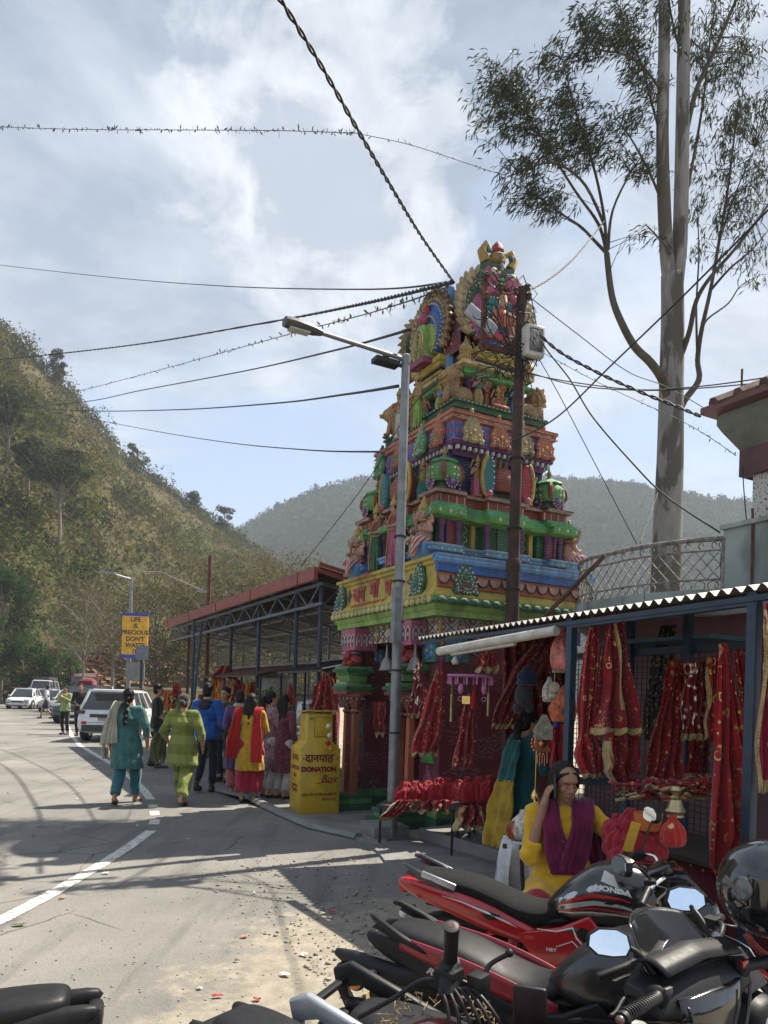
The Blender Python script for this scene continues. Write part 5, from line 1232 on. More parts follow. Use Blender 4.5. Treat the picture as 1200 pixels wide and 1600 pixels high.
sari=fabric('deep_teal_cloth',(.006,.085,.085),(.004,.05,.055));sari2=fabric('mustard_shawl_cloth',(.42,.27,.02),(.26,.16,.012))
o8=at(816,1200,7.0,.0);e=empty('person',o8,R(-62),'woman in deep teal kurta with a mustard ended shawl reaching into the scarf stall','person')
J=pose(1.5,arms=dict(elr=(.20,.10,.98),wrr=(.10,.34,1.0),ell=(-.2,.16,1.0),wrl=(-.08,.38,1.02)),lean=.03);P,M3=body(e,J,1.5,SK2,fat=1.08,palms=dict(r=(0,0,-1),l=(0,0,-1)));hair(e,P,M3,.92,'bun');
b=MB();b.ell(P(0,-.14,-.06),(.045,.04,.07),12,8);b.ell(P(0,-.15,-.15),(.04,.035,.06),10,7);b.build('hair_bun',HAIR,e,smooth=True)
kurta(e,J,1.5,sari,.12,.5,.24,.20,fat=1.14,fold=.006);shoes(e,J,1.5,SHOE,True)
drape(e,[(.0,-.10,1.24),(.02,-.16,1.10),(.03,-.22,.85)],[(.10,0,0),(.12,0,0),(.13,0,0)],sari,'shawl',folds=2);drape(e,[(.03,-.215,.87),(.02,-.27,.60),(.0,-.30,.24)],[(.13,.0,0),(.16,.02,0),(.15,.04,0)],sari2,'shawl_end',folds=3,amp=.018)
b=MB();goldm=mat('gold_metal',(.75,.50,.15),.25,1,.1)
for q in range(4):d=(J['wrr']-J['elr']).normalized();c=J['wrr']-d*(.02+.012*q);b.tube([c+Matrix.Rotation(a,3,d)@(d.orthogonal().normalized()*.033) for a in np.linspace(0,6.28,14)],.003,5)
b.build('bangles',goldm,e,smooth=True)
SD=4.45;o9=at(878,1300,SD,.03);e=empty('person',o9,R(176),'seated woman in yellow kurta and magenta scarf holding a phone to her ear','person')
gold_y=fabric('yellow_kurta_cloth',(.60,.36,.015),(.42,.24,.01),wv=35);mag=fabric('magenta_scarf_cloth',(.17,.008,.055),(.09,.005,.035),wv=30);redk=fabric('red_salwar_cloth',(.32,.012,.012),(.20,.008,.01))
J={};z0=.36
J['pel']=Vector((0,0,z0+.08));J['che']=Vector((0,.03,z0+.42));J['nek']=Vector((0,.05,z0+.60));J['hed']=Vector((.005,.085,z0+.735))
J['shr']=Vector((.17,.04,z0+.555));J['shl']=Vector((-.17,.04,z0+.545));J['elr']=Vector((.205,.13,z0+.30));J['wrr']=Vector((.135,.135,z0+.60))
J['ell']=Vector((-.33,.15,z0+.40));J['wrl']=Vector((-.50,.30,z0+.32));J['hpr']=Vector((.10,.02,z0+.06));J['hpl']=Vector((-.10,.02,z0+.06))
J['knr']=Vector((.19,.38,z0+.06));J['knl']=Vector((-.17,.40,z0+.05));J['anr']=Vector((.20,.30,.07));J['anl']=Vector((-.16,.34,.07))
P,M3=body(e,J,1.6,skinmat('skin_warm',(.30,.15,.09)),vox=.005,fwd=(-.34,1,-.22),palms=dict(r=(-.85,-.15,.25),rc=.42,rs=-1,l=(0,0,-1),lc=.3))
b=MB();b.ell(P(0,-.040,.045),(.081,.088,.086),18,13,M=M3);b.ell(P(0,-.06,-.01),(.078,.06,.09),14,10,M=M3)
for x in(-1,1):b.tube(smooth_path([P(x*.012,.062,.088),P(x*.060,.036,.060),P(x*.081,.002,.0),P(x*.078,-.03,-.07),P(x*.062,-.06,-.15)],5),[.005+.014*min(1,q/11) for q in range(21)],10)
b.tube(smooth_path([P(0,-.10,-.02),P(.01,-.10,-.14),P(.02,-.11,-.30)],5),.05,12)
b.build('hair',HAIR,e,rem=.005,sm=1,disp=lambda c:.0008*np.sin(c[:,0]*300+c[:,2]*60))
b=MB();b.ell(P(0,.0885,.032),(.0045,.002,.0045),8,5);b.build('bindi',mat('bindi_red',(.4,.01,.01),.5),e)
b=MB();n_=30;rs=[]
for z,a,d,cy in((z0+.60,.06,.06,.04),(z0+.585,.10,.075,.04),(z0+.55,.165,.095,.04),(z0+.42,.165,.12,.035),(z0+.30,.15,.12,.03),(z0+.18,.18,.16,.04),(z0+.06,.21,.20,.05),(z0-.02,.22,.22,.06)):rs.append([(a*math.cos(q*2*math.pi/n_),cy+d*math.sin(q*2*math.pi/n_),z) for q in range(n_)])
b.rings(rs[::-1])
for q,s in(('r',1),('l',-1)):
 sh,el,w_=J['sh'+q],J['el'+q],J['wr'+q];b.cap(J['che']+Vector((0,0,.11)),sh,.07,.064,12);b.cap(sh,el,.062,.056,12);t=.30 if q=='r' else.85;b.tube([el,lerp(el,w_,t)],[.056,.048],12);b.ell(el,.056)
 b.cap(J['hp'+q]+Vector((0,0,.02)),lerp(J['hp'+q],J['kn'+q],.85)+Vector((0,0,.015)),.115,.095,14)
n2=26;rs=[]
for yy,zz,hwd,th in((-.08,z0+.02,.20,.09),(.10,z0+.08,.235,.075),(.24,z0+.09,.27,.07),(.38,z0+.085,.29,.06),(.46,z0+.03,.29,.05),(.50,z0-.06,.285,.035),(.515,z0-.16,.27,.02)):
 rs.append([(hwd*math.copysign(abs(math.cos(q*6.2832/n2))**.7,math.cos(q*6.2832/n2)),yy+(0 if yy<.45 else th*math.sin(q*6.2832/n2)),zz+(th*math.sin(q*6.2832/n2) if yy<.45 else.0)-.045*(1-(math.cos(q*6.2832/n2))**2)*(.0 if yy<.2 else 1)) for q in range(n2)])
b.rings(rs)
b.build('kurta',gold_y,e,rem=.007,sm=4,disp=lambda c:wrinkle(.007,46,22)(c)+.010*np.sin(c[:,0]*34+np.sin(c[:,1]*16)*1.5)*np.clip((.52-c[:,2])*4,0,1))
b=MB()
for q,s in(('r',1),('l',-1)):
 b.cap(J['hp'+q],J['kn'+q],.11,.095,14);b.cap(J['kn'+q],J['an'+q]+Vector((0,0,.08)),.115,.085,14);b.cap(J['kn'+q]+Vector((s*.03,-.1,-.05)),J['an'+q]+Vector((s*.05,-.05,.1)),.10,.08,12)
b.build('salwar',redk,e,rem=.009,sm=2,disp=wrinkle(.008,44,6));shoes(e,J,1.6,SHOE,True)
drape(e,[(.07,-.10,z0+.40),(.09,-.03,z0+.60),(.10,.06,z0+.63),(.09,.15,z0+.52),(.05,.175,z0+.36),(.0,.19,z0+.22)],[(.05,0,0),(.05,0,0),(.05,0,-.01),(.055,.0,0),(.07,.01,0),(.09,.0,0)],mag,'scarf',folds=3,amp=.01)
drape(e,[(-.06,-.10,z0+.5),(-.09,-.03,z0+.61),(-.10,.06,z0+.63),(-.09,.15,z0+.52),(-.06,.18,z0+.36),(-.02,.195,z0+.24)],[(.05,0,0),(.05,0,0),(.055,0,-.01),(.065,.0,0),(.07,.01,0),(.07,.0,0)],mag,'scarf',folds=3,amp=.01)
drape(e,[(-.14,.10,z0+.55),(-.20,-.02,z0+.35),(-.24,-.02,z0+.1),(-.25,.0,z0-.15)],[(.04,0,0),(.05,0.02,0),(.06,.02,0),(.07,.02,0)],mag,'scarf',folds=3,amp=.014)
b=MB()
for q in range(34):
 rr=random.Random(q);b.ell((rr.uniform(-.05,.1),.165+.01*rr.random(),z0+rr.uniform(.22,.42)),.006,5,4)
b.build('embroidery',goldm,e)
b=MB();pc=P(.088,.028,-.01);b.box(pc,(.012,.07,.145),M=Matrix.Rotation(R(12),3,'X'));ph=b.build('mobile_phone',mat('black_phone',(.01,.01,.012),.2),None,bevel=.004)
ph.data.transform(Matrix.Translation(o9)@Matrix.Rotation(R(176),4,'Z'));tag(ph,'black mobile phone held to the ear of the seated woman in yellow','phone')
b=MB();b.box((0,-.02,z0-.03),(.38,.36,.05))
for sx in(-1,1):
 for sy in(-1,1):b.tube([(sx*.16,-.02+sy*.15,z0-.05),(sx*.18,-.02+sy*.17,0)],.014,8)
b.tube(smooth_path([(-.19,-.2,z0-.02),(-.2,-.24,z0+.25),(-.1,-.25,z0+.42),(.1,-.25,z0+.42),(.2,-.24,z0+.25),(.19,-.2,z0-.02)],5),.014,8)
st=b.build('stool',mat('dark_steel',(.03,.03,.035),.5,.6),None,bevel=.004);st.location=o9;st.rotation_euler[2]=R(176);tag(st,'dark metal chair under the seated woman in yellow','chair')
e=empty('person',at(752,1250,9.4,.05),R(-60),'girl in black floral dress and cream shawl half hidden behind the red bundles','person')
flo=fabric('black_floral_cloth',(.015,.015,.018),gold=.7,gs=24,gold_col=(.5,.45,.3));J=pose(1.35);P,M3=body(e,J,1.35,SK2,vox=.011);hair(e,P,M3,.85,'bun');kurta(e,J,1.35,flo,.4,.6,.2,.16)
drape(e,[(-.02,-.02,1.14),(.10,-.02,1.08),(.16,0,.9),(.17,.05,.72)],[(.03,.06,0),(.03,.07,0),(.02,.06,0),(.02,.05,0)],ivory,'shawl',folds=2)
SF,SG=PAL[PI['flesh']],PAL[PI['gold']]
def crown(b,c,s):b.lathe([(.085*s,-.01*s),(.10*s,.01*s),(.085*s,.04*s),(.095*s,.06*s),(.07*s,.10*s),(.05*s,.12*s),(.055*s,.14*s),(.03*s,.17*s),(.03*s,.20*s),(.004*s,.25*s)],c,14)
def goddess(x,y,z,rz,s,top,wrap,label):
 e=empty('deity_statue',(x,y,z),rz);e['label']=label;e.parent=tg
 J=pose(1.6,arms=dict(elr=(.25,.02,1.06),wrr=(.10,.20,1.12),ell=(-.24,.04,1.05),wrl=(-.14,.22,1.0)))
 body(e,J,1.6,SF,vox=.014);b=MB();c=J['hed']+Vector((0,-.01,.09));crown(b,c,1.15);b.ell(J['hed']+Vector((0,-.06,.0)),(.11,.06,.14),12,8);b.build('crown',SG,e,smooth=True)
 b=MB();b.ell(J['hed']+Vector((0,-.035,.03)),(.088,.09,.10),12,9);b.build('hair',HAIR,e,smooth=True)
 kurta(e,J,1.6,PAL[PI[wrap]],.04,.15,.20,.17,vox=.014,name='sari',fold=.014);b=MB();b.ell(J['che']+Vector((0,0,.02)),(.165,.125,.17),14,10)
 for q in 'rl':b.cap(J['sh'+q],lerp(J['sh'+q],J['el'+q],.5),.066,.058,10)
 b.build('blouse',PAL[PI[top]],e,smooth=True)
 b=MB();b.tube(smooth_path([(-.15,.13,1.36),(.0,.16,1.2),(.15,.13,1.02),(.17,-.02,.98)],4),.02,6);b.tube([(.18*math.cos(a),.15*math.sin(a),.96+.02*math.sin(a*2)) for a in np.linspace(0,6.28,20)],.018,6);b.tube(smooth_path([(-.02,.17,.95),(.0,.2,.5),(.02,.2,.06)],4),.02,6);b.build('gold_trim',SG,e,smooth=True)
 e.scale=(s,s,s);return e
ST={}
def goddess_cache(key,x,y,z,rz,s,top,wrap,label):return goddess(x,y,z,rz,s,top,wrap,label)
goddess(-1.12,.33,3.30,R(90),.52,'brick','dgreen','goddess statue in green sari and gold crown');goddess(-1.12,-.16,3.30,R(90),.52,'brick','pink','goddess statue in pink striped sari and gold crown')
goddess(-.80,-.12,5.19,R(90),.42,'gold','lime','small standing statue in lime skirt on the upper ledge');goddess(-.80,.38,5.19,R(90),.40,'orange','white','small standing statue in white skirt on the upper ledge')
def ganesha(x,y,z,rz,s,label):
 e=empty('deity_statue',(x,y,z),rz);e['label']=label;e.parent=tg
 b=MB();b.ell((0,.02,.50),(.20,.19,.20),14,10);b.ell((0,0,.68),(.19,.14,.17),14,10);b.ell((0,.05,.97),(.13,.13,.14),14,10)
 b.tube(smooth_path([(0,.15,.98),(0,.22,.88),(.01,.22,.76),(.04,.2,.68),(.09,.22,.64)],4),[.07,.066,.062,.058,.054,.05,.048,.045,.042,.04,.038,.036,.034,.032,.03,.028,.026],10)
 for sx in(-1,1):
  b.ell((sx*.17,-.01,.96),(.085,.03,.12),12,8);b.cap((sx*.18,0,.78),(sx*.30,.02,.60),.065,.05,10);b.cap((sx*.30,.02,.60),(sx*.20,.20,.62),.05,.04,10);b.ell((sx*.19,.23,.63),(.045,.045,.06),8,6)
  b.cap((sx*.18,0,.78),(sx*.33,.0,.80),.05,.04,8);b.cap((sx*.33,0,.80),(sx*.36,.06,.98),.04,.035,8);b.cap((sx*.05,.15,.86),(sx*.09,.21,.80),.018,.01,6)
 b.cap((-.1,.1,.40),(-.14,.28,.36),.10,.08,10);b.cap((-.14,.28,.36),(-.10,.32,.03),.075,.05,10);b.cap((-.10,.34,.03),(-.10,.42,.02),.045,.04,8);b.cap((.1,.1,.40),(.26,.24,.42),.10,.08,10);b.cap((.26,.24,.42),(.02,.34,.42),.07,.05,10)
 b.build('body',SF,e,rem=.014,sm=2)
 b=MB();b.cap((-.1,.1,.41),(-.14,.29,.37),.115,.095,10);b.cap((-.14,.29,.37),(-.10,.33,.12),.09,.065,10);b.cap((.1,.1,.41),(.27,.25,.43),.115,.095,10);b.ell((0,.05,.42),(.21,.2,.1),14,8)
 b.build('dhoti',fabric('statue_stripes',(.5,.46,.42),stripe=(5,(.36,.03,.07),'DIAGONAL')),e,rem=.014,sm=1)
 b=MB();crown(b,Vector((0,.03,1.08)),1.3);b.tube(smooth_path([(-.12,.14,.76),(0,.2,.6),(.12,.14,.76)],5),.018,6);b.tube([(.0+.16*math.cos(a),.02+.15*math.sin(a),.84) for a in np.linspace(0,6.28,16)],.02,6);b.cap((-.04,.30,.40),(-.02,.36,.05),.05,.03,8)
 b.build('gold_trim',SG,e,smooth=True)
 for sx in(-1,1):b=MB();b.lathe([(.02,0),(.035,.05),(.01,.12),(.004,.2)],(sx*.36,.07,1.0),8);b.build('held_emblem',SG,e,smooth=True)
 b=MB()
 for sx in(-1,1):b.ell((sx*.06,.16,1.0),(.02,.012,.012),7,5)
 b.build('eyes',HAIR,e,smooth=True);b=MB();b.box((0,-.02,.17),(.5,.4,.34));b.build('seat_block',PAL[PI['lblue']],e,bevel=.01);e.scale=(s,s,s)
ganesha(-1.10,-.90,3.30,R(90),.56,'seated elephant-headed statue nearest the corner, pink with a gold crown')
ganesha(-1.10,.93,3.30,R(90),.56,'seated elephant-headed statue at the far end of the front')
ganesha(1.10,-1.0,3.30,R(-90),.56,'seated elephant-headed statue on the rear side')
def ua(px,b,py=1000):
 r=ray(px,py)[0];return(r*TC.y+r*V2 .y*b-TC.x-V2 .x*b)/(U2 .x-r*U2 .y)
steel=mat('galvanised_steel',(.22,.23,.235),.5,.55,.15,8,.2,40,.002,.3);rust=mat('rusty_iron',(.11,.045,.032),.85,.1,.35,9,.5,50,.004)
bluep=mat('dark_blue_paint',(.008,.028,.06),.5,0,.25,10,.3,40,.003,.35);blackm=mat('black_steel',(.02,.02,.022),.5,.4);cable=mat('black_cable',(.012,.012,.014),.7)
wht=paint('white_paint',(.62,.62,.60),.35);plast=mat('dull_white_plastic',(.48,.47,.43),.55,0,.1,4,.1,20,.002,.35)
Lb=W(612,1300,8.3);Lb.z=0;lt=W(636,562,8.3);hgt=lt.z
e=empty('street_lamp',Lb,R(28.2),'tall galvanised street lamp standing in front of the temple with its arm over the road','street lamp')
b=MB();b.tube([(0,0,0),(0,0,hgt*.5),(0,0,hgt)],[.064,.056,.046],12);b.box((0,0,.03),(.3,.3,.05));b.build('pole',steel,e)
tip=W(492,517,7.72);M_=(Matrix.Translation(Lb)@Matrix.Rotation(R(28.2),4,'Z')).inverted();tl=M_@tip
b=MB();b.tube([(0,0,hgt-.05),(0,0,hgt+.02),tl*.03+Vector((0,0,hgt*.97)),tl+Vector((.0,0,0))],[.03,.03,.028,.024],8);b.lathe([(.052,-.05),(.054,.04),(.03,.06)],(0,0,hgt),12);b.build('arm',steel,e)
d=(tl-Vector((0,0,hgt))).normalized()
b=MB();b.tube([tl-d*.08,tl+d*.02,tl+d*.25,tl+d*.34,tl+d*.36],[.03,.05,.062,.05,.01],10,sx=1.4);q=b.build('lamp_head',mat('grey_lamp_casting',(.10,.10,.10),.5,.5),e)
b=MB();b.box(tl+d*.18+Vector((0,0,-.055)),(.22,.10,.012));b.build('lens',plast,q)
b=MB();b.tube([(.0,0,hgt-.08),(-.12,.05,hgt-.06),(-.30,.06,hgt-.05)],.02,6);b.box((-.22,.06,hgt-.06),(.30,.14,.05));b.build('bracket',blackm,e)
b=MB()
for(z0,z1,o_) in((W(620,1005,8.2).z,W(620,918,8.2).z,0),):b.box((-.075,-.09,(z0+z1)/2),(.085,.085,z1-z0));b.box((-.075,-.09,z0+.03),(.1,.1,.03))
b.build('cable_duct',steel,e)
for z in(1.2,1.9,2.45,2.9,3.4):b=MB();b.lathe([(.072,0),(.075,.01),(.072,.02)],(0,0,z),12);b.build('strap',cable,e)
b=MB();bp=Lb+Vector((-.22,.0,hgt+.0));b.ell((0,0,.05),(.03,.055,.035),10,7,M=Matrix.Rotation(R(25),3,'X'));b.ell((0,.055,.085),.022,8,6);b.tube([(0,.07,.085),(0,.1,.08)],[.008,.002],5);b.tube([(0,-.04,.04),(0,-.11,.01)],[.018,.008],6,sx=1.5)
for s in(-1,1):b.tube([(s*.012,.0,.03),(s*.012,.005,-.02)],.003,4)
o=b.build('bird',mat('dark_feathers',(.02,.02,.022),.6),None,smooth=True);o.location=bp+Vector((0,0,.0));o.rotation_euler[2]=R(60);tag(o,'small dark bird perched on the lamp bracket','bird')
Pb=W(790,1300,8.5);Pb.z=0;ph_=W(806,450,8.5).z
e=empty('utility_pole',Pb,R(20),'rusty brown utility pole with a cross arm and meter box before the temple side','utility pole')
b=MB();b.tube([(0,0,0),(0,0,3.2)],[.082,.080],14);b.tube([(0,0,3.15),(0,0,ph_)],[.066,.060],14);b.lathe([(.085,3.1),(.088,3.14),(.088,3.2),(.07,3.24)],(0,0,0),14);b.build('pole',mat('dark_rusty_pole',(.05,.026,.021),.8,.1,.3,9,.5,50,.004),e)
z1=W(760,552,8.5).z;b=MB();b.box((-.22,0,z1),(.62,.045,.055));b.box((-.48,.0,z1+.35),(.045,.045,.8));b.build('cross_arm',rust,e)
for(x,z) in((-.48,z1+.78),(-.48,z1+.55),(-.48,z1+.35),(-.3,z1+.68),(-.1,z1+.68),(.05,ph_),(.07,ph_-.1)):b=MB();b.lathe([(.018,-.04),(.04,-.02),(.02,0),(.04,.02),(.018,.04)],(x,-.04,z),10);b.build('insulator',mat('brown_ceramic',(.10,.05,.03),.3),e)
bz=W(810,534,8.4).z;b=MB();b.box((.09,-.13,bz),(.25,.14,.36));b.build('meter_box',plast,e,bevel=.03)
b=MB();b.box((.09,-.205,bz),(.17,.006,.26));o=b.build('meter_window',mat('smoked_glass',(.08,.08,.08),.2),e)
b=MB();rr=random.Random(6)
for q in range(16):
 c=Vector((.09+rr.uniform(-.06,.06),-.215,bz+rr.uniform(-.1,.1)));b.tube([c+Vector((.03*math.cos(a),0,.03*math.sin(a)*1.3)) for a in np.linspace(0,5,9)],.003,4)
b.build('wire_coil',mat('pale_wire',(.4,.4,.38),.6),e)
b=MB();rr=random.Random(8)
for q in range(40):
 z=rr.choice((ph_-.05,ph_-.3,ph_-.6,z1,z1-.15,bz-.3))+rr.uniform(-.12,.12);r_=rr.uniform(.09,.22);a0=rr.uniform(0,6)
 cx=rr.choice((0,0,-.15,-.45));b.tube([(cx+r_*math.cos(a0+t),r_*.7*math.sin(a0+t),z+rr.uniform(-.05,.05)) for t in np.linspace(0,rr.uniform(2,5.5),10)],rr.choice((.004,.006,.008)),5)
for q in range(14):x0=rr.uniform(-.5,.1);b.tube(smooth_path([(x0,rr.uniform(-.08,.05),ph_-rr.uniform(0,.6)),(x0+rr.uniform(-.1,.2),-.12,z1+rr.uniform(-.1,.3)),(rr.uniform(-.05,.08),-.1,bz-rr.uniform(.1,.5))],4),.007,5)
b.tube(smooth_path([(.07,-.07,bz-.35),(.12,-.1,bz-.55),(.02,-.12,bz-.7),(-.05,-.1,bz-.72)],4),.006,5)
b.build('cable_tangle',cable,e)
for z in(1.0,1.7,2.05,2.9,3.6,4.4):b=MB();b.lathe([(.088,0),(.092,.012),(.088,.024)],(0,0,z-.02),12);b.build('strap',cable,e)
b=MB();c=W(752,500,8.6);b.box((0,0,0),(.42,.05,.14),M=Matrix.Rotation(R(30),3,'Y'));o=b.build('flood_light',mat('pale_metal',(.45,.47,.5),.35,.5),None,bevel=.01);o.location=c;o.rotation_euler[2]=R(20);tag(o,'pale flat floodlight tilted beside the top of the brown pole','lamp')
def wire(name,pts,r,label,twist=0,n=5,cat='cable',group=None):
 P=smooth_path(pts,10);b=MB()
 if twist:
  for s in range(twist):
   Q=[];L=0
   P2=smooth_path(pts,60)
   for i,p in enumerate(P2):
    if i:L+=(p-P2[i-1]).length
    d=(P2[min(i+1,len(P2)-1)]-P2[max(i-1,0)]).normalized();x=d.cross(Vector((0,0,1))).normalized();y=d.cross(x);a=L/.05+s*6.283/twist;Q.append(p+(x*math.cos(a)+y*math.sin(a))*r*.8)
   b.tube(Q,r*.75,n)
 else:b.tube(P,r,n)
 return tag(b.build(name,cable,None,smooth=True),label,cat,group)
TP=W(708,440,8.5)
wire('overhead_cable',[TP,W(660,372,7.3),W(610,290,6.1),W(560,205,5.2),W(500,100,4.5),W(432,-10,3.9),W(340,-150,3.4)],.011,'thick twisted cable running from the pole top up over the camera',2)
wire('overhead_cable',[TP,W(560,476,12),W(400,507,18),W(200,540,27),W(0,562,36),W(-150,575,44)],.020,'thick twisted cable sloping down to the left below the thin straight one',2)
wire('overhead_cable',[TP,W(560,452,14),W(350,447,24),W(180,434,32),W(0,414,40),W(-120,398,46)],.014,'thin straight wire, upper of the long wires to the left')
wire('overhead_cable',[W(640,515,8.4),W(520,548,14),W(380,580,22),W(220,610,30),W(130,628,35),W(0,640,42)],.018,'dark wire running left from the lamp post under the fringed string')
wire('overhead_cable',[W(622,603,8.4),W(540,616,13),W(430,630,20),W(280,640,28),W(140,642,36),W(30,636,44)],.020,'wire running nearly level to the left below the lamp arm')
wire('overhead_cable',[W(592,706,10),W(480,703,16),W(360,692,24),W(250,675,32),W(150,656,40),W(60,640,48)],.014,'lowest thin wire sagging above the near hill')
wire('overhead_cable',[W(700,585,9),W(640,640,9.6),W(585,735,10.4),W(530,810,11.2),W(470,885,12)],.006,'thin guy wire slanting down behind the red shed roof')
wire('overhead_cable',[W(818,458,8.5),W(860,435,9.5),W(900,400,10.8),W(945,345,12.5)],.010,'twisted cable going up from the pole to the eucalyptus limb',2)
wire('overhead_cable',[W(825,462,8.5),W(900,520,9),W(980,580,9.5),W(1040,604,10),W(1110,645,10.5),W(1150,690,10.5)],.006,'thin wire crossing the eucalyptus trunk on its way to the house')
wire('overhead_cable',[W(820,500,8.5),W(870,546,8.2),W(930,580,7.8),W(1000,612,7.4),W(1060,636,7.1),W(1094,650,6.8)],.012,'thick twisted cable from the pole to the tip of the house eave',2)
wire('overhead_cable',[W(820,580,8.5),W(900,602,8.2),W(1000,610,7.8),W(1100,606,7.4),W(1210,596,6.6)],.0065,'upper of the two level wires crossing the tree trunk')
wire('overhead_cable',[W(820,583,8.5),W(900,598,8.3),W(1000,609,7.9),W(1100,603,7.3),W(1210,588,6.7)],.0065,'lower of the two level wires crossing the tree trunk')
wire('overhead_cable',[W(800,690,8.4),W(870,652,8.0),W(960,566,7.2),W(1075,455,6.3),W(1210,318,5.5)],.0085,'straight dark wire rising steeply to the right across the tree')
wire('overhead_cable',[W(833,500,8.5),W(850,540,8.3),W(890,592,8.0),W(925,650,7.8),W(985,720,7.5),W(1040,775,7.3),W(1125,832,6.6)],.0085,'curving black cable dropping from the pole to the balcony wall')
wire('overhead_cable',[W(833,545,8.5),W(870,610,8.3),W(930,725,8.1),W(995,850,7.9)],.005,'thin straight wire dropping from the pole to the balcony rail')
wire('overhead_cable',[W(1028,770,11),W(1000,850,9)],.004,'short thin wire slanting down left of the tree trunk')
wire('overhead_cable',[W(1160,728,6.6),W(1163,775,6.55),W(1168,830,6.5)],.005,'short black wire hanging from the house beam to the balcony wall')
def fringe(pts,label,n,sz):
 P=smooth_path(pts,30);b=MB();b.tube(P[::3],sz*.07,4);rr=random.Random(n);k=len(P)-1
 for q in range(n):
  t=rr.random()*k;i=int(t);p=P[i].lerp(P[min(i+1,k)],t-i);dx=Vector((rr.gauss(0,.45),rr.gauss(0,.3),rr.uniform(-.9,1.0)))*sz*rr.uniform(.4,1.1)
  w_=Vector((rr.gauss(0,1),rr.gauss(0,1),rr.gauss(0,1))).normalized()*sz*.16;b.add([p,p+dx*.5+w_,p+dx,p+dx*.5-w_],[(0,1,2,3)])
 return tag(b.build('fringed_string',mat('grey_tinsel',(.06,.06,.06),.8),None,smooth=False),label,'bunting',None)
fringe([W(-60,196,14),W(120,202,13),W(280,203,12),W(430,204,11),W(556,208,10.2)],'fringed tinsel string stretched level across the upper sky',300,.085)
fringe([W(556,208,10.2),W(640,226,10.5),W(720,252,11),W(775,270,11.6),W(880,300,12.4),W(950,330,13)],'short fringed string going from the level one down to the tree',60,.07)
fringe([W(700,448,8.6),W(640,470,11),W(560,494,15),W(460,520,20),W(340,553,27),W(220,586,34),W(120,612,40)],'fringed tinsel string sloping down left from the temple top',330,.16)
fringe([W(838,545,8.5),W(920,590,8.3),W(1000,628,8),W(1060,655,7.6),W(1110,684,7.2),W(1150,712,6.8)],'fringed string ending at the house beam on the right',70,.05)
b=MB();p0=W(322,1085,20);p0 .z=0;b.tube([(0,0,0),(0,0,W(327,868,20).z)],.055,8);o=b.build('iron_pole',rust,None);o.location=p0;tag(o,'plain rust-red iron pole rising behind the low end of the red roof','pole')
p0=W(200,1095,33);p0 .z=0;e=empty('street_lamp',p0,0,'distant twin arm street lamp behind the yellow road sign','street lamp');hz=W(204,903,33).z
b=MB();b.tube([(0,0,0),(0,0,hz)],[.10,.07],8);b.build('pole',steel,e);b=MB();b.tube([(0,0,hz-.05),W(175,896,32)-p0],.035,6);b.tube([W(195,895,33)-p0,W(250,893,33.5)-p0,W(322,925,34)-p0],.03,6);b.build('arm',steel,e)
b=MB();b.box(W(168,895,32)-p0,(.7,.25,.1));b.box(W(318,924,34)-p0,(.6,.2,.1));b.build('lamp_head',steel,e)
ysg=paint('sign_yellow',(.62,.33,.02),.25);sblue=paint('sign_blue',(.02,.05,.35),.25);blk_=mat('sign_black',(.015,.015,.02),.6)
c=W(211,993,30);p0=Vector((c.x,c.y,0));e=empty('road_sign',p0,R(2),'tall yellow road sign with black lettering between blue end bars','sign');sw=40/F*30;sh=70/F*30;zc=c.z
b=MB();b.box((0,0,zc),(sw,.06,sh));pn_=b.build('panel',ysg,e);b=MB();b.box((0,-.005,zc+sh/2-.06),(sw+.02,.075,.12));b.box((0,-.005,zc-sh/2+.06),(sw+.02,.075,.14));b.build('end_bar',sblue,e)
b=MB();b.box((-.22,.08,zc/2),(.1,.1,zc));b.box((.30,.08,zc/2),(.1,.1,zc));b.box((0.05,.0,zc-sh/2-.55),(.75,.06,.75));b.build('post',mat('grey_board',(.16,.16,.17),.7),e)
for i,s in enumerate(('LIFE','IS','PRECIOUS',"DON'T",'WASTE','IT')):text('lettering',s,.25,Mx((.02 if s!='PRECIOUS' else 0,-.034,zc+sh/2-.27-i*.262),(1,0,0),(0,0,1)),blk_,pn_,.003,.95,bold=.006)
c=W(222,1020,27);p0=Vector((c.x,c.y,0));e=empty('road_sign',p0,0,'back of a small grey sign on a black post before the yellow one','sign');b=MB();b.box((0,0,c.z),(.44,.03,.52));b.build('panel',mat('grey_sign_back',(.12,.14,.17),.5,.4),e);b=MB();b.tube([(-.02,.05,0),(-.02,.05,c.z+.2)],.06,8);b.build('post',blackm,e)
c=W(265,1090,40);p0=Vector((c.x,c.y,0));e=empty('roadside_hut',p0,0,'low cream yellow hut with a flat roof and blue poster','hut');b=MB();b.box((0,1.5,.82),(3.6,3,1.64));b.build('wall',paint('hut_yellow',(.48,.40,.20),.3),e);b=MB();b.box((0,1.4,1.72),(4.0,3.5,.12));b.build('roof',paint('hut_roof',(.4,.36,.28),.3),e)
b=MB();b.box((.1,-.02,1.15),(1.1,.03,.75));q=b.build('poster',paint('poster_blue',(.05,.20,.42),.15),e);text('lettering','पुलिस सहायता',.2,Mx((.1,-.037,1.2),(1,0,0),(0,0,1)),wht,q,.001)
text('lettering','CS',.4,Mx((-1.55,-.01,1.15),(1,0,0),(0,0,1)),blk_,e,.002)
redroof=paint('oxide_red_paint',(.25,.055,.042),.45);corr=mat('dark_tin_sheet',(.035,.033,.036),.6,.4,.3,5,.3,30,.004);mesh_g=mat('wire_mesh',(.16,.17,.17),.5,.6)
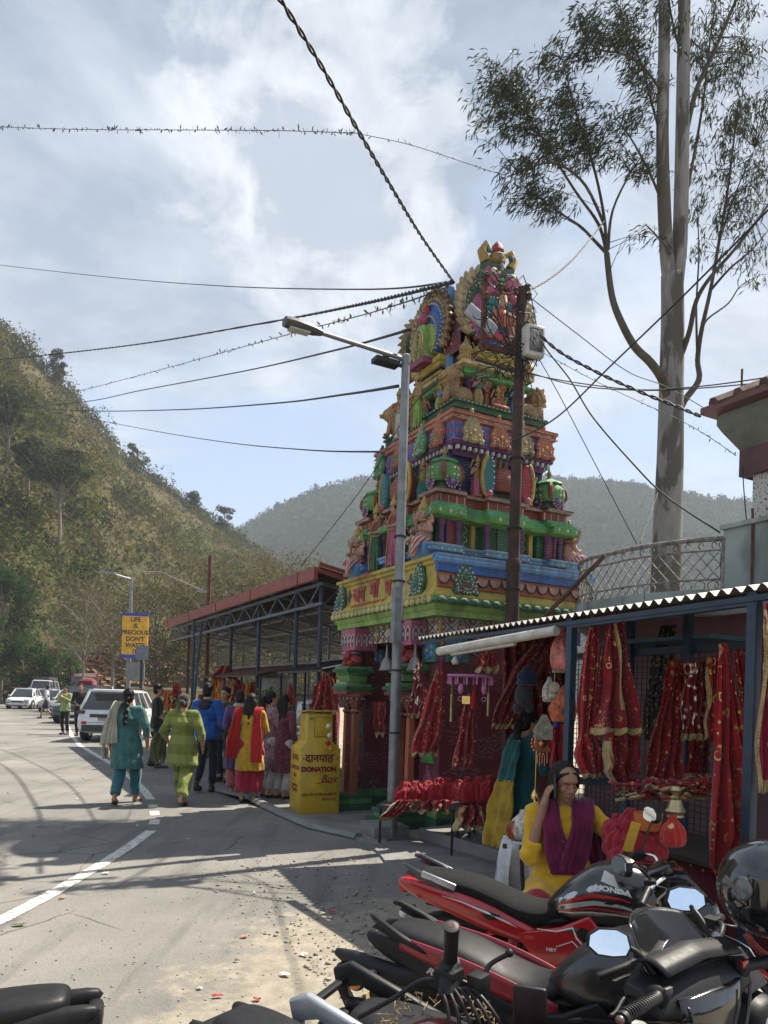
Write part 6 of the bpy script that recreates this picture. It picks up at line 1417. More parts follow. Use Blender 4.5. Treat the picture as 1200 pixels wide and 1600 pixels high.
def corrug(b,p0,du,dv,nw,amp,mi=None):
 """corrugated sheet from p0 along du (across the waves) and dv"""
 up=Vector(du).cross(Vector(dv)).normalized();N_=nw*8
 b.grid(lambda u,t:Vector(p0)+Vector(du)*u+Vector(dv)*t+up*amp*math.sin(u*nw*6.2832),N_,2,mi)
sh_e=empty('market_shed',UV(3.5,0),R(28.2),'long open market shed with a red edged tin roof left of the temple','shed')
def SL(a,b_,z):return Vector((b_,a-3.5,z))
b=MB();b.box(SL(9.1,-.05,3.53),(.07,11.2,.20));
for i in range(5):b.box(SL(4.2+2.5*i,-.06,3.53),(.085,.03,.215))
b.box(SL(3.48,2.0,3.26),(4.1,.05,.16),M=Matrix.Rotation(R(10.3),3,'Y'));b.build('fascia',redroof,sh_e)
b=MB();corrug(b,SL(3.4,0,3.62),(0,11.3,0),(4.4,0,-.80),60,.018);b.build('roof',corr,sh_e,thick=.004)
b=MB()
for i in range(6):
 a=4.0+2.05*i
 b.beam(SL(a,.1,3.50),SL(a,4,2.79),.05);b.beam(SL(a,.1,3.12),SL(a,4,2.62),.04)
 for q in range(6):b.beam(SL(a,.3+q*.62,3.09-q*.08),SL(a,.6+q*.62,3.41-q*.113),.025);b.beam(SL(a,.9+q*.62,3.02-q*.08),SL(a,.6+q*.62,3.41-q*.113),.025)
for(bb,z) in((.12,3.40),(.12,3.08),(1.3,3.30),(2.6,3.06)):b.beam(SL(3.6,bb,z),SL(14.5,bb,z),.045)
for q in range(22):a=3.7+q*.5;b.beam(SL(a,.12,3.08 if q%2 else 3.40),SL(a+.5,.12,3.40 if q%2 else 3.08),.025)
b.build('truss',mat('grey_blue_steel',(.10,.12,.15),.5,.3),sh_e)
for a,bb,m_ in((ua(303,.1),.1,bluep),(ua(295,.25),.25,rust),(ua(361,.2),.2,blackm),(ua(404,.2),.2,bluep),(ua(462,.2),.2,bluep),(ua(500,.2),.2,bluep),(6,3.8,bluep),(9.5,3.8,bluep),(13,3.8,bluep)):
 b=MB();b.tube([SL(a,bb,0),SL(a,bb,3.52-.18*bb)],.04,8);b.build('post',m_,sh_e)
b=MB();b.tube([SL(ua(300,-.1),-.1,0),SL(ua(311,.1)-.2,.1,3.3)],.035,8);b.build('brace',bluep,sh_e)
b=MB()
for(a0,a1,bb,z0,z1) in((4.0,ua(404,1.4),1.4,1.6,3.0),(ua(404,1.4),ua(340,1.4),1.4,1.6,3.0)):
 for q in range(int((a1-a0)/.09)):a=a0+q*.09;b.beam(SL(a,bb,z0),SL(a,bb,z1),.006)
 for q in range(int((z1-z0)/.09)):b.beam(SL(a0,bb,z0+q*.09),SL(a1,bb,z0+q*.09),.006)
 b.beam(SL(a0,bb,z0),SL(a1,bb,z0),.04);b.beam(SL(a0,bb,(z0+z1)/2),SL(a1,bb,(z0+z1)/2),.035);b.beam(SL(a0,bb,z1),SL(a1,bb,z1),.04)
 for q in range(4):b.beam(SL(a0+(a1-a0)*q/3,bb,0),SL(a0+(a1-a0)*q/3,bb,z1),.04)
b.build('mesh_screen',mesh_g,sh_e)
b=MB();b.box(SL(5.6,4.2,1.5),(.15,4.2,3.0));b.build('back_wall',paint('beige_wall',(.36,.31,.26),.4),sh_e)
for(a0,a1,b0,z,lab) in((ua(405,-.1),ua(318,-.1),-.1,1.98,'rusty tin lean-to roof over the flower stall under the shed'),(3.2,5.2,.0,2.02,'flat dark tin canopy above the red bundles beside the temple')):
 e2=empty('stall_canopy',UV(a0,b0),R(28.2),lab,'canopy');b=MB();corrug(b,(0,0,z),(0,a1-a0,0),(1.0,0,.22),22,.012);b.build('roof',rust if 'rusty' in lab else corr,e2,thick=.004)
 b=MB();b.beam((0,0,z-.03),(0,a1-a0,z-.03),.035);b.beam((1,0,z+.18),(1,a1-a0,z+.18),.035)
 for aa in(0,a1-a0):b.beam((0,aa,z-.03),(1,aa,z+.18),.03);b.beam((.05,aa,0),(.05,aa,z-.03),.035);b.beam((.95,aa,0),(.95,aa,z+.15),.035)
 b.build('frame',blackm,e2)
p0=W(430,1060,16.5);e=empty('water_tank',(p0 .x,p0 .y,0),0,'white ribbed plastic water tank behind the mesh screen','water tank');b=MB();b.lathe([(.42,1.25),(.44,1.3),(.42,1.4),(.44,1.5),(.42,1.6),(.44,1.7),(.42,1.8),(.40,1.95),(.2,2.05),(.15,2.1),(.02,2.12)],(0,0,0),24);b.build('tank',paint('white_plastic',(.6,.6,.6),.2),e)
b=MB();b.box((0,0,.62),(1.0,1.0,1.24));b.build('plinth',paint('brick_red_paint',(.16,.055,.04),.4),e)
dy=paint('donation_yellow',(.50,.33,.02),.35,.45);dred=mat('dark_red_paint',(.20,.012,.01),.5)
g0=G(485,1277);dz_=0.03;e=empty('donation_box',(g0 .x+.01,g0 .y+.34,dz_),R(22),'yellow steel donation box with dark red lettering','donation box')
b=MB();w2,d2=.275,.25
b.rings([[(x*w2,y*d2,0) for x,y in((-1,-1),(1,-1),(1,1),(-1,1))],[(x*w2,y*d2,.86) for x,y in((-1,-1),(1,-1),(1,1),(-1,1))],[(x*w2*.66,y*d2*.72,.96) for x,y in((-1,-1),(1,-1),(1,1),(-1,1))],[(x*w2*.62,y*d2*.72,1.33) for x,y in((-1,-1),(1,-1),(1,1),(-1,1))]]);o=b.build('body',dy,e,bevel=.004)
b=MB();b.box((0,-.01,1.355),(.42,.45,.018),M=Matrix.Rotation(R(-3),3,'X'));b.build('lid',dy,e)
b=MB();b.box((.03,-.182,1.15),(.20,.008,.26));dr=b.build('door',dy,e,bevel=.002);b=MB();b.box((-.125,-.182,1.26),(.05,.008,.014));b.build('coin_slot',blackm,e)
b=MB();b.beam((.125,-.19,1.15),(.125,-.19,1.18),.014);
for(x0,x1,z0,z1) in((-.08,.14,1.275,1.279),(-.08,.14,1.02,1.024),(-.08,-.076,1.02,1.28)):b.box(((x0+x1)/2,-.187,(z0+z1)/2),(x1-x0,.003,z1-z0))
b.build('hinge_line',blackm,dr)
MFd=Mx((0,-d2-.002,0),(1,0,0),(0,0,1))
T=lambda s,sz,x,z,**k:text('lettering',s,sz,MFd@Matrix.Translation((x,z,0)),dred,e,.001,**k)
q_=T('दानपात',.14,-.02,.735,sx=1.0,bold=.005);x9=max(v.co.x for v in q_.data.vertices);b=MB();b.tube([MFd@Vector((x9-.012,.735-.012,.001)),MFd@Vector((x9-.06,.735-.06,.001))],.006,5);b.tube([MFd@Vector((x9-.02,.788,.001)),MFd@Vector((x9+.012,.788,.001))],.006,5);b.build('lettering',dred,e);T('DONATION',.088,-.02,.59,sx=1.0,bold=.007);T('Box',.14,.12,.46,shear=.35,sx=1.0,bold=.002)
T('कृपया गेट पर िभक्षावृित को',.046,-.01,.255,bold=.0015);T('बढावा न दें।',.046,.13,.19,bold=.0015)
b=MB()
for x in(-.235,.235):b.lathe([(.014,0),(.014,.003)],(0,0,0),10,M=(MFd@Matrix.Translation((x,.735,0))).to_3x3()) if False else b.ell(MFd@Vector((x,.735,0)),(.013,.003,.013),8,5)
b.tube([MFd@Vector((x,.40+.02*math.sin((x+.05)*14),.002)) for x in np.linspace(-.05,.17,10)],.004,5);b.build('paint_flourish',dred,e)
MLd=Mx((-w2-.002,0,0),(0,-1,0),(0,0,1))
for s,sz,z in(('दानपात',.12,.735),('DONATION',.075,.60),('Box',.08,.5),('कृपया गेट पर',.055,.36),('िभक्षावृित को',.05,.30)):text('lettering',s,sz,MLd@Matrix.Translation((0,z,0)),dred,e,.001,bold=.002)
for i,s in enumerate(('ॐ','जय माँ','जय')):text('lettering',s,.055,Mx((-.1725,0,1.24-.09*i),(0,-1,0),(0,0,1)),dred,e,.001,bold=.001)
stain=mat('stained_teal_plaster',(.25,.285,.27),.85,0,.3,1.6,.4,20,.01,1.0,streak=1);slabm=mat('grey_cement',(.26,.26,.25),.9,0,.2,2,.4,25,.01,.5)
hs=empty('terrace_house',UV(-2.6,1.5),R(28.2),'weathered concrete house with a terrace and tiled eave at the right edge','house')
def HL(p):return Matrix.Rotation(R(-28.2),4,'Z')@(Vector(p)-Vector(UV(-2.6,1.5)))
railpx=[(905,888),(906,882),(912,877),(926,871),(947,867),(980,859),(1013,853),(1070,846),(1133,841)]
rp=[]
for x,y in railpx:a_,b_=ray(x,y);D=1.5/b_;rp.append(Vector((a_*D,D,3.1)))
rp=[rp[0]+Vector((.35,.9,0))]+rp
b=MB();base=[HL((p.x,p.y,0)) for p in rp];far=[HL(UV(-5.5,1.1)),HL(UV(-5.5,6)),HL(UV(.4,6))]
poly=[(p.x,p.y) for p in base]+[(far[0].x,far[0].y),(far[1].x,far[1].y),(far[2].x,far[2].y)]
b.prism(poly,.16,Matrix.Translation((0,0,2.42)));b.build('terrace_slab',slabm,hs)
cx=sum(p[0] for p in poly)/len(poly);cy=sum(p[1] for p in poly)/len(poly);poly2=[(cx+(x-cx)*.9,cy+(y-cy)*.9) for x,y in poly]
b=MB();b.prism(poly2,2.42,Matrix());b.build('wall',paint('pink_wall',(.15,.075,.085),.5),hs)
b=MB()
for i in range(len(rp)-1):
 p,q=HL(rp[i]),HL(rp[i+1]);b.beam(p+Vector((0,0,-.50)),q+Vector((0,0,-.50)),.08,.10)
b.build('kerb_wall',stain,hs)
b=MB();rr_=[HL(p) for p in rp];b.tube(rr_,.022,8);b.tube([p-Vector((0,0,.10)) for p in rr_],.009,6);b.tube([p-Vector((0,0,.36)) for p in rr_],.009,6);b.tube([p-Vector((0,0,.47)) for p in rr_],.012,6)
P=[];
for i in range(len(rr_)-1):
 for k in range(12):P.append(rr_[i].lerp(rr_[i+1],k/12))
L=[0]
for i in range(1,len(P)):L.append(L[-1]+(P[i]-P[i-1]).length)
def onr(s):
 s=max(0,min(L[-1]-1e-4,s));i=next((j for j in range(1,len(L)) if L[j]>=s),len(L)-1);return P[i-1].lerp(P[i],(s-L[i-1])/max(1e-6,L[i]-L[i-1]))
s=0
while s<L[-1]-.05:
 for sg in(-1,1):b.tube([onr(s+.0 if sg>0 else s+.22)-Vector((0,0,.36)),onr(s+.11)-Vector((0,0,.23)),onr(s+.22 if sg>0 else s)-Vector((0,0,.10))],.005,5)
 c=onr(s+.055);d=(onr(s+.09)-onr(s+.02)).normalized()
 for o_ in(0,.11):c=onr(s+.055+o_);b.tube([c+d*.045*math.cos(a)+Vector((0,0,-.415+.045*math.sin(a))) for a in np.linspace(0,6.283,12)],.005,5);b.tube([c+d*.02*math.cos(a)+Vector((0,0,-.055+.028*math.sin(a))) for a in np.linspace(0,5,9)],.005,5)
 s+=.11
b.tube([rr_[-1],rr_[-1]-Vector((0,0,.5))],.03,6)
b.build('railing',mat('rusty_white_iron',(.22,.20,.18),.7,.2,.4,25,.3,60,.002,.5),hs)
e1=rp[-1];b=MB();c0=HL((e1 .x,e1 .y,0));b.box((c0 .x+.05,c0 .y-1.0,2.85),(.14,2.0,.66));b.box((c0 .x+.05,c0 .y-1.0,3.19),(.2,2.04,.04));b.box((c0 .x+.35,c0 .y-.02,2.85),(.6,.14,.6));b.build('parapet',stain,hs)
b=MB();b.tube([(c0 .x-.04,c0 .y-.30,2.5),(c0 .x-.035,c0 .y-.29,3.2),(c0 .x-.03,c0 .y-.28,3.3)],.012,6);b.tube([(c0 .x-.04,c0 .y-.55,2.5),(c0 .x-.04,c0 .y-.56,3.25)],.012,6);b.build('drain_pipe',rust,hs)
b=MB();b.tube([W(815,1000,8.0),W(900,913,7.4),W(945,868,7.25)],.022,6);tag(b.build('iron_bar',rust),'slanting rusty iron bar propped against the balcony rail','bar')
tipw=W(1094,652,6.8);tl_=HL(tipw);zt=tipw.z;grn=mat('green_white_cement',(.15,.165,.135),.85,0,.15,3,.3,20,.006,.6);rd_=paint('brick_red_edge',(.11,.04,.036),.5)
b=MB();x0,y0=tl_.x,tl_.y
b.rings([[(x0+o_,y0-4,z),(x0+3.5,y0-4,z),(x0+3.5,y0-o_,z),(x0+o_,y0-o_,z)] for o_,z in((.24,zt-.33),(.13,zt-.15),(.10,zt-.09),(.10,zt+.0))]);b.build('eave',grn,hs)
b=MB();b.rings([[(x0+o_,y0-4,z),(x0+3.5,y0-4,z),(x0+3.5,y0-o_,z),(x0+o_,y0-o_,z)] for o_,z in((.06,zt+.0),(.0,zt+.02),(.0,zt+.08))]);b.build('eave_edge',rd_,hs)
b=MB()
for i in range(16):
 y=y0-.12-i*.25;b.tube([(x0+.02,y,zt+.10),(x0+.7,y,zt+.42)],.05,6)
 b.box((x0+.36,y-.125,zt+.235),(.80,.20,.03),M=Matrix.Rotation(R(-25),3,'Y'))
for i in range(8):x=x0+.5+i*.3;b.tube([(x,y0-.02,zt+.10),(x,y0-.6,zt+.40)],.045,6);b.box((x+.15,y0-.3,zt+.22),(.24,.7,.03),M=Matrix.Rotation(R(-25),3,'X'))
b.tube([(x0+.7,y0-.55,zt+.42),(x0+.7,y0-4,zt+.42)],.06,6);b.build('roof_tile',mat('old_clay_tile',(.12,.07,.06),.9,0,.4,12,.5,30,.006,.6),hs)
b=MB()
for q in(.25,.75):b.tube([(x0+.9,y0-q*3+1,zt+.35),(x0+.9,y0-q*3+1,zt+.75)],.012,5)
b.build('rebar',rust,hs)
b=MB();bx=x0+.24;b.box((bx+.12,y0-.24-1.9,zt-.45),(.24,3.8,.24));b.box((bx+1.6,y0-.36,zt-.452),(3.0,.236,.236));b.build('beam',mat('maroon_cement',(.085,.04,.045),.8,0,.2,4,.3,20,.005,.4),hs)
m,nt,bs=nodes('speckled_plaster');n=N(nt);v=n.coord();c_=n.mix(n.ramp(n.vor(n.map(v,(1,1,.6)),55),.28,.36,(1,1,1),(0,0,0)),(.42,.42,.40),(.07,.065,.06));n.l(c_,bs.inputs['Base Color']);bs.inputs['Roughness'].default_value=.9
b=MB();b.box((bx+.14,y0-.42,(zt-.57+2.58)/2),(.16,.16,zt-.57-2.58));b.build('column',m,hs)
b=MB()
for i in range(26):b.box((bx+1.0,y0-.62,2.62+i*.06),(1.3,.12,.045 if i%2 else.05));
b.box((bx+1.0,y0-.59,3.2),(1.28,.1,1.4));b.build('brick_wall',mat('dark_brick',(.09,.05,.045),.9,0,.3,20),hs)
red1=fabric('red_gold_chunri',(0.340,0.010,0.014),(0.231,0.007,0.010),gold=.5,gs=22,trans=.12);red2=fabric('deep_red_chunri',(0.245,0.007,0.014),(0.154,0.004,0.008),gold=.3,gs=34,trans=.12);red3=fabric('scarlet_chiffon',(0.394,0.014,0.024),(0.266,0.008,0.014),trans=.25)
dots=fabric('red_dotted_cloth',(0.272,0.010,0.010),(0.196,0.007,0.007),gold=1.0,gs=26,gold_col=(.5,.25,.10));sequin=fabric('mirror_sequin_cloth',(0.204,0.008,0.010),(0.140,0.006,0.007),gold=1.4,gs=16,gold_col=(.85,.75,.6));blackgold=fabric('black_gold_net',(0.020,0.015,0.008),gold=1.6,gs=36,gold_col=(.4,.28,.1));pinkr=fabric('crimson_velvet',(0.306,0.005,0.041),(0.210,0.004,0.028),gold=.2,gs=8,gold_col=(.6,.5,.3))
gb=fabric('gold_braid',(.34,.25,.10),(.22,.15,.06),gold=1.0,gs=120,gold_col=(.75,.62,.35));SG_='red and gold scarves hung for sale on the stall'
def scarf(label,D,rows,mt,border='hem',folds=5,dd=0.0,seed=0,name='hanging_scarf',cat='scarf',bw=.035,grp=SG_,amp=1.0):
 """rows: (py, px_left, px_right [, extra depth]) from top to bottom"""
 rows=[r if len(r)>3 else(*r,0) for r in rows]
 c0=W((rows[0][1]+rows[0][2])/2,rows[0][0],D);K=len(rows)-1;rr=random.Random(seed);ph=rr.uniform(0,6)
 arr=np.array(rows,dtype=float);ts=np.linspace(0,1,K+1)
 def f(u,t,off=0.0):
  py,l,r,ex=(float(np.interp(t,ts,arr[:,i])) for i in range(4));px=l+(r-l)*u;p=W(px,py+(0 if t<.9 else 6*math.sin(u*folds*6.28+ph)*(t-.9)*5),D+ex+dd*u);wd=(r-l)/F*D
  p.y+=amp*min(.075,wd*.16)*math.sin(u*folds*6.28+ph+t*1.2)+amp*.012*math.sin(u*folds*15+t*9+ph)-off;p.x+=amp*.010*math.sin(t*11+u*7+ph);return p-c0
 e=empty(name,c0,0,label,cat,grp);b=MB();b.grid(f,44,42);b.build('cloth',mt,e,smooth=True,thick=.003)
 if border:
  b=MB();hl=(arr[-1,0]-arr[0,0])/F*D;k=min(.3,bw/hl)
  if 'hem' in border:b.grid(lambda u,t:f(u,1-k*1.2+t*k*1.2,.006),44,3)
  if 'left' in border or 'right' in border:
   s0=0 if 'left' in border else 1;b.grid(lambda u,t:f(abs(s0-u*(.16)),.12+t*.88,.006),3,40)
  if 'mid' in border:b.grid(lambda u,t:f(.55+u*.12,.05+t*.75,.007),3,36)
  b.build('border',gb,e,smooth=True,thick=.004)
 return e
def C5(rows):return[(900+y/3.53,860+l/3.53,860+r/3.53) for y,l,r in rows]
def C3(rows):return[(950+y/3,500+l/3,500+r/3) for y,l,r in rows]
scarf('long red scarf just right of the blue front post, its foot bulging round',5.15,C5([(190,226,246),(400,192,272),(700,160,268),(880,150,262),(985,138,305),(1110,190,292)]),red1,'hem',3,seed=1)
scarf('second red scarf from the blue post with a broad gold band down its middle',4.95,C5([(170,318,372),(400,288,425),(650,262,470),(870,232,520)]),red2,'hem mid',3,seed=2)
scarf('lower red cloth with zigzag gold hem hanging under the gold banded scarf',5.02,C5([(860,300,500),(1000,300,505),(1080,298,500),(1195,395,450)]),red2,'hem left right',3,seed=3)
scarf('dark net scarf covered in gold behind the red ones',5.9,C5([(270,610,690),(450,570,690),(700,520,650),(900,520,560)]),blackgold,'',3,seed=4)
scarf('orange red scarf covered in small ringed dots',5.15,C5([(460,650,745),(700,598,735),(1000,528,722),(1115,508,715)]),dots,'',4,seed=5)
scarf('red scarf scattered with bright round mirrors',5.0,C5([(470,735,870),(700,725,862),(900,720,855)]),sequin,'hem',4,seed=6)
scarf('narrow red scarf with a beaded side band beside the mirrored one',4.9,C5([(440,865,960),(700,860,930),(890,850,905)]),red1,'left',2,seed=7)
scarf('dark red cloth with stitched lines low behind the mirrored scarf',5.3,C5([(880,760,900),(1000,740,890),(1120,740,890)]),red2,'hem',3,seed=8)
scarf('longest red scarf with gold flowers reaching down to the black helmet',4.05,C5([(372,940,962),(500,932,1004),(900,900,1068),(1100,888,1108),(1420,878,1135),(1600,880,1000),(1720,930,985)]),red1,'hem',3,seed=9)
scarf('plain red scarf with gold dust hanging beside the right blue post',4.5,C5([(405,1005,1100),(700,1040,1100),(900,1062,1100),(1100,1070,1100)]),red2,'hem',2,seed=10)
scarf('crimson velvet cloth with a cream hem at the right edge of the photo',3.75,C5([(150,1185,1230),(400,1175,1240),(900,1135,1250),(1190,1125,1260)]),pinkr,'hem left',2,seed=11,bw=.06)
scarf('spotted red and gold scarf hanging nearest the lamp post',7.3,C3([(250,455,480),(400,425,505),(510,408,490)]),sequin,'hem',3,seed=12)
scarf('long red scarf slanting left under the stall eave near the lamp post',7.0,C3([(285,545,570),(450,490,590),(600,440,575),(690,432,545)]),red1,'hem',3,seed=13)
scarf('dark red scarf hanging below the pink peg hanger',6.7,C3([(400,690,725),(550,650,735),(740,625,730)]),red2,'',3,seed=14)
scarf('domed red and gold cloth tied just under the eave',6.6,C3([(190,770,800),(240,745,820),(300,730,850)]),red1,'hem',3,seed=15)
scarf('wide red scarf swept diagonally behind the hanging hats',6.9,C3([(170,1000,1130),(300,900,1050),(450,830,960),(560,800,900)]),red2,'hem',4,seed=16)
scarf('red cloth curtain at the back of the stall behind the teal woman',7.9,C3([(130,860,1150),(400,850,1150),(700,870,1150)]),red2,'',7,seed=17)
scarf('bright red patch of cloth beside the copper sun pendant',5.9,C3([(545,1070,1160),(650,1075,1160),(780,1090,1165)]),red3,'hem',2,seed=18)
scarf('red gold edged cloth hanging between the temple and the lamp post',8.9,C3([(440,250,310),(600,255,300)]),red2,'hem',2,seed=19)
for i,(x0,x1,y0,y1,lab) in enumerate([(35,75,300,470,'red tasselled cloth left of the temple column'),]):pass
scarf('red cloth cone with gold zigzags above the donation box',10.9,[(1050,506,512),(1075,492,522),(1115,482,530)],red1,'hem',3,seed=20)
scarf('red cloth hung low behind the donation box',11.3,[(1060,545-30,550-30),(1110,500,530),(1180,508,530)],red2,'',3,seed=21)
scarf('small red white dotted cloth between the mesh and the canopy',12.5,[(1068,452,456),(1090,446,462),(1102,444,464)],dots,'',2,seed=22)
for i,(px,y0,y1,w_,D,m_,lab) in enumerate([(262,1078,1128,14,20,'o','orange flag cloth at the far end of the shed'),(276,1068,1120,16,19,'r','red flag cloth at the far end of the shed'),(290,1082,1115,10,18.5,'r','small red flag beside the blue brace'),(338,1050,1095,9,17,'o','orange marigold cloth strip under the rusty lean-to'),(352,1040,1062,22,16.5,'r','bright red cloth on top of the rusty lean-to'),(372,1062,1110,12,16,'r','red cloth strip in the middle of the flower stall'),(395,1066,1118,12,15.5,'r','red cloth panel at the right of the flower stall'),(315,1085,1120,11,17.5,'r','red pennant cloth left of the flower stall'),(520,1040,1100,10,11.9,'r','red cloth beside the temple pier')]):
 scarf(lab,D,[(y0,px-w_*.3,px+w_*.3),((y0+y1)/2,px-w_*.8,px+w_*.6),(y1,px-w_,px+w_)],red1 if m_=='r' else fabric('orange_flag',(.55,.16,.01),(.4,.1,.01),gold=.2,gs=20),'',2,seed=30+i,grp='cloths hung at the stalls under the shed')
gm=mat('marigold_petals',(.55,.22,.01),.8,0,.3,60);rm=mat('rose_petals',(.35,.01,.03),.8,0,.3,60);lg=mat('leafy_green',(.08,.16,.03),.8,0,.3,60)
for i,(px,y0,y1,D,mm) in enumerate([(342,1062,1120,16.6,gm),(350,1060,1125,16.4,rm),(360,1063,1118,16.2,gm),(380,1070,1125,15.8,rm),(386,1066,1120,15.6,gm)]):
 b=MB();c=W(px,y0,D)
 n_=int((y1-y0)/F*D/.05)
 for q in range(n_):b.ell((.02*math.sin(q),0,-.05*q),.036,7,5)
 o=b.build('garland',mm,None);o.location=c;tag(o,['outermost orange marigold garland at the flower stall','first red rose garland next to the leftmost marigolds','middle marigold garland of the flower stall','second red rose garland right of the middle marigolds','rightmost marigold garland of the flower stall'][i],'garland','garlands at the flower stall')
for i,(px,py,D,s) in enumerate([(282,1098,19,.22),(298,1108,18,.25),(420,1092,14.5,.28),(404,1108,14.2,.22),(262,1120,17,.2),(436,1098,14.0,.18)]):
 c=W(px,py,D);e=empty('flower_bunch',(c.x,c.y,c.z-s),0,'leafy green and yellow flower bunch number %s along the shed stalls'%('first second third fourth fifth sixth'.split()[i]),'flowers','flower bunches at the shed stalls');e['label']=['leafy flower bunch beside the orange flags','pale flower bunch by the blue brace','large leafy bunch right of the flower stall','lower leafy bunch at the flower stall','small leafy bunch near the man in black','leafy bunch just left of the ponytail woman'][i]
 b=MB();rr=random.Random(i)
 for q in range(260):p=Vector((rr.gauss(0,.5),rr.gauss(0,.4),rr.gauss(1,.35)))*s;d=Vector((rr.gauss(0,1),rr.gauss(0,1),rr.gauss(0,1))).normalized()*.035;w_=d.orthogonal()*.5;b.add([p-d,p+w_,p+d,p-w_],[(0,1,2,3)])
 b.build('leaves',leafmat('bunch_leaves',(.10,.20,.03),(.30,.34,.08)),e,smooth=False);b=MB()
 for q in range(30):p=Vector((rr.gauss(0,.5),rr.gauss(0,.4),rr.gauss(1.1,.35)))*s;b.ell(p,.025,6,4)
 b.build('petals',gm if i%2 else mat('cream_petals',(.6,.55,.3),.8),e);b=MB();b.lathe([(s*.5,0),(s*.6,s*.5)],(0,0,0),12);b.build('basket',rust,e);e2=MB()
st=empty('scarf_stall',UV(-4.6,0),R(28.2),'long open scarf stall with blue posts and a corrugated tin eave','stall')
Mst=(Matrix.Translation(UV(-4.6,0))@Matrix.Rotation(R(28.2),4,'Z')).inverted()
tin=mat('weathered_tin',(.13,.125,.115),.6,.3,.2,4,.3,30,.004,.5)
def eave_pt(px,py,z=2.22):a_,b_=ray(px,py);D=(z-CZ)/b_;return Vector((a_*D,D,z))
Es=[eave_pt(652,998),eave_pt(890,963),eave_pt(1126,926),eave_pt(1300,897)]
Ed=(Es[2]-Es[0]).normalized();Ein=Vector((-Ed.y,Ed.x,0));
if Ein.y<0:Ein=-Ein
LE=(Es[3]-Es[0]).length
b=MB();corrug(b,Mst@Es[0],(Mst.to_3x3()@(Ed*LE)),(Mst.to_3x3()@(Ein*1.9+Vector((0,0,.30)))),int(LE/.085),.016);b.build('roof',tin,st,thick=.003)
b=MB();corrug(b,Mst@(Es[2]+Ed*.25+Ein*.25+Vector((0,0,-.06))),(Mst.to_3x3()@(Ed*1.0)),(Mst.to_3x3()@(Ein*1.0+Vector((0,0,.1)))),11,.014);b.build('roof_patch',tin,st,thick=.003)
def onE(px,inn=0.0,z=0.0):
 r=ray(px,1000)[0];p=Es[0]+Ein*inn;t=(p.x-r*p.y)/(r*Ed.y-Ed.x);q=p+Ed*t;return Vector((q.x,q.y,z))
for px,inn in((893,.05),(1178,.05),(985,.85),(1075,.85),(893,1.1),(700,.9)):
 b=MB();p=onE(px,inn);b.beam(Mst@p,Mst@(p+Vector((0,0,2.2+inn*.14))),.055);b.build('post',bluep,st,bevel=.003)
b=MB()
p0,p1=onE(893,.05,2.16),onE(1178,.05,2.16);b.beam(Mst@p0,Mst@p1,.05);b.beam(Mst@onE(893,.05,2.16),Mst@onE(893,1.1,2.3),.045)
b.beam(Mst@onE(893,.9,2.02),Mst@onE(1178,.9,2.02),.05);b.beam(Mst@onE(893,.9,1.0),Mst@onE(1178,.9,1.0),.05);b.beam(Mst@onE(893,.05,1.05),Mst@onE(893,.9,1.05),.05);b.beam(Mst@onE(1178,.05,2.1),Mst@onE(1178,1.1,2.2),.045)
b.beam(Mst@onE(660,.03,2.17),Mst@onE(1290,.03,2.17),.03);b.beam(Mst@onE(893,.05,1.05),Mst@onE(960,.3,1.05),.05)
b.build('rail',bluep,st)
b=MB()
pa,pb=onE(893,.92,0),onE(1178,.92,0);n_=34
for q in range(n_+1):p=pa.lerp(pb,q/n_);b.beam(Mst@(p+Vector((0,0,.45))),Mst@(p+Vector((0,0,2.0))),.005)
for q in range(36):z=.45+q*.044;b.beam(Mst@(pa+Vector((0,0,z))),Mst@(pb+Vector((0,0,z))),.005)
b.build('mesh_panel',blackm,st)
b=MB();b.box(Mst@onE(1040,1.05,2.10),(.5,1.2,.03));b.build('upper_shelf',mat('faded_blue_board',(.03,.09,.13),.6),st)
b=MB()
for q in(.3,.8,1.3):b.tube([Mst@(Es[0]+Ein*q+Vector((0,0,q*.158-.04))),Mst@(Es[3]+Ein*q+Vector((0,0,q*.158-.04)))],.022,7)
b.build('purlin',mat('old_timber',(.10,.075,.05),.8,0,.3,12),st)
pv=mat('grimy_white_pipe',(.50,.48,.42),.5,0,.15,6,.2,30,.002,.45)
b=MB();b.tube([W(686,1018,6.55),W(870,985,5.4)],.038,12);tag(b.build('plastic_pipe',pv),'thick dirty white plastic pipe slung under the eave','pipe')
b=MB();b.tube([W(706,1022,6.9),W(805,1006,6.1)],.018,10);tag(b.build('plastic_pipe',pv),'thinner short pale pipe below the thick one','pipe')
b=MB();b.tube([W(690,1005,7.2),W(700,996,7.1),W(820,972,6.5),W(905,958,5.9)],.012,7);tag(b.build('bamboo_pole',mat('bamboo',(.3,.24,.14),.7)),'thin bamboo pole laid along the tin eave','pole')
wood=mat('dark_board',(.05,.035,.028),.8)
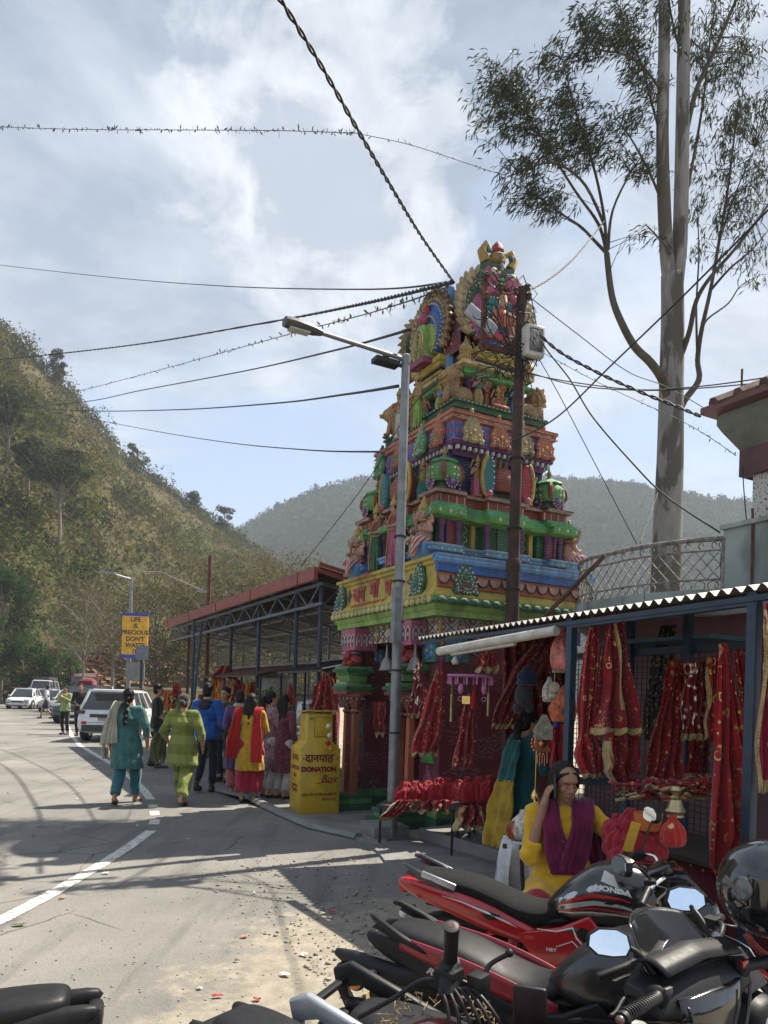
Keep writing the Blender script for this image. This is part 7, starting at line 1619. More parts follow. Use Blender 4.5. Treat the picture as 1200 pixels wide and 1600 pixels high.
def table(label,c,rz,L,Wd,H,mt,cat='table',name='display_table',cloth=None):
 e=empty(name,c,rz,label,cat);b=MB();b.box((0,0,H-.02),(L,Wd,.03));b.build('top',mt,e)
 for sx in(-1,1):
  for sy in(-1,1):b=MB();b.tube([(sx*(L/2-.04),sy*(Wd/2-.04),0),(sx*(L/2-.04),sy*(Wd/2-.04),H-.03)],.014,7);b.build('leg',blackm,e)
 if cloth:
  b=MB();per=[]
  for k in range(64):
   t=k/64*4;s=int(t);f_=t-s;P_=[(-1,-1),(1,-1),(1,1),(-1,1)];x=P_[s][0]+(P_[(s+1)%4][0]-P_[s][0])*f_;y=P_[s][1]+(P_[(s+1)%4][1]-P_[s][1])*f_;per.append((x,y,k))
  rs=[]
  for j,(z,g_) in enumerate(((H+.004,.97),(H+.002,1.03),(H-.05,1.06),(H-cloth*.5,1.10),(H-cloth,1.15))):rs.append([(x*L/2*(g_)+(.02*j*math.sin(k*.9)*.4),y*Wd/2*g_+(.02*j*math.cos(k*.8)*.4),z-(.05*abs(math.sin(k*.196)) if j==4 else 0)) for x,y,k in per])
  b.rings(rs[::-1]);b.build('tablecloth',fabric('white_table_cloth',(.55,.57,.62)),e,smooth=True)
 return e
def crump(sd,a):
 def f(c):
  r_=0
  for q in range(4):
   k1=np.array([math.sin(sd*3+q*2),math.cos(sd*5+q*3),math.sin(sd+q*5+1)])*(34+26*q);r_=r_+np.abs(np.sin(c@k1+q))*(.6**q)
  return a*(r_-1.2)
 return f
def bundle(b,c,r,h,rr):
 a0=rr.uniform(0,6);n_=40
 rs=[]
 for z,q in((0,.75),(.06,.98),(.25,1.08),(.5,1.02),(.68,.82),(.80,.55),(.88,.36),(.95,.34),(1.02,.30)):
  rs.append([Vector(c)+Vector((r*q*(1+.10*math.sin(j*6.283/n_*3+a0)+.12*math.sin(j*6.283/n_*9+a0*2+z*3)*(.4+z))*math.cos(j*6.283/n_),r*q*(1+.10*math.sin(j*6.283/n_*3+a0)+.12*math.sin(j*6.283/n_*9+a0*2+z*3)*(.4+z))*math.sin(j*6.283/n_),z*h+.10*r*math.sin(j*6.283/n_*4+a0)*z)) for j in range(n_)])
 b.rings(rs)
def bundles(pts,grp,labs,s=1.0,mt=None,seed=0):
 rr=random.Random(seed)
 for i,(px,py,D,r) in enumerate(pts):
  c=W(px,py,D);b=MB();bundle(b,(0,0,0),r,r*2.1*s,rr);o=b.build('cloth_bundle',mt or red3,None,smooth=True,sub=1,disp=crump(i*1.7+seed,.13*r));o.location=c;tag(o,labs[i],'bundle',grp)
ordn='first second third fourth fifth sixth seventh eighth ninth tenth'.split()
tc_=UV(-.55,-.62,.03);ta=W(668,1290,8.05);ta.z=.03;table('low iron table carrying red cloth bundles before the temple wall',ta,R(-15),1.05,.45,.42,wood)
tb=W(752,1290,7.55);tb.z=.03;table('low iron table with red bundles left of the standing stall keeper',tb,R(-15),.62,.42,.50,wood)
bundles([(632,1257,8.15,.12),(650,1254,8.15,.11),(667,1254,8.15,.11),(684,1253,8.1,.12),(700,1253,8.05,.12),(716,1252,8.0,.11),(732,1254,7.65,.12),(748,1254,7.6,.12),(765,1252,7.55,.12)],'red cloth bundles on the low iron tables',['red bundle at the left end, next to the lamp post']+['red bundle %s from the lamp post on the low tables'%o_ for o_ in ordn[1:9]],1.0,red3,3)
def traycloth(label,D,rows,seed):return scarf(label,D,rows,red1,'hem left right',4,seed=seed,name='draped_cloth',grp='gold edged cloths draped over the low tables',bw=.03)
traycloth('gold edged red cloth spilling off the left end of the low table',7.9,[(1250,622,646),(1262,608,640),(1272,598,628),(1281,592,606)],41)
traycloth('gold edged red cloth covering the front of the left low table',7.8,[(1250,640,722),(1258,642,722),(1270,645,720)],42)
traycloth('red patterned cloth with fringe draped over the right low table',7.35,[(1258,718,770),(1275,712,775),(1296,708,772)],43)
traycloth('gold trimmed red cloth hanging at the right end of the low tables',7.3,[(1262,750,784),(1280,752,786),(1304,764,782)],44)
wt=W(818,1330,4.85);wt.z=.03;table('small table under a white cloth beside the seated woman',wt,R(-12),.26,.26,.66,wood,cloth=.26)
for i,(dx,s,m_,lab) in enumerate([(-.07,.055,'gold','round copper ornament at the left of the white table'),(.0,.09,'clear','clear plastic wrapped idol in the middle of the white table'),(.08,.07,'gold','copper disc leaning at the right of the white table')]):
 b=MB()
 if m_=='gold':
  b.lathe([(s,0),(s,.008),(s*.5,.015),(s*.4,.03),(.01,.035)],(0,0,0),20)
  for q in range(16):b.ell((s*1.05*math.cos(q*.393),s*1.05*math.sin(q*.393),.004),(.012,.012,.006),6,4)
  o=b.build('ornament',mat('copper_metal',(.55,.22,.12),.3,.9,.1),None);o.rotation_euler=(R(75),0,R(20))
 else:
  bundle(b,(0,0,0),s,s*2.0,random.Random(4));o=b.build('wrapped_idol',mat('crumpled_clear_plastic',(.5,.46,.42),.15,0,.4,30,.8,40,.02),None,smooth=True)
 o.location=wt+Vector((dx,-.02+.03*i,.67+(s if m_=='gold' else 0)));tag(o,lab,'ornament')
ct=onE(1060,.35);ct.z=.03;ce=table('stall counter hidden under heaps of red and gold cloth',ct,R(28.2),.7,1.9,.72,wood);
b=MB();b.box((0,0,.36),(.62,1.8,.66));b.build('front_cloth',fabric('maroon_counter_cloth',(.10,.006,.012),gold=.2,gs=20),ce)
rr=random.Random(9);hp_=[]
for i,(px,py,D,r) in enumerate([(962,1302,4.05,.075),(985,1300,4.0,.085),(1008,1306,3.95,.08),(970,1325,3.95,.085),(995,1330,3.9,.09),(1018,1330,3.9,.07),(978,1348,3.85,.08),(1005,1352,3.85,.08)]):hp_.append((px,py+12,D,r))
bundles(hp_,'rose red tulle bundles heaped in front of the seated woman',['rose red tulle bundle before the seated woman, %s counting from top left'%o_ for o_ in ordn[:8]],.9,fabric('rose_tulle',(.50,.035,.055),(.33,.016,.03),trans=.35),7)
hc=MB();hc.box((0,0,.25),(.36,.32,.5));o=hc.build('crate',wood,None,bevel=.01);o.location=W(990,1330,4.1);o.location.z=.05;tag(o,'dark crate under the rose red tulle heap','crate')
for i in range(10):
 px=990+i*13+rr.uniform(-6,6);c=W(px,1240+rr.uniform(-8,14),4.75-i*.05);b=MB()
 for q in range(26):a=rr.uniform(0,6.28);p=Vector((rr.gauss(0,.06),rr.gauss(0,.05),rr.uniform(0,.06)));b.tube([p,p+Vector((rr.gauss(0,.03),rr.gauss(0,.03),.02)),p+Vector((rr.gauss(0,.05),rr.gauss(0,.05),0))],rr.uniform(.006,.014),5)
 o=b.build('garland_heap',[red1,gb,red2][i%3],None,smooth=True);o.location=c;tag(o,'%s heap of red and gold trimming on the counter, counting from the left'%ordn[i],'trimming','heaps of gold trimming on the counter')
b=MB();b.lathe([(.045,0),(.04,.01),(.055,.03),(.04,.05),(.028,.09),(.034,.10),(.015,.115),(.03,.14),(.02,.16),(.004,.165)],(0,0,0),18);o=b.build('brass_bell',mat('old_brass',(.45,.36,.2),.35,.9),None);o.location=W(1055,1276,3.9);tag(o,'small brass bell standing among the cloth heaps','bell')
b=MB();b.lathe([(.055,0),(.07,.05),(.075,.09),(.068,.09),(.05,.01)],(0,0,0),20);o=b.build('bowl',mat('orange_clay',(.5,.13,.03),.7),None);o.location=W(1012,1297,3.9);tag(o,'orange clay bowl above the tulle heap','bowl')
b=MB();b.lathe([(.02,0),(.08,.008),(.085,.02),(.08,.018),(.02,.008)],(0,0,0),24);o=b.build('steel_plate',steel,None);o.location=W(990,1280,4.05);tag(o,'shiny steel plate behind the orange bowl','plate')
b=MB();bundle(b,(0,0,0),.055,.15,rr);o=b.build('painted_coconut',fabric('coconut_wrap',(.45,.03,.02),gold=.8,gs=14),None,smooth=True);o.location=W(1050,1322,3.75);tag(o,'red and gold wrapped coconut beside the yellow taped handlebar','coconut')
pk=mat('pink_plastic',(.42,.14,.30),.45);c=W(735,1056,6.7);e=empty('peg_hanger',c,0,'pink plastic peg hanger with charms dangling under the eave','hanger')
b=MB();b.tube([(.20*math.cos(a),.12*math.sin(a),0) for a in np.linspace(0,6.283,28)],.012,6);b.beam((-.2,0,0),(.2,0,0),.014);b.beam((0,-.12,0),(0,.12,0),.014);b.build('frame',pk,e)
for q in range(14):a=q*.4488;b=MB();b.box((.2*math.cos(a),.12*math.sin(a),-.045),(.018,.01,.07),tap=.6);b.build('peg',pk,e)
b=MB();
for sx in(-1,1):b.tube([(sx*.18,0,0),(0,0,.22)],.003,4);b.tube([(0,sx*.1,0),(0,0,.22)],.003,4)
b.tube([(0,0,.22),(0,0,.32)],.004,4);b.build('cord',cable,e)
for q,(x,L_,kind) in enumerate([(-.17,.42,0),(-.09,.20,1),(-.04,.22,2),(.03,.30,3),(.12,.20,1),(.16,.36,0)]):
 b=MB();b.tube([(x,-.06,-.07),(x,-.06,-L_*.5)],.0025,4)
 if kind==0:b.tube([(x,-.06,-L_*.4),(x,-.06,-L_)],.012,6)
 elif kind==1:b.ell((x,-.06,-L_*.6),(.025,.02,.05),8,6);b.tube([(x+.02*math.cos(a),-.06,-L_-.01+.02*math.sin(a)) for a in np.linspace(0,6.28,12)],.005,5)
 elif kind==2:b.box((x,-.06,-L_),(.07,.01,.07))
 else:b.lathe([(.03,-.3),(.018,-.15),(.006,-.08)],(x,-.06,0),8)
 b.build('charm',[gb,pk,goldm,red3][kind],e,smooth=35)
def thing1(name,cat,label,px,py,D,fn,mt,**k):
 b=MB();fn(b);o=b.build(name,mt,None,**k);o.location=W(px,py,D);return tag(o,label,cat)
thing1('knitted_cap','cap','navy knitted cap hanging above the teal woman',824,1058,6.3,lambda b:(b.ell((0,0,0),(.09,.08,.07),14,9),b.ell((0,0,.06),(.05,.05,.04),10,7),b.tube([(.075*math.cos(a),.07*math.sin(a),-.05) for a in np.linspace(0,6.28,18)],.02,7)),fabric('navy_wool',(.008,.012,.05)),smooth=True)
thing1('plush_toy','toy','dark grey woolly toy hanging below the navy cap',818,1086,6.3,lambda b:(b.ell((0,0,0),(.075,.06,.10),14,9),b.ell((.0,-.05,-.01),(.03,.015,.02),8,6),b.ell((-.05,0,-.11),(.04,.03,.04),8,6),b.ell((.05,0,-.11),(.04,.03,.04),8,6)),fabric('charcoal_wool',(.03,.03,.035)),smooth=True)
thing1('peg_hanger','hanger','turquoise white plastic hanger left of the blue front post',880,1038,5.75,lambda b:([b.box((0,0,0),(.17,.1,.014))]+[b.box((-.07+.028*q,-.03,-.035),(.012,.012,.06)) for q in range(6)]+[b.box((-.07+.028*q,.03,-.035),(.012,.012,.06)) for q in range(6)]),mat('turquoise_plastic',(.25,.42,.40),.5))
thing1('sun_pendant','ornament','copper sun disc pendant hanging right of the teal woman',848,1162,6.0,lambda b:([b.lathe([(.07,0),(.075,.008),(.07,.016),(.05,.012)],(0,0,0),22,M=Matrix.Rotation(R(90),3,'X')),b.ell((0,-.01,0),(.035,.02,.035),12,8)]+[b.ell((.085*math.cos(q*.349),0,.085*math.sin(q*.349)),(.014,.006,.014),6,4) for q in range(18)]+[b.tube([(-.04+.02*q,0,-.08),(-.04+.02*q,0,-.16-.02*(q%2))],.004,4) for q in range(5)]),mat('copper_metal',(.55,.22,.12),.3,.9,.1))
thing1('sun_pendant','ornament','small bronze bell pendant with a long drop beside the teal woman',836,1243,6.2,lambda b:(b.lathe([(.03,-.03),(.035,0),(.02,.04),(.006,.06)],(0,0,0),14),b.tube([(0,0,.06),(0,0,.45)],.003,4),b.tube([(0,0,-.03),(0,0,-.2)],.012,6)),goldm)
thing1('paper_bag','bag','cream printed paper packet hanging before the face of the teal woman',850,1138,5.9,lambda b:b.rings([[(x*.065,y*.03,-.09) for x,y in((-1,-1),(1,-1),(1,1),(-1,1))],[(x*.085,y*.03,-.02) for x,y in((-1,-1),(1,-1),(1,1),(-1,1))],[(x*.015,y*.01,.11) for x,y in((-1,-1),(1,-1),(1,1),(-1,1))]]),mat('crumpled_cream_plastic',(.30,.28,.22),.3,0,.3,25,.8,40,.02))
thing1('plastic_bag','bag','clear bag of orange toys hanging beside the blue front post',877,1095,5.6,lambda b:b.rings([[(x*.08+.02,y*.05,-.16) for x,y in((-1,-1),(1,-1),(1,1),(-1,1))],[(x*.10+.01,y*.06,-.06) for x,y in((-1,-1),(1,-1),(1,1),(-1,1))],[(x*.03+.04,y*.02,.12) for x,y in((-1,-1),(1,-1),(1,1),(-1,1))]]),mat('orange_clear_plastic',(.55,.14,.05),.3,0,.5,12,.8,40,.02),bevel=.01)
thing1('plastic_bag','bag','red and white plastic bag at the top of the blue front post',883,1008,5.7,lambda b:bundle(b,(0,0,-.2),.09,.36,random.Random(2)),mat('red_white_plastic',(.6,.18,.15),.3,0,.5,12,.7,30,.02),smooth=True)
thing1('plastic_bag','bag','small clear bag hanging above the paper packet',858,1078,6.0,lambda b:bundle(b,(0,0,-.1),.05,.2,random.Random(5)),mat('crumpled_clear_plastic',(.5,.46,.42),.15),smooth=True)
thing1('round_tag','ornament','pale round tag hanging under the turquoise hanger',866,1074,5.8,lambda b:(b.lathe([(.04,0),(.042,.006),(.03,.01)],(0,0,0),18,M=Matrix.Rotation(R(90),3,'X')),b.tube([(0,0,.04),(0,0,.14)],.003,4),b.ell((0,0,-.07),(.045,.03,.02),10,6)),mat('pale_card',(.45,.40,.28),.7))
thing1('blue_purse','purse','small royal blue purse hanging below the orange toy bag',870,1126,5.7,lambda b:(b.ell((0,0,0),(.028,.02,.06),10,7),b.tube([(0,0,.05),(0,0,.1)],.003,4)),mat('royal_blue',(.01,.03,.25),.6),smooth=True)
thing1('bell','bell','grey temple bell hanging in the gateway left of the lamp post',604,1040,8.9,lambda b:b.lathe([(.10,-.06),(.085,-.04),(.07,.02),(.05,.07),(.02,.10),(.01,.25)],(0,0,0),18),mat('grey_bell_metal',(.2,.19,.18),.4,.7),smooth=True)
thing1('bell','bell','grey temple bell hanging behind the lamp post on its right side',648,1040,8.4,lambda b:b.lathe([(.10,-.06),(.085,-.04),(.07,.02),(.05,.07),(.02,.10),(.01,.25)],(0,0,0),18),mat('grey_bell_metal',(.2,.19,.18),.4,.7),smooth=True)
thing1('security_bulb','lamp','unlit bulb fixture under the thick plastic pipe',712,1030,6.9,lambda b:(b.lathe([(.03,-.05),(.04,-.02),(.02,.02),(.02,.05)],(0,0,0),12)),plast,smooth=True)
b=MB();b.box((0,0,.08),(.42,.5,.16));o=b.build('concrete_block',conc,None,bevel=.012);sp_=G(600,1308);o.location=sp_;o.rotation_euler[2]=R(20);tag(o,'concrete block on the ground at the foot of the street lamp','block')
for i,(dx,dz,m_) in enumerate([(.2,1.2,wht),(.22,1.08,wht),(.2,.98,rm),(.24,.9,gm)]):
 b=MB();b.ell((0,0,0),(.035,.03,.035),9,7);o=b.build('garland_ball',m_,None,smooth=True);o.location=Vector((g0 .x+dx,g0 .y+.02,dz));tag(o,['topmost white ball','second white ball','dark red flower ball','orange flower ball at the bottom'][i]+' hanging at the right of the donation box','decoration')
def gloss(name,col,rough=.18,coat=.6,metal=0.0,dust=.12):
 return mat(name,col,rough,metal,.06,6,.05,60,.001,dust,coat=coat)
bk_black=gloss('black_gloss_plastic',(.012,.012,.014));bk_matt=mat('matt_black_plastic',(.012,.012,.014),.5,0,.25,20,.3,120,.001,.12,spec=.28);bk_red=gloss('red_bike_paint',(.36,.008,.012));bk_red2=gloss('dull_red_bike_paint',(.30,.02,.03),.4,.2)
bk_alu=mat('cast_aluminium',(.38,.38,.38),.35,.9,.2,20,.2,60,.001,.3);bk_chr=mat('chrome',(.8,.8,.8),.08,1,.05,10,0);bk_sil=gloss('silver_bike_paint',(.42,.43,.45),.3,.5,.5);rubber=mat('tyre_rubber',(.018,.018,.018),.85,0,.3,20,.5,60,.004,.3)
bk_eng=mat('dusty_engine_metal',(.10,.10,.10),.5,.7,.3,15,.4,50,.003,.4);glassy=mat('clear_lens',(.5,.5,.48),.08,.3,.1,20,.3,80,.002);amber=mat('amber_lens',(.65,.20,.01),.2);redl=mat('red_lens',(.4,.01,.01),.15);bk_grey=gloss('gunmetal_paint',(.04,.04,.046),.3,.5,.6)
def seatmat():
 m,nt,b=nodes('net_seat_cover');n=N(nt);v=n.coord();d=n.vor(v,240,rnd=.15);c=n.mix(n.ramp(d,.25,.5),(.022,.022,.023),(.007,.007,.007));n.l(c,b.inputs['Base Color']);b.inputs['Roughness'].default_value=.75;b.inputs['Specular IOR Level'].default_value=.2;n.bump(d,1,b,.004);return m
bk_net=seatmat()
def se(x,zc,hw,hh,p=2.4,n=22,y0=0,top=None):
 out=[]
 for i in range(n):
  a=2*math.pi*i/n;c,s=math.cos(a),math.sin(a);q=2/p
  out.append((x,y0+hw*math.copysign(abs(c)**q,c),zc+hh*math.copysign(abs(s)**q,s)))
 return out
def loft(b,st,mi=None,n=22,sub=5):
 """stations (x, zc, halfwidth, halfheight[, power]) smoothed along x"""
 a=np.array([list(s)+[2.4]*(5-len(s)) for s in st]);k=len(a);rs=[]
 for i in range(k-1):
  p0,p1,p2,p3=a[max(i-1,0)],a[i],a[i+1],a[min(i+2,k-1)]
  for j in range(sub):
   t=j/sub;v=.5*((2*p1)+(p2-p0)*t+(2*p0-5*p1+4*p2-p3)*t*t+(3*p1-p0-3*p2+p3)*t**3);v[2:4]=np.maximum(v[2:4],.002);rs.append(se(*v,n=n))
 rs.append(se(*a[-1],n=n));b.rings(rs,mi);return rs
def wheel(parent,x,r=.30,w=.05,alloy=True,name='wheel',y=0,disc=True):
 e=empty(name,(x,y,r));e.parent=parent;M=Matrix.Rotation(R(90),3,'X')
 b=MB();prof=[(r-.07,-w*.8),(r-.045,-w),(r-.012,-w*.75),(r,-w*.3),(r,w*.3),(r-.012,w*.75),(r-.045,w),(r-.07,w*.8),(r-.08,0)]
 vs=[];n=48;k=len(prof)
 for q,z in prof:
  for j in range(n):a=6.28318*j/n;vs.append((q*math.cos(a),z,q*math.sin(a)))
 b.add(vs,[(i*n+j,i*n+(j+1)%n,((i+1)%k)*n+(j+1)%n,((i+1)%k)*n+j) for i in range(k) for j in range(n)])
 for j in range(60):a=6.28318*j/60;b.box(((r+.001)*math.cos(a),(-1)**j*w*.35,(r+.001)*math.sin(a)),(.012,w*.5,.008),M=Matrix.Rotation(-a,3,'Y'))
 b.build('tyre',rubber,e,smooth=40)
 b=MB();b.tube([((r-.075)*math.cos(a),0,(r-.075)*math.sin(a)) for a in np.linspace(0,6.28318,40)],w*.5,8);b.lathe([(.045,-w*.8),(.05,-w*.3),(.05,w*.3),(.045,w*.8)],(0,0,0),16,M=M)
 for j in range(6):a=j*1.0472;b.beam((.04*math.cos(a),0,.04*math.sin(a)),((r-.07)*math.cos(a+.12),0,(r-.07)*math.sin(a+.12)),.022,.03)
 b.build('rim',bk_matt if alloy else bk_alu,e)
 if disc:b=MB();b.lathe([(.12,-.002),(.12,.002),(.07,.003),(.07,-.003)],(0,-w*.95,0),28,M=M);b.build('brake_disc',bk_alu,e)
 return e
def mirror(parent,base,headp,normal,w=.085,h=.055,name='mirror',side=1,stemr=.006):
 """stem from base to the back of the mirror head; the glass looks along normal"""
 n=Vector(normal).normalized();x=Vector((0,0,1)).cross(n).normalized();y=n.cross(x);M=Mx(headp,x,y,n)
 pts=[(-1,-.25),(-.82,-.85),(-.2,-1),(.55,-.92),(1,-.35),(.95,.45),(.5,.95),(-.35,1),(-.85,.65)]
 e=MB();e.prism([(q[0]*w*side,q[1]*h) for q in pts][::side],.030,M@Matrix.Translation((0,0,-.032)),bev=.0);
 mid=Vector(headp)-n*.035;e.ell(mid,(w*.5,.02,h*.5),10,7);e.tube(smooth_path([base,Vector(base).lerp(mid,.4)+Vector((0,0,.03)),mid],5),stemr,8)
 o=e.build(name,bk_matt,parent,bevel=.006)
 g_=MB();g_.prism([(q[0]*w*.90*side,q[1]*h*.88) for q in pts][::side],.002,M@Matrix.Translation((0,0,.0005)));g_.build('mirror_glass',mirror_glass(),o,smooth=False);return o
def motorbike(label,pos,yaw,scale=1.0,tankm=None,tailm=None,seatm=None,steer=0.0,mirrors=True,kind='a',lean=4,group='motorbikes parked in a row at the roadside',turnglass=None,only=None):
 tankm=tankm or bk_black;tailm=tailm or bk_black;seatm=seatm or bk_matt
 e=empty('motorbike',pos,0,label,'motorbike',group);e.rotation_euler=(R(lean),0,yaw);e.scale=(scale,)*3
 wheel(e,0,.30,.055);wheel(e,1.28,.30,.045)
 b=MB();b.tube(smooth_path([(-.30,0,.52),(-.20,0,.60),(.05,0,.63),(.2,0,.55)],4),.055,10,sx=1.2);b.beam((-.38,0,.42),(-.2,0,.60),.13,.02);b.build('mudguard',bk_matt,e)
 b=MB()
 for s in(-1,1):
  b.tube([(.98,0,.86),(.55,s*.08,.74),(.2,s*.10,.68),(-.22,s*.09,.74)],.016,8);b.tube([(.98,0,.84),(.86,s*.06,.5),(.72,s*.09,.28),(.4,s*.10,.26),(.3,s*.09,.45),(.3,s*.09,.70)],.016,8);b.beam((.34,s*.09,.34),(0,s*.09,.30),.035,.05)
 b.build('frame',bk_matt,e)
 b=MB();
 for s in(-1,1):
  b.tube([(.02,s*.115,.34),(.16,s*.115,.66)],.016,8);P=[(.02+.14*t+.0,s*.115,.34+.32*t) for t in(0.25,1)]
  N_=70;b.tube([(.055+.09*t+.028*math.cos(t*50),s*.115+.028*math.sin(t*50),.42+.21*t) for t in np.linspace(0,1,N_)],.007,6)
 b.build('rear_shock',bk_red if kind=='honda' else bk_eng,e)
 b=MB();b.box((.55,0,.40),(.34,.22,.24));b.box((.66,0,.58),(.18,.16,.20));
 for q in range(9):b.box((.66,0,.49+q*.024),(.22,.21,.008))
 b.lathe([(.10,-.15),(.11,-.13),(.11,.13),(.10,.15)],(.50,0,.38),22,M=Matrix.Rotation(R(90),3,'X'));b.lathe([(.055,-.16),(.06,-.14),(.06,.14),(.05,.16)],(.64,0,.36),16,M=Matrix.Rotation(R(90),3,'X'))
 b.tube(smooth_path([(.68,-.10,.66),(.60,-.14,.72),(.45,-.12,.66)],4),.02,8);b.build('engine',bk_eng,e,bevel=.006)
 b=MB();b.tube(smooth_path([(.74,-.04,.56),(.82,-.10,.42),(.74,-.13,.26),(.45,-.14,.25),(.2,-.15,.29)],5),.02,10);b.tube([(.24,-.155,.29),(.16,-.16,.30),(-.28,-.17,.40),(-.34,-.17,.41)],[.02,.045,.048,.03],14);b.build('exhaust',bk_matt if kind!='honda' else bk_eng,e)
 b=MB();b.tube([(.38,-.18,.34),(.38,.18,.34)],.012,7);b.tube([(.38,-.14,.34),(.38,-.23,.34)],.02,8);b.tube([(.38,.14,.34),(.38,.23,.34)],.02,8);b.tube(smooth_path([(.30,-.20,.30),(.42,-.24,.34),(.55,-.24,.50)],4),.009,7);b.build('footrest',bk_matt,e)
 b=MB();b.tube(smooth_path([(.70,-.12,.30),(.86,-.24,.40),(.90,-.24,.60),(.80,-.10,.72)],5),.013,8);b.tube(smooth_path([(.70,.12,.30),(.86,.24,.40),(.90,.24,.60),(.80,.10,.72)],5),.013,8);b.build('crash_guard',bk_chr if kind=='x' else bk_matt,e)
 b=MB();tk=[(.44,.79,.05,.03,2.2),(.48,.80,.09,.07,2.3),(.56,.83,.13,.12,2.5),(.68,.87,.155,.165,2.5),(.82,.885,.165,.175,2.4),(.94,.87,.14,.155,2.3),(1.02,.85,.09,.11,2.2),(1.06,.84,.03,.04,2)]
 loft(b,tk);tank=b.build('tank',tankm,e,smooth=True)
 b=MB();b.lathe([(.04,0),(.042,.008),(.03,.014),(.01,.016)],(.82,0,1.058),18);b.build('fuel_cap',bk_alu,tank)
 def tz(x):
  a=np.array([t[:5] for t in tk]);return[float(np.interp(x,a[:,0],a[:,i])) for i in(1,2,3)]
 def on_tank(x,f,s=-1,off=.002):
  zc,hw,hh=tz(x);zf=max(-.98,min(.98,f));p=2.45;y=(1-abs(zf)**p)**(1/p)*hw;return Vector((x,s*(y+off),zc+zf*hh))
 if kind=='honda':
  for s in(-1,1):
   for k_,(f0,f1,f2,w0,m_) in enumerate([(.42,.62,.05,.16,bk_sil),(.22,.36,-.10,.10,bk_red),(.02,.10,-.26,.14,bk_sil),(-.14,-.10,-.36,.06,bk_red),(-.26,-.26,-.42,.05,bk_sil)]):
    b=MB()
    def fn(u,t):
     x=.50+.48*u;f=(f0 if u<.0 else 0)+f0*(1-u)**2+2*f1*u*(1-u)+f2*u*u;ww=w0*(1-u)**.5*(.35+.65*(1-u)) if u>.02 else w0;return on_tank(x,f+ww*(t-.5)*2*.9,s,.0025)
    b.grid(fn,24,3);b.build('tank_stripe',m_,tank,smooth=True)
   zc,hw,hh=tz(.86);
   M=Mx(on_tank(.87,.45,s,.006),(1*(-s) if s<0 else-1,0,-.12),(0,.35*-s,1));M=Mx(on_tank(.77,.42,s,.012),(1 if s<0 else-1,-.03*(1 if s<0 else-1),-.08),(0,-s*.45,.9))
   text('lettering','HONDA',.034,M,wht,tank,.001,1.35,bold=.0015)
   b=MB()
   for q in range(7):b.prism([(-.055+.012*q*.5,0),(.03,-.018),(.035,-.014),(-.05+.012*q*.5,.007)],.0015,M@Matrix.Translation((-.005-.004*q,.034+.0085*q,.0)))
   b.build('wing_emblem',wht,tank)
 elif kind=='apache':
  for s in(-1,1):
   b=MB();b.prism([(.60,.74),(.98,.80),(1.12,.70),(1.02,.56),(.82,.52),(.70,.64)],.02,Mx((0,s*.165,0),(1,0,0),(0,0,1),(0,s,0)) if s<0 else Mx((0,s*.165,0),(1,0,0),(0,0,1)),bev=.008);b.build('tank_shroud',bk_matt,tank)
   M=Mx((.55,s*.158,.70),(-s,0,.0),(0,0,1));text('lettering','A',.075,Mx((.47,s*.165,.60),(-s,0,0),(0,0,1)),wht,tank,.001,1.6,bold=.003,shear=.3) if s<0 else None
  b=MB();b.prism([(.66,-.05),(.95,-.02),(.95,.02),(.66,.05)],.006,Matrix.Translation((0,0,1.032))@Matrix.Rotation(R(0),4,'Y'));
 b=MB()
 st=[(-.30,.865,.05,.015,2.6),(-.27,.865,.09,.035,2.6),(-.15,.855,.115,.045,2.8),(.02,.835,.125,.05,2.8),(.16,.79,.13,.06,2.8),(.28,.745,.135,.065,2.8),(.40,.735,.12,.06,2.6),(.50,.775,.085,.05,2.4),(.575,.835,.045,.03,2.2)]
 loft(b,st,n=28);b.build('seat',seatm,e,smooth=True)
 for s in(-1,1):
  b=MB();a=[(-.40,.845,.018,.02),(-.30,.815,.035,.055),(-.12,.775,.045,.072),(.08,.73,.05,.082),(.26,.675,.045,.07),(.42,.625,.03,.045),(.52,.605,.008,.010)]
  rs=[]
  for x,z,hw,hh in a:rs.append(se(x,z,hw,hh,2.6,18,s*(.085+.03*(x>0))))
  b.rings(rs);tp_=b.build('tail_panel',tailm,e,smooth=True,sub=1)
  if kind=='honda':
   b=MB();b.tube(smooth_path([(-.10,s*.138,.80),(.05,s*.158,.775),(.20,s*.160,.73),(.30,s*.152,.69)],5),[.002,.004,.006,.007,.008]+[.009]*6+[.008]*3+[.004,.002][:2],6) if False else b.tube([(-.12,s*.134,.800),(.0,s*.152,.785),(.12,s*.163,.755),(.24,s*.163,.715),(.30,s*.158,.69)],[.001,.004,.007,.006,.001],6,sx=.4)
   b.build('panel_decal',wht,tp_,smooth=True);b=MB();b.ell((.16,s*.160,.735),(.05,.006,.022),12,6);b.build('bare_patch',bk_matt,tp_)
  if kind=='apache' and s<0:
   text('lettering','RTR',.04,Mx((.0,-.178,.775),(1,0,-.25),(.25,0,1)),wht,tp_,.001,1.3,bold=.0012,shear=.3);text('lettering','4V',.04,Mx((.10,-.180,.750),(1,0,-.25),(.25,0,1)),bk_red,tp_,.001,1.3,bold=.0015,shear=.3)
 spm=tailm if kind=='honda' else bk_matt
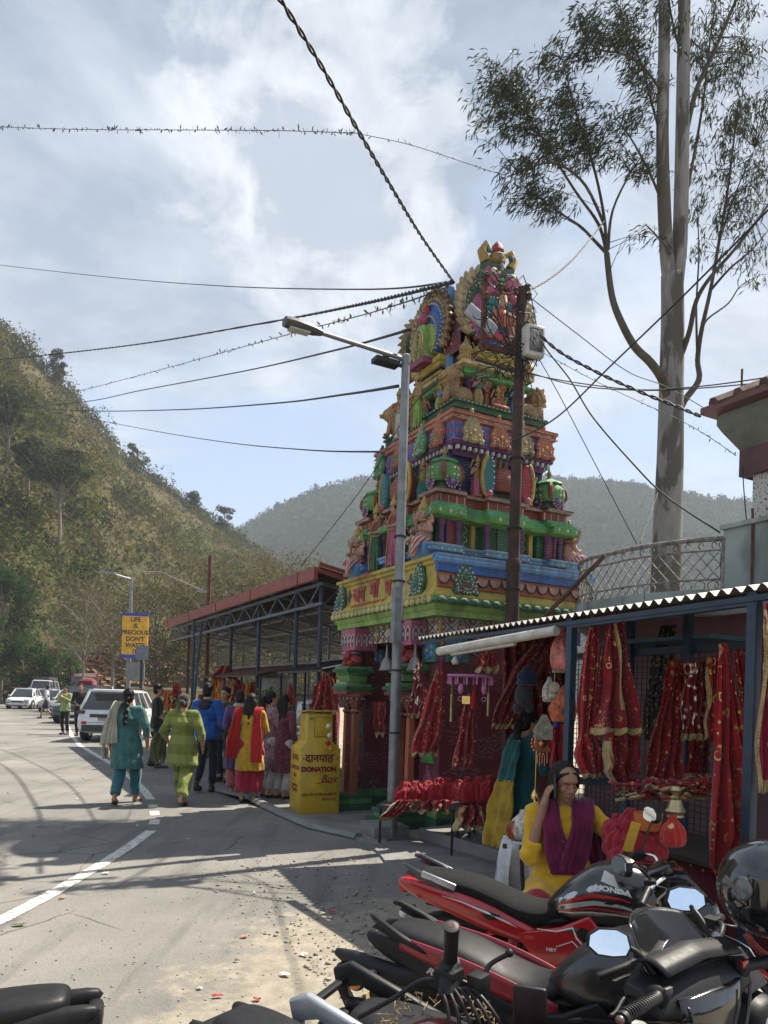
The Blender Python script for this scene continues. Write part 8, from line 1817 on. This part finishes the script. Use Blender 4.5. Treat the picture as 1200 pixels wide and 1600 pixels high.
 for s in(-1,1):
  M=Mx((0,s*.125,0),(1,0,0),(0,0,1)) if s<0 else Mx((0,s*.105,0),(1,0,0),(0,0,1))
  b=MB();b.prism([(.28,.66),(.52,.72),(.66,.80),(.74,.70),(.72,.58),(.56,.50),(.42,.50),(.36,.56)],.03 if s<0 else.03,M if s<0 else M,bev=.010);sp=b.build('side_panel',spm,e,bevel=.006)
  if kind=='honda' and s<0:
   b=MB();b.tube([(.40,-.157,.70),(.50,-.158,.70),(.58,-.158,.73),(.60,-.158,.68),(.68,-.157,.60)],[.002,.004,.006,.005,.002],6);b.tube([(.50,-.158,.62),(.58,-.158,.66),(.66,-.157,.58)],.003,6);b.build('panel_decal',wht,sp,smooth=True)
   b=MB();b.prism([(.62,.74),(.74,.70),(.72,.60),(.66,.64),(.60,.70)],.003,Mx((0,-.157,0),(1,0,0),(0,0,1)));b.build('panel_insert',bk_matt,sp);text('lettering','HET',.022,Mx((.475,-.158,.60),(1,0,0),(0,0,1)),wht,sp,.001,1.3,bold=.001)
 fk=empty('steering',(1.0,0,.80));fk.parent=e;fk.rotation_euler[2]=steer
 rk=Vector((.28,0,-.50));rk.normalize()
 b=MB()
 for s in(-1,1):b.tube([Vector((.0,s*.085,.16)),Vector((.0,s*.085,.16))+rk*.45],.0165,12);
 b.build('fork_tube',bk_chr,fk,smooth=True);b=MB()
 for s in(-1,1):b.tube([Vector((.0,s*.085,.16))+rk*.36,Vector((.28,s*.085,-.50))],.026,12);b.tube([Vector((.0,s*.085,.22)),Vector((.0,s*.085,.0))],.024,10)
 b.box((-.01,0,.14),(.07,.22,.03));b.box((.04,0,.0),(.07,.22,.03));b.build('fork_leg',bk_matt,fk)
 b=MB();P=[(.28+.335*math.cos(a),-.5+.335*math.sin(a)) for a in np.linspace(.1,2.4,12)];b.grid(lambda u,t:Vector((P[min(11,int(u*11+.5))][0],(t-.5)*.13,P[min(11,int(u*11+.5))][1]-.05*abs(t-.5)**1.5)),11,8);b.build('front_mudguard',tailm,fk,thick=.006,smooth=True)
 b=MB();hb=[(-.13,.36,.20),(-.10,.30,.22),(-.02,.19,.25),(.0,.07,.19),(.0,-.07,.19),(-.02,-.19,.25),(-.10,-.30,.22),(-.13,-.36,.20)];b.tube(smooth_path(hb,5),.0115,10);b.build('handlebar',bk_matt if kind!='honda' else bk_chr,fk,smooth=True)
 for s in(-1,1):
  b=MB();g0_=Vector((-.115,s*.33,.208));g1_=Vector((-.145,s*.44,.195));b.tube([Vector((-.10,s*.29,.22)),g0_,g1_,g1_+(g1_-g0_)*.08],[.018,.0175,.0175,.012],12);b.tube([g0_-(g1_-g0_)*.42,g0_-(g1_-g0_)*.25],[.022,.024],12);b.build('grip',bk_matt,fk)
  b=MB();b.tube(smooth_path([(-.06,s*.27,.23),(-.02,s*.30,.225),(-.07,s*.40,.21),(-.08,s*.45,.205)],4),.006,8);b.ell((-.08,s*.455,.204),.009,8,6);b.box((-.09,s*.25,.235),(.05,.05,.04));b.build('lever',bk_matt,fk)
  if mirrors:mirror(fk,(-.08,s*.25,.24),((-.24,s*.34,.34) if s<0 else(-.02,s*.45,.42)),turnglass or(-1,-s*.15,.05),.075,.045,side=s)
 b=MB();loft(b,[(.06,.02,.05,.06),(.10,.02,.10,.10),(.18,.01,.11,.11),(.24,.0,.095,.10),(.26,.0,.03,.03)]);b.prism([(.0,.10),(.14,.10),(.20,.14),(.10,.24),(-.02,.22)],.16,Mx((0,.08,0),(1,0,0),(0,0,1)));b.build('headlamp_cowl',tailm if kind=='apache' else bk_black,fk,smooth=45,bevel=.01)
 b=MB();b.ell((.245,0,.0),(.03,.085,.085),16,10);b.build('headlamp',glassy,fk,smooth=True)
 b=MB();b.box((-.02,0,.235),(.12,.15,.05),M=Matrix.Rotation(R(-30),3,'Y'));b.build('instrument',bk_black,fk,bevel=.012)
 b=MB()
 for q in range(7):rr=random.Random(q);b.tube(smooth_path([(-.08,(.2-.06*q),.22),(.08+rr.uniform(0,.06),.12-.04*q,.20),(.03,.05-.02*q,-.02),(-.12,.03,-.06)],5),.0045,6)
 b.build('control_cable',bk_matt,fk)
 for s in(-1,1):
  b=MB();b.tube([(.10,s*.10,.02),(.10,s*.17,.02)],.010,7);b.tube([(.09,s*.17,.02),(.10,s*.22,.02),(.10,s*.235,.02)],[.02,.03,.012],10);b.build('indicator',amber if kind!='apache' else glassy,fk,smooth=True)
  b=MB();b.tube([(-.30,s*.07,.70),(-.32,s*.15,.70)],.010,7);b.tube([(-.32,s*.15,.70),(-.32,s*.20,.70),(-.32,s*.215,.70)],[.02,.028,.01],10);b.build('indicator',glassy if kind!='x' else amber,e,smooth=True)
 b=MB();b.box((-.375,0,.80),(.05,.15,.075));b.build('tail_lamp',{'apache':glassy,'plain':bk_matt,'x':bk_matt}.get(kind,redl),e,bevel=.018)
 b=MB();b.box((-.40,0,.50),(.012,.20,.11),M=Matrix.Rotation(R(-15),3,'Y'));b.build('number_plate',paint('plate_yellowed',(.42,.34,.18),.5),e)
 b=MB()
 if kind=='honda' or kind=='apache':
  for s in(-1,1):b.tube([(-.06,s*.13,.835),(-.18,s*.135,.875),(-.33,s*.115,.935),(-.36,s*.10,.94)],[.012,.017,.016,.010],8)
  for s in(-1,1):b.prism([(-.34,.90),(-.30,.935),(-.10,.855),(-.12,.83)],.016,Mx((0,s*.125+.008,0),(1,0,0),(0,0,1)),bev=.003)
  b.build('grab_rail',bk_grey if kind=='honda' else bk_matt,e,bevel=.003)
 elif kind=='x':
  b.prism([(-.47,.93),(-.40,.965),(-.02,.845),(.02,.80),(-.02,.785),(-.36,.895),(-.42,.875),(-.36,.78),(-.40,.76),(-.455,.86)],.03,Mx((0,-.12,0),(1,0,0),(0,0,1)),bev=.008);b.build('grab_rail',bk_sil,e,bevel=.006);b=MB();b.prism([(-.47,.93),(-.40,.965),(-.02,.845),(.02,.80),(-.02,.785),(-.36,.895),(-.42,.875),(-.36,.78),(-.40,.76),(-.455,.86)],.03,Mx((0,.15,0),(1,0,0),(0,0,1)),bev=.008);b.box((-.42,.02,.90),(.03,.22,.02));b.build('grab_rail',bk_matt,e,bevel=.006)
 if kind=='honda':
  b=MB();b.box((-.14,-.142,.885),(.20,.012,.035),M=Matrix.Rotation(R(16),3,'Y'));b.build('rail_strip',bk_sil,e,bevel=.003)
 if kind=='apache':
  b=MB();b.tube([(-.02,-.08,.70),(-.22,-.12,.70),(-.46,-.10,.715),(-.56,-.08,.725)],[.05,.05,.045,.02],12,sx=.8);b.build('tail_arm',bk_matt,e)
  b=MB();b.lathe([(.045,-.012),(.048,0),(.045,.012)],(-.40,-.17,.66),22,M=Matrix.Rotation(R(90),3,'X'));b.lathe([(.033,-.012),(.036,.01)],(-.29,-.17,.62),18,M=Matrix.Rotation(R(90),3,'X'));b.box((-.48,-.12,.66),(.07,.06,.08));b.build('lamp_mount',bk_matt,e)
  b=MB();b.lathe([(.037,-.004),(.037,.004),(.02,.008)],(-.40,-.186,.66),22,M=Matrix.Rotation(R(90),3,'X'));b.build('reflector',amber,e)
  for s in(-1,1):b=MB();b.grid(lambda u,t:Vector((-.20+.70*u,s*(.128+.016*math.sin(u*3.1)),.855-.10*u+(.028+.018*math.sin(u*3.1))*(t-.5)*2-.04*u*u)),20,3);b.build('seat_side_panel',bk_red2,e,thick=.008,smooth=True)
 return e
def bpos(px,py,z,D=None):
 a_,b_=ray(px,py);D=D or(z-CZ)/b_;return Vector((a_*D,D,0))
def place(tail,yaw,s):
 return tail+Vector((math.cos(yaw),math.sin(yaw),0))*.38*s
y1=R(-21.5);honda=motorbike('red and black motorbike with a net seat cover and striped tank, farthest of the row',place(bpos(640,1344,.79),y1,.86),y1,.86,bk_black,bk_red,bk_net,steer=R(8),kind='honda',turnglass=(-1,-.45,.10))
b=MB();b.box((-.12,.385,.30),(.05,.02,.17),M=Matrix.Rotation(R(15),3,'Y'));tp=b.build('handlebar_tape',mat('yellow_tape',(.55,.30,.02),.6),[c for c in honda.children if c.name.startswith('steering')][0])
y2=R(-30);apache=motorbike('black motorbike with a red strip beside its seat and an orange reflector at the tail',place(bpos(603,1416,.78),y2,.84),y2,.84,bk_grey,bk_matt,bk_matt,steer=R(-20),kind='apache',mirrors=False)
y3=R(-28);motorbike('motorbike whose silver grab rail reaches in at the bottom beside the orange reflector',place(bpos(540,1522,.80),y3,.84),y3,.84,bk_black,bk_matt,bk_matt,kind='x',mirrors=False,steer=R(-25))
y4=R(-42);p4=bpos(520,1672,.69);m4=motorbike('motorbike with an upright black grip and a garlanded red tank at the bottom centre',p4+Vector((math.cos(y4),math.sin(y4),0))*(-.10),y4,.84,bk_red,bk_matt,bk_matt,kind='plain',mirrors=False,steer=R(50))
y6=R(198);motorbike('motorbike showing only its black seat at the bottom left corner',place(bpos(150,1568,.74),y6,.86),y6,.86,bk_black,bk_matt,bk_matt,kind='plain',mirrors=False)
def onbike(o,p):return(Matrix.Translation(o.location)@o.rotation_euler.to_matrix().to_4x4()@Matrix.Diagonal((*o.scale,1))).inverted()@Vector(p)
gtop=W(706,1447,1.84);gbot=W(703,1508,1.92);hd=W(700,1560,1.86)
b=MB();A_,B_,C_=(onbike(m4,p) for p in(gtop,gbot,hd))
b.tube([A_,A_.lerp(B_,.15),A_.lerp(B_,.85),B_],[.024,.0225,.0225,.026],18);b.build('upright_grip',bk_matt,m4)
b=MB();b.tube([A_+(A_-B_)*.012,A_+(A_-B_)*.0],[.014,.020],16);b.build('grip_end',bk_eng,m4);b=MB();b.tube([A_+(A_-B_)*.016,A_+(A_-B_)*.012],.009,12);b.build('bar_end',rust,m4)
b=MB();b.tube([B_.lerp(A_,.1),B_,C_],[.030,.036,.030],14);b.box(B_.lerp(C_,.4),(.07,.06,.06));b.tube(smooth_path([B_.lerp(C_,.3),onbike(m4,W(745,1540,1.89)),onbike(m4,W(765,1508,1.92)),onbike(m4,W(792,1492,1.92))],5),.008,8);b.ell(onbike(m4,W(796,1489,1.92)),.0135,10,7)
b.tube(smooth_path([B_.lerp(C_,.5),onbike(m4,W(660,1532,1.92)),onbike(m4,W(615,1560,1.92)),onbike(m4,W(560,1590,1.92))],5),.008,8)
for q in range(6):b.tube(smooth_path([C_,onbike(m4,W(690+9*q,1545,1.86)),onbike(m4,W(700+14*q,1580,1.82)),onbike(m4,W(705+20*q,1640,1.79))],5),.006,7)
b.box(onbike(m4,W(748,1535,1.87)),(.05,.05,.05));b.build('lever_cluster',bk_matt,m4,bevel=.004)
b=MB();b.ell(onbike(m4,W(690,1652,1.82)),(.15,.13,.10),20,12);b.build('tank_cover',gloss('dark_red_cover',(.16,.006,.01)),m4,smooth=True);b=MB();rr=random.Random(3)
for q in range(160):a=rr.uniform(0,6.28);c=onbike(m4,W(690,1600,1.87))+Vector((.16*math.cos(a),.15*math.sin(a),rr.uniform(-.04,.03)));b.tube([c,c+Vector((rr.gauss(0,.02),rr.gauss(0,.02),rr.gauss(.01,.015)))],.0014,4)
b.build('tinsel_garland',gb,m4)
b=MB();b.box(onbike(m4,W(828,1572,1.82)),(.10,.02,.12),M=Matrix.Rotation(R(20),3,'Z'));b.build('mirror_back',bk_matt,m4,bevel=.01)
SS=.85;gl=bpos(948,1555,.93);gr=bpos(1186,1475,.93);sc_c=(gl+gr)/2;ax=(gr-gl);hw_=ax.length/2/SS;ax.normalize();fw=Vector((-ax.y,ax.x,0));yaw_s=math.atan2(fw.y,fw.x)
s_e=empty('scooter',sc_c-fw*.95*SS,yaw_s,'black scooter seen from behind its handlebars at the right, helmet beside it','scooter')
s_e.scale=(SS,)*3
wheel(s_e,-.15,.25,.06);wheel(s_e,1.20,.25,.055)
b=MB();loft(b,[(-.45,.70,.06,.05),(-.35,.68,.14,.10),(-.1,.62,.18,.16),(.15,.55,.18,.18),(.35,.45,.14,.14),(.42,.42,.10,.10)]);b.build('rear_body',bk_black,s_e,smooth=True)
b=MB();loft(b,[(-.42,.80,.08,.03),(-.3,.81,.13,.05),(0,.79,.15,.055),(.25,.76,.14,.05),(.36,.75,.08,.03)]);b.build('seat',bk_matt,s_e,smooth=True)
b=MB();b.box((.55,0,.30),(.42,.30,.06));b.build('floorboard',bk_matt,s_e,bevel=.02)
b=MB();rs=[]
for z,x,hw,d in((.30,.78,.16,.05),(.5,.84,.19,.06),(.7,.88,.20,.07),(.85,.90,.17,.08),(.94,.92,.10,.06)):rs.append([(x+d*math.cos(a)*(1 if math.cos(a)>0 else.5),hw*math.sin(a),z) for a in np.linspace(0,6.283,25)[:-1]])
b.rings(rs);b.build('leg_shield',bk_black,s_e,smooth=True,sub=1)
b=MB();loft(b,[(.90,.55,.03,.10),(.98,.55,.10,.20),(1.06,.58,.11,.20),(1.18,.60,.07,.12),(1.25,.60,.02,.03)]);b.build('front_apron',bk_black,s_e,smooth=True)
b=MB();P=[(1.20+.29*math.cos(a),.25+.29*math.sin(a)) for a in np.linspace(.2,2.7,12)];b.grid(lambda u,t:Vector((P[min(11,int(u*11+.5))][0],(t-.5)*.15,P[min(11,int(u*11+.5))][1]-.05*abs(t-.5))),11,6);b.build('front_mudguard',bk_black,s_e,thick=.006,smooth=True)
b=MB();rs=[]
for y in np.linspace(-1,1,25):
 hw=.255*y;t=abs(y);xc=.97-.02*t;zc=1.06-.02*t;a_,c_=.10*(1-.55*t**1.5),.075*(1-.5*t**1.3)
 rs.append([(xc+a_*math.copysign(abs(math.cos(q))**.8,math.cos(q))+.03*math.sin(q),hw,zc+c_*math.copysign(abs(math.sin(q))**.8,math.sin(q))+.035*math.cos(q)*(1-t)) for q in np.linspace(0,6.283,21)[:-1]])
b.rings(rs);cw=b.build('handlebar_cover',bk_matt,s_e,smooth=True)
b=MB();rs=[]
for z,x,hw in((1.05,.885,.17),(.98,.875,.15),(.90,.87,.115),(.82,.868,.07),(.78,.87,.03)):rs.append([(x+.0+.022*math.cos(a),hw*math.sin(a),z) for a in np.linspace(0,6.283,21)[:-1]])
b.rings(rs);b.build('inner_panel',bk_black,s_e,smooth=True)
b=MB();b.tube(smooth_path([(.852,.165,1.04),(.845,.13,.93),(.843,.05,.83),(.843,-.05,.83),(.845,-.13,.93),(.852,-.165,1.04)],5),.006,8);b.build('panel_seam',bk_black,s_e,smooth=True)
b=MB();b.prism([(-.13,0),(.13,0),(.11,.07),(.05,.10),(-.05,.10),(-.11,.07)],.012,Mx((.93,0,1.10),(0,-1,0),(.75,0,.62)),bev=.004);q=b.build('instrument_screen',mat('dark_screen',(.02,.022,.03),.12),s_e)
b=MB();b.grid(lambda u,t:Vector((1.03+.10*t-.06*(2*u-1)**2,.19*(1-2*u)*(1-.25*t),1.10+.13*t-.02*(2*u-1)**2*t)),20,8);b.build('visor',bk_black,s_e,thick=.006,smooth=True)
b=MB();b.grid(lambda u,t:Vector((.90+.12*t,.20*(1-2*u),1.135+.03*math.sin(t*3)-.02*abs(1-2*u))),16,5);b.build('hood',bk_matt,s_e,thick=.008,smooth=True)
for s in(-1,1):
 b=MB();y0_,y1_=.235,hw_+.03;b.tube([(.93,s*.20,1.06),(.91,s*y0_,1.065)],[.036,.032],14);b.build('switch_housing',bk_matt,s_e,smooth=True)
 b=MB();b.tube([(.91,s*y0_,1.065),(.905,s*(y0_+.01),1.065),(.885,s*(y1_-.02),1.06),(.883,s*(y1_-.015),1.06),(.88,s*y1_,1.06)],[.022,.018,.0175,.022,.020],16)
 for q in range(14):t=(q+.5)/14;b.tube([(.908-.022*t,s*(y0_+.01+(y1_-y0_-.03)*t),1.065),(.907-.022*t,s*(y0_+.014+(y1_-y0_-.03)*t),1.065)],.0195,14)
 b.build('grip',bk_matt,s_e)
 b=MB();b.lathe([(.013,0),(.013,.008),(.006,.01)],(0,0,0),12,M=Matrix.Rotation(R(-90*s),3,'X'));b.T=Matrix();o=b.build('bar_end',bk_alu,s_e);o.location=(.88,s*(y1_+.0),1.06)
 b=MB();b.tube(smooth_path([(.95,s*.21,1.05),(.99,s*.26,1.045),(.95,s*.36,1.04),(.94,s*.40,1.04)],4),.006,8);b.build('lever',bk_matt,s_e)
 b=MB();b.box((.895,s*.205,1.082),(.014,.035,.022));b.build('switch',bk_red if s<0 else bk_eng,s_e,bevel=.003)
sM=(Matrix.Translation(s_e.location)@Matrix.Rotation(yaw_s,4,'Z')@Matrix.Scale(SS,4)).inverted()
nl=Matrix.Rotation(-yaw_s,3,'Z')@Vector((-.18,-1,.25))
mirror(s_e,(.96,.17,1.10),sM@W(952,1473,1.86),nl,.064,.042,side=-1,stemr=.008);mirror(s_e,(.97,-.17,1.10),sM@W(1072,1405,2.12),nl,.066,.042,side=1,stemr=.009)
b=MB();b.ell((1.16,0,.78),(.05,.12,.07),16,9);b.build('headlamp',glassy,s_e,smooth=True)
hc_=W(1205,1395,2.1);e=empty('helmet',hc_-Vector((0,0,.13)),R(200),'glossy black full face helmet with a round visor pivot at the right edge','helmet')
def hel(u,t):
 a=u*2*math.pi;q=.10+t*1.0*(math.pi*.80);x,y,z=math.sin(q)*math.cos(a),math.sin(q)*math.sin(a),math.cos(q);k=1+.12*max(0,y)*(z<.2)*(1-abs(z))
 return Vector((x*.125,y*.150*k,.14+z*.135))
b=MB();b.grid(hel,40,26,closed_u=True);b.build('shell',gloss('helmet_black',(.012,.014,.018),.08,1.0,0,.1),e,smooth=True,thick=.012)
b=MB();b.grid(lambda u,t:Vector((.131*math.sin((u-.5)*2.7),.160*math.cos((u-.5)*2.7)+.004,.10+.10*t-.0*u)),30,8);b.build('visor',gloss('smoked_visor',(.01,.01,.012),.05,1.0,0,.05),e,smooth=True,thick=.003)
for s in(-1,1):
 b=MB();M=Matrix.Rotation(R(90*s),3,'Y');b.lathe([(.034,0),(.034,.006),(.028,.010),(.026,.006),(.012,.008),(.004,.010)],(s*.124,.02,.155),24,M=M);b.build('visor_pivot',bk_alu if False else gloss('helmet_grey',(.10,.11,.12),.2),e,smooth=40)
text('lettering','S',.045,Mx((-.118,.095,.075),(-.62,-.75,0),(0,0,1)),wht,e,.001,1.0,bold=.002)
b=MB();b.tube(smooth_path([(-.08,.0,.02),(-.03,.03,-.03),(.05,.03,-.03),(.09,0,.02)],5),.009,8);b.build('chin_strap',fabric('red_strap',(.25,.03,.02),gold=.4,gs=90,gold_col=(.4,.1,.08)),e,smooth=True)
carwhite=gloss('car_white_paint',(.62,.63,.64),.22,.6,0,.1);carsil=gloss('car_silver_paint',(.42,.43,.44),.25,.6,.4);cardark=gloss('car_dark_paint',(.03,.035,.05),.2,.6);carred=gloss('bus_red_paint',(.16,.03,.03),.3,.4);carglass=gloss('car_glass',(.018,.022,.025),.05,.8,0,.1)
def car(label,pos,yaw,L=3.9,Wd=1.75,H=1.5,body=None,kind='hatch',cat='car',name='parked_car',group='cars parked along the road',rails=False,plate='rear',z=.004):
 body=body or carwhite;e=empty(name,pos,yaw,label,cat,group);hw=Wd/2;suv=kind in('suv','jeep','van');bl=H*(.62 if kind!='van' else.55);rw=.36 if suv else.31;cl=.24 if suv else.18
 def sec(x,w,zb,zt):
  q=[]
  for y,z in((.0,zb),(.70,zb),(.93,zb+.05),(1.0,zb+.20),(1.0,lerp1(zb,zt,.62)),(.955,zt-.06),(.90,zt),(.0,zt+.015)):q.append((x,w*y,z))
  return q+[(x,-p[1],p[2]) for p in q[-2:0:-1]]
 def lerp1(a,b,t):return a+(b-a)*t
 h2=L/2
 hood=bl-.10 if suv else bl-.13;tr=bl if kind in('hatch','suv','jeep','van') else bl-.02
 st=[(-h2,hw*.84,cl+.16,tr-.30),(-h2+.05,hw*.92,cl+.08,tr-.08),(-h2+.18,hw*.98,cl+.02,tr),(-h2+.7,hw,cl,bl),(0,hw,cl,bl),(h2-1.25,hw,cl,bl-.02),(h2-1.0,hw*.99,cl,hood+.02),(h2-.35,hw*.95,cl+.02,hood-.04),(h2-.10,hw*.88,cl+.06,hood-.14),(h2,hw*.78,cl+.14,hood-.32)]
 b=MB();b.rings([sec(*s) for s in st]);bo=b.build('body',body,e,smooth=55,sub=0,bevel=.02)
 cx0=-h2+(.12 if kind in('hatch','suv','jeep','van') else.75);cx1=h2-(1.05 if kind!='van' else.35);
 def csec(x,w,z):return[(x,w,z),(x,-w,z)]
 rt0=cx0+(.30 if kind!='jeep' else.08);rt1=cx1-(.62 if kind not in('jeep','van') else.25)
 bot=[(cx0,-hw*.86),(cx1,-hw*.86),(cx1,hw*.86),(cx0,hw*.86)];top=[(rt0,-hw*.68),(rt1,-hw*.68),(rt1,hw*.68),(rt0,hw*.68)]
 b=MB();b.rings([[(x,y,bl-.03) for x,y in bot],[(x,y,H-.07) for x,y in top]]);gl_=b.build('windows',carglass,e,bevel=.03)
 b=MB();b.rings([[(x*1.0+(0.0),y*1.03,H-.10) for x,y in top],[(x,y*1.0,H-.045) for x,y in top],[(x*.97,y*.85,H) for x,y in top]]);b.build('roof',body,e,bevel=.02)
 b=MB()
 for s in(-1,1):
  for(x0,x1) in((cx0,rt0),(cx1,rt1)):b.beam((x0,s*hw*.865,bl-.02),(x1,s*hw*.69,H-.07),.07,.05)
  for t in(.36,.68):x=cx0+(cx1-cx0)*t;xt=rt0+(rt1-rt0)*t;b.beam((x,s*hw*.868,bl-.02),(xt,s*hw*.695,H-.07),.05,.03)
  b.beam((cx0,s*hw*.875,bl),(cx1,s*hw*.875,bl),.03,.03)
 b.build('pillar',body,e)
 b=MB()
 for s in(-1,1):
  for x in(-h2*.62,h2*.64):
   b.tube([(x+(rw+.05)*math.cos(a),s*(hw-.0),rw+(rw+.05)*math.sin(a)) for a in np.linspace(-.1,3.24,14)],.045,6);
  b.box((0,s*(hw-.01),cl+.07),(L*.62,.05,.12))
 b.box((-h2+.06,0,cl+.18),(.16,Wd*.80,.20));b.box((h2-.10,0,cl+.16),(.16,Wd*.74,.16));b.build('cladding',mat('dark_plastic_cladding',(.03,.03,.032),.6),e,bevel=.02)
 for s in(-1,1):
  for x in(-h2*.62,h2*.64):
   b=MB();M=Matrix.Rotation(R(90),3,'X');w_=empty('wheel',(x,s*(hw-.12),rw));w_.parent=e;b.lathe([(rw-.1,-.1),(rw-.02,-.11),(rw,-.07),(rw,.07),(rw-.02,.11),(rw-.1,.1)],(0,0,0),28,M=M);b.build('tyre',rubber,w_)
   b=MB();b.lathe([(rw*.62,-.112),(rw*.6,-.09),(.06,-.10),(.06,.10),(rw*.6,.09),(rw*.62,.112)],(0,0,0),20,M=M)
   for q in range(5):a=q*1.2566;b.beam((.03*math.cos(a),s*.112,.03*math.sin(a)),(rw*.62*math.cos(a),s*.108,rw*.62*math.sin(a)),.05,.02)
   b.build('rim',bk_alu,w_)
  b=MB();b.box((h2-.18,s*hw*.70,hood-.16),(.24,.34,.13));b.build('headlight',glassy,e,bevel=.03)
  b=MB()
  if suv:b.box((-h2+.10,s*hw*.84,bl-.10),(.20,.24,.11));
  else:b.box((-h2+.10,s*hw*.78,bl-.16),(.16,.24,.20))
  b.build('tail_light',redl if not suv else mat('dark_red_lens',(.10,.02,.02),.15),e,bevel=.03)
  b=MB();b.box((cx1-.42,s*(hw+.08),bl+.03),(.12,.18,.12));b.build('wing_mirror',body,e,bevel=.03)
  for x in(-.35,.55):b=MB();b.box((x,s*(hw+.008),bl-.16),(.17,.02,.03));b.build('door_handle',body,e,bevel=.005)
  b=MB();
  for x in(-.78,.14,.98):b.beam((x,s*(hw+.002),cl+.2),(x+.03,s*(hw*.985),bl-.03),.008)
  b.build('door_gap',rubber,e)
  if suv:b=MB();b.box((-h2+.02,s*hw*.72,cl+.34),(.05,.16,.11));b.build('reflector',redl,e,bevel=.02)
 b=MB();b.box((h2-.03,0,hood-.26),(.06,Wd*.42,.13));
 for q in range(3):b.box((h2-.0,0,hood-.30+q*.04),(.03,Wd*.40,.012))
 b.build('grille',bk_black,e)
 if kind=='suv':b=MB();b.box((-h2+.015,0,bl-.20),(.03,Wd*.55,.10));b.box((-h2+.0,0,cl+.46),(.02,.50,.13));b.build('tailgate_trim',mat('dark_plastic_cladding',(.03,.03,.032),.6),e,bevel=.01);b=MB();b.box((-h2+.20,0,H-.03),(.30,Wd*.60,.03));b.build('spoiler',body,e,bevel=.01)
 for s,nm in((-1,'rear'),(1,'front')):
  x=s*(h2+.005) if s>0 else-h2-.0;b=MB();b.box((x,0,cl+(.44 if s<0 else.24)),(.02,.46,.11));q=b.build('number_plate',wht,e)
 if rails:
  b=MB()
  for s in(-1,1):b.tube([(rt0+.1,s*hw*.62,H+.0),(rt0+.2,s*hw*.62,H+.05),(rt1-.2,s*hw*.62,H+.05),(rt1-.1,s*hw*.62,H)],.016,7)
  b.build('roof_rail',bk_matt,e)
 b=MB();b.tube([(rt0+.25,0,H-.01),(rt0+.12,0,H+.07)],.02,6);b.build('aerial',body,e)
 return e
def cpos(px,py):g_=G(px,py);return Vector((g_.x,g_.y,.006))
g1_=cpos(182,1160);yaw_c=R(96)
car('white compact SUV with dark lower trim, its back to us beside the teal woman',g1_+Vector((-.42,1.7,0)),yaw_c,4.0,1.82,1.60,carwhite,'suv',rails=True)
c_=G(352,1216);car('white hatchback nosing out of the shade beneath the red roofed shed',Vector((c_.x+.55,c_.y+2.25,.006)),R(-102),3.7,1.6,1.5,carwhite,'hatch')
def far(px,y0,D,yaw,**k):
 a_,b_=ray(px,y0);return Vector((a_*D,D,.006))
car('white sedan facing us at the far left, nearest of the far white cars',far(40,1090,54,0),R(-80),4.0,1.72,1.5,carwhite,'sedan')
car('white hatchback tucked behind the far left white sedan',far(72,1090,57,0),R(-78),3.8,1.68,1.5,carwhite,'hatch')
car('white off-road van with dark luggage on its roof beyond the far white cars',far(70,1090,63,0),R(-76),4.6,1.85,2.2,carwhite,'van',rails=True)
car('silver hatchback facing us between the striding man and the lime shirted boy',far(94,1090,49,0),R(-86),3.8,1.68,1.45,carsil,'hatch')
car('dark SUV behind the white SUV with red luggage strapped on its roof',far(136,1090,35,0),R(-88),4.3,1.8,1.75,cardark,'suv')
car('white car roof just showing above the white SUV',far(175,1090,42,0),R(-85),4.0,1.72,1.55,carwhite,'suv')
car('white hatchback glimpsed between the silver hatchback and the dark SUV',far(112,1090,46,0),R(-85),3.8,1.68,1.5,carwhite,'hatch')
p_=far(136,1090,35,0);b=MB();b.box((0,0,0),(.7,.6,.24));b.ell((0,.1,.08),(.35,.3,.16),12,8);o=b.build('luggage',fabric('red_tarpaulin',(.18,.02,.03)),None,bevel=.06);o.location=p_+Vector((0,0,1.88));tag(o,'red wrapped luggage on the roof of the dark SUV','luggage')
p_=far(70,1090,63,0);b=MB();b.box((0,0,0),(1.4,1.6,.25));o=b.build('luggage',mat('dark_tarpaulin',(.04,.04,.05),.8),None,bevel=.05);o.location=p_+Vector((0,0,2.33));tag(o,'dark bundle on the roof of the far white van','luggage')
p_=far(133,1090,72,0);e=empty('bus',p_,R(-69),'dark red bus coming towards us beyond the dark SUV','bus');b=MB();b.box((0,0,1.75),(8.5,2.4,2.6));b.build('body',carred,e,bevel=.12);b=MB();b.box((4.26,0,2.05),(.04,2.1,1.1));
b.box((-.2,-1.21,2.2),(7.4,.03,.8));b.box((-.2,1.21,2.2),(7.4,.03,.8));b.build('window',carglass,e,bevel=.02)
b=MB();b.box((4.27,0,2.85),(.04,1.8,.28));b.build('destination_board',paint('cream_board',(.5,.45,.35)),e)
for s in(-1,1):
 for x in(-2.6,2.8):b=MB();b.lathe([(.40,-.14),(.46,-.1),(.46,.1),(.40,.14)],(x,s*1.05,.46),20,M=Matrix.Rotation(R(90),3,'X'));b.build('wheel',rubber,e)
 b=MB();b.ell((4.27,s*.85,1.0),(.05,.16,.12),12,8);b.build('headlight',glassy,e)
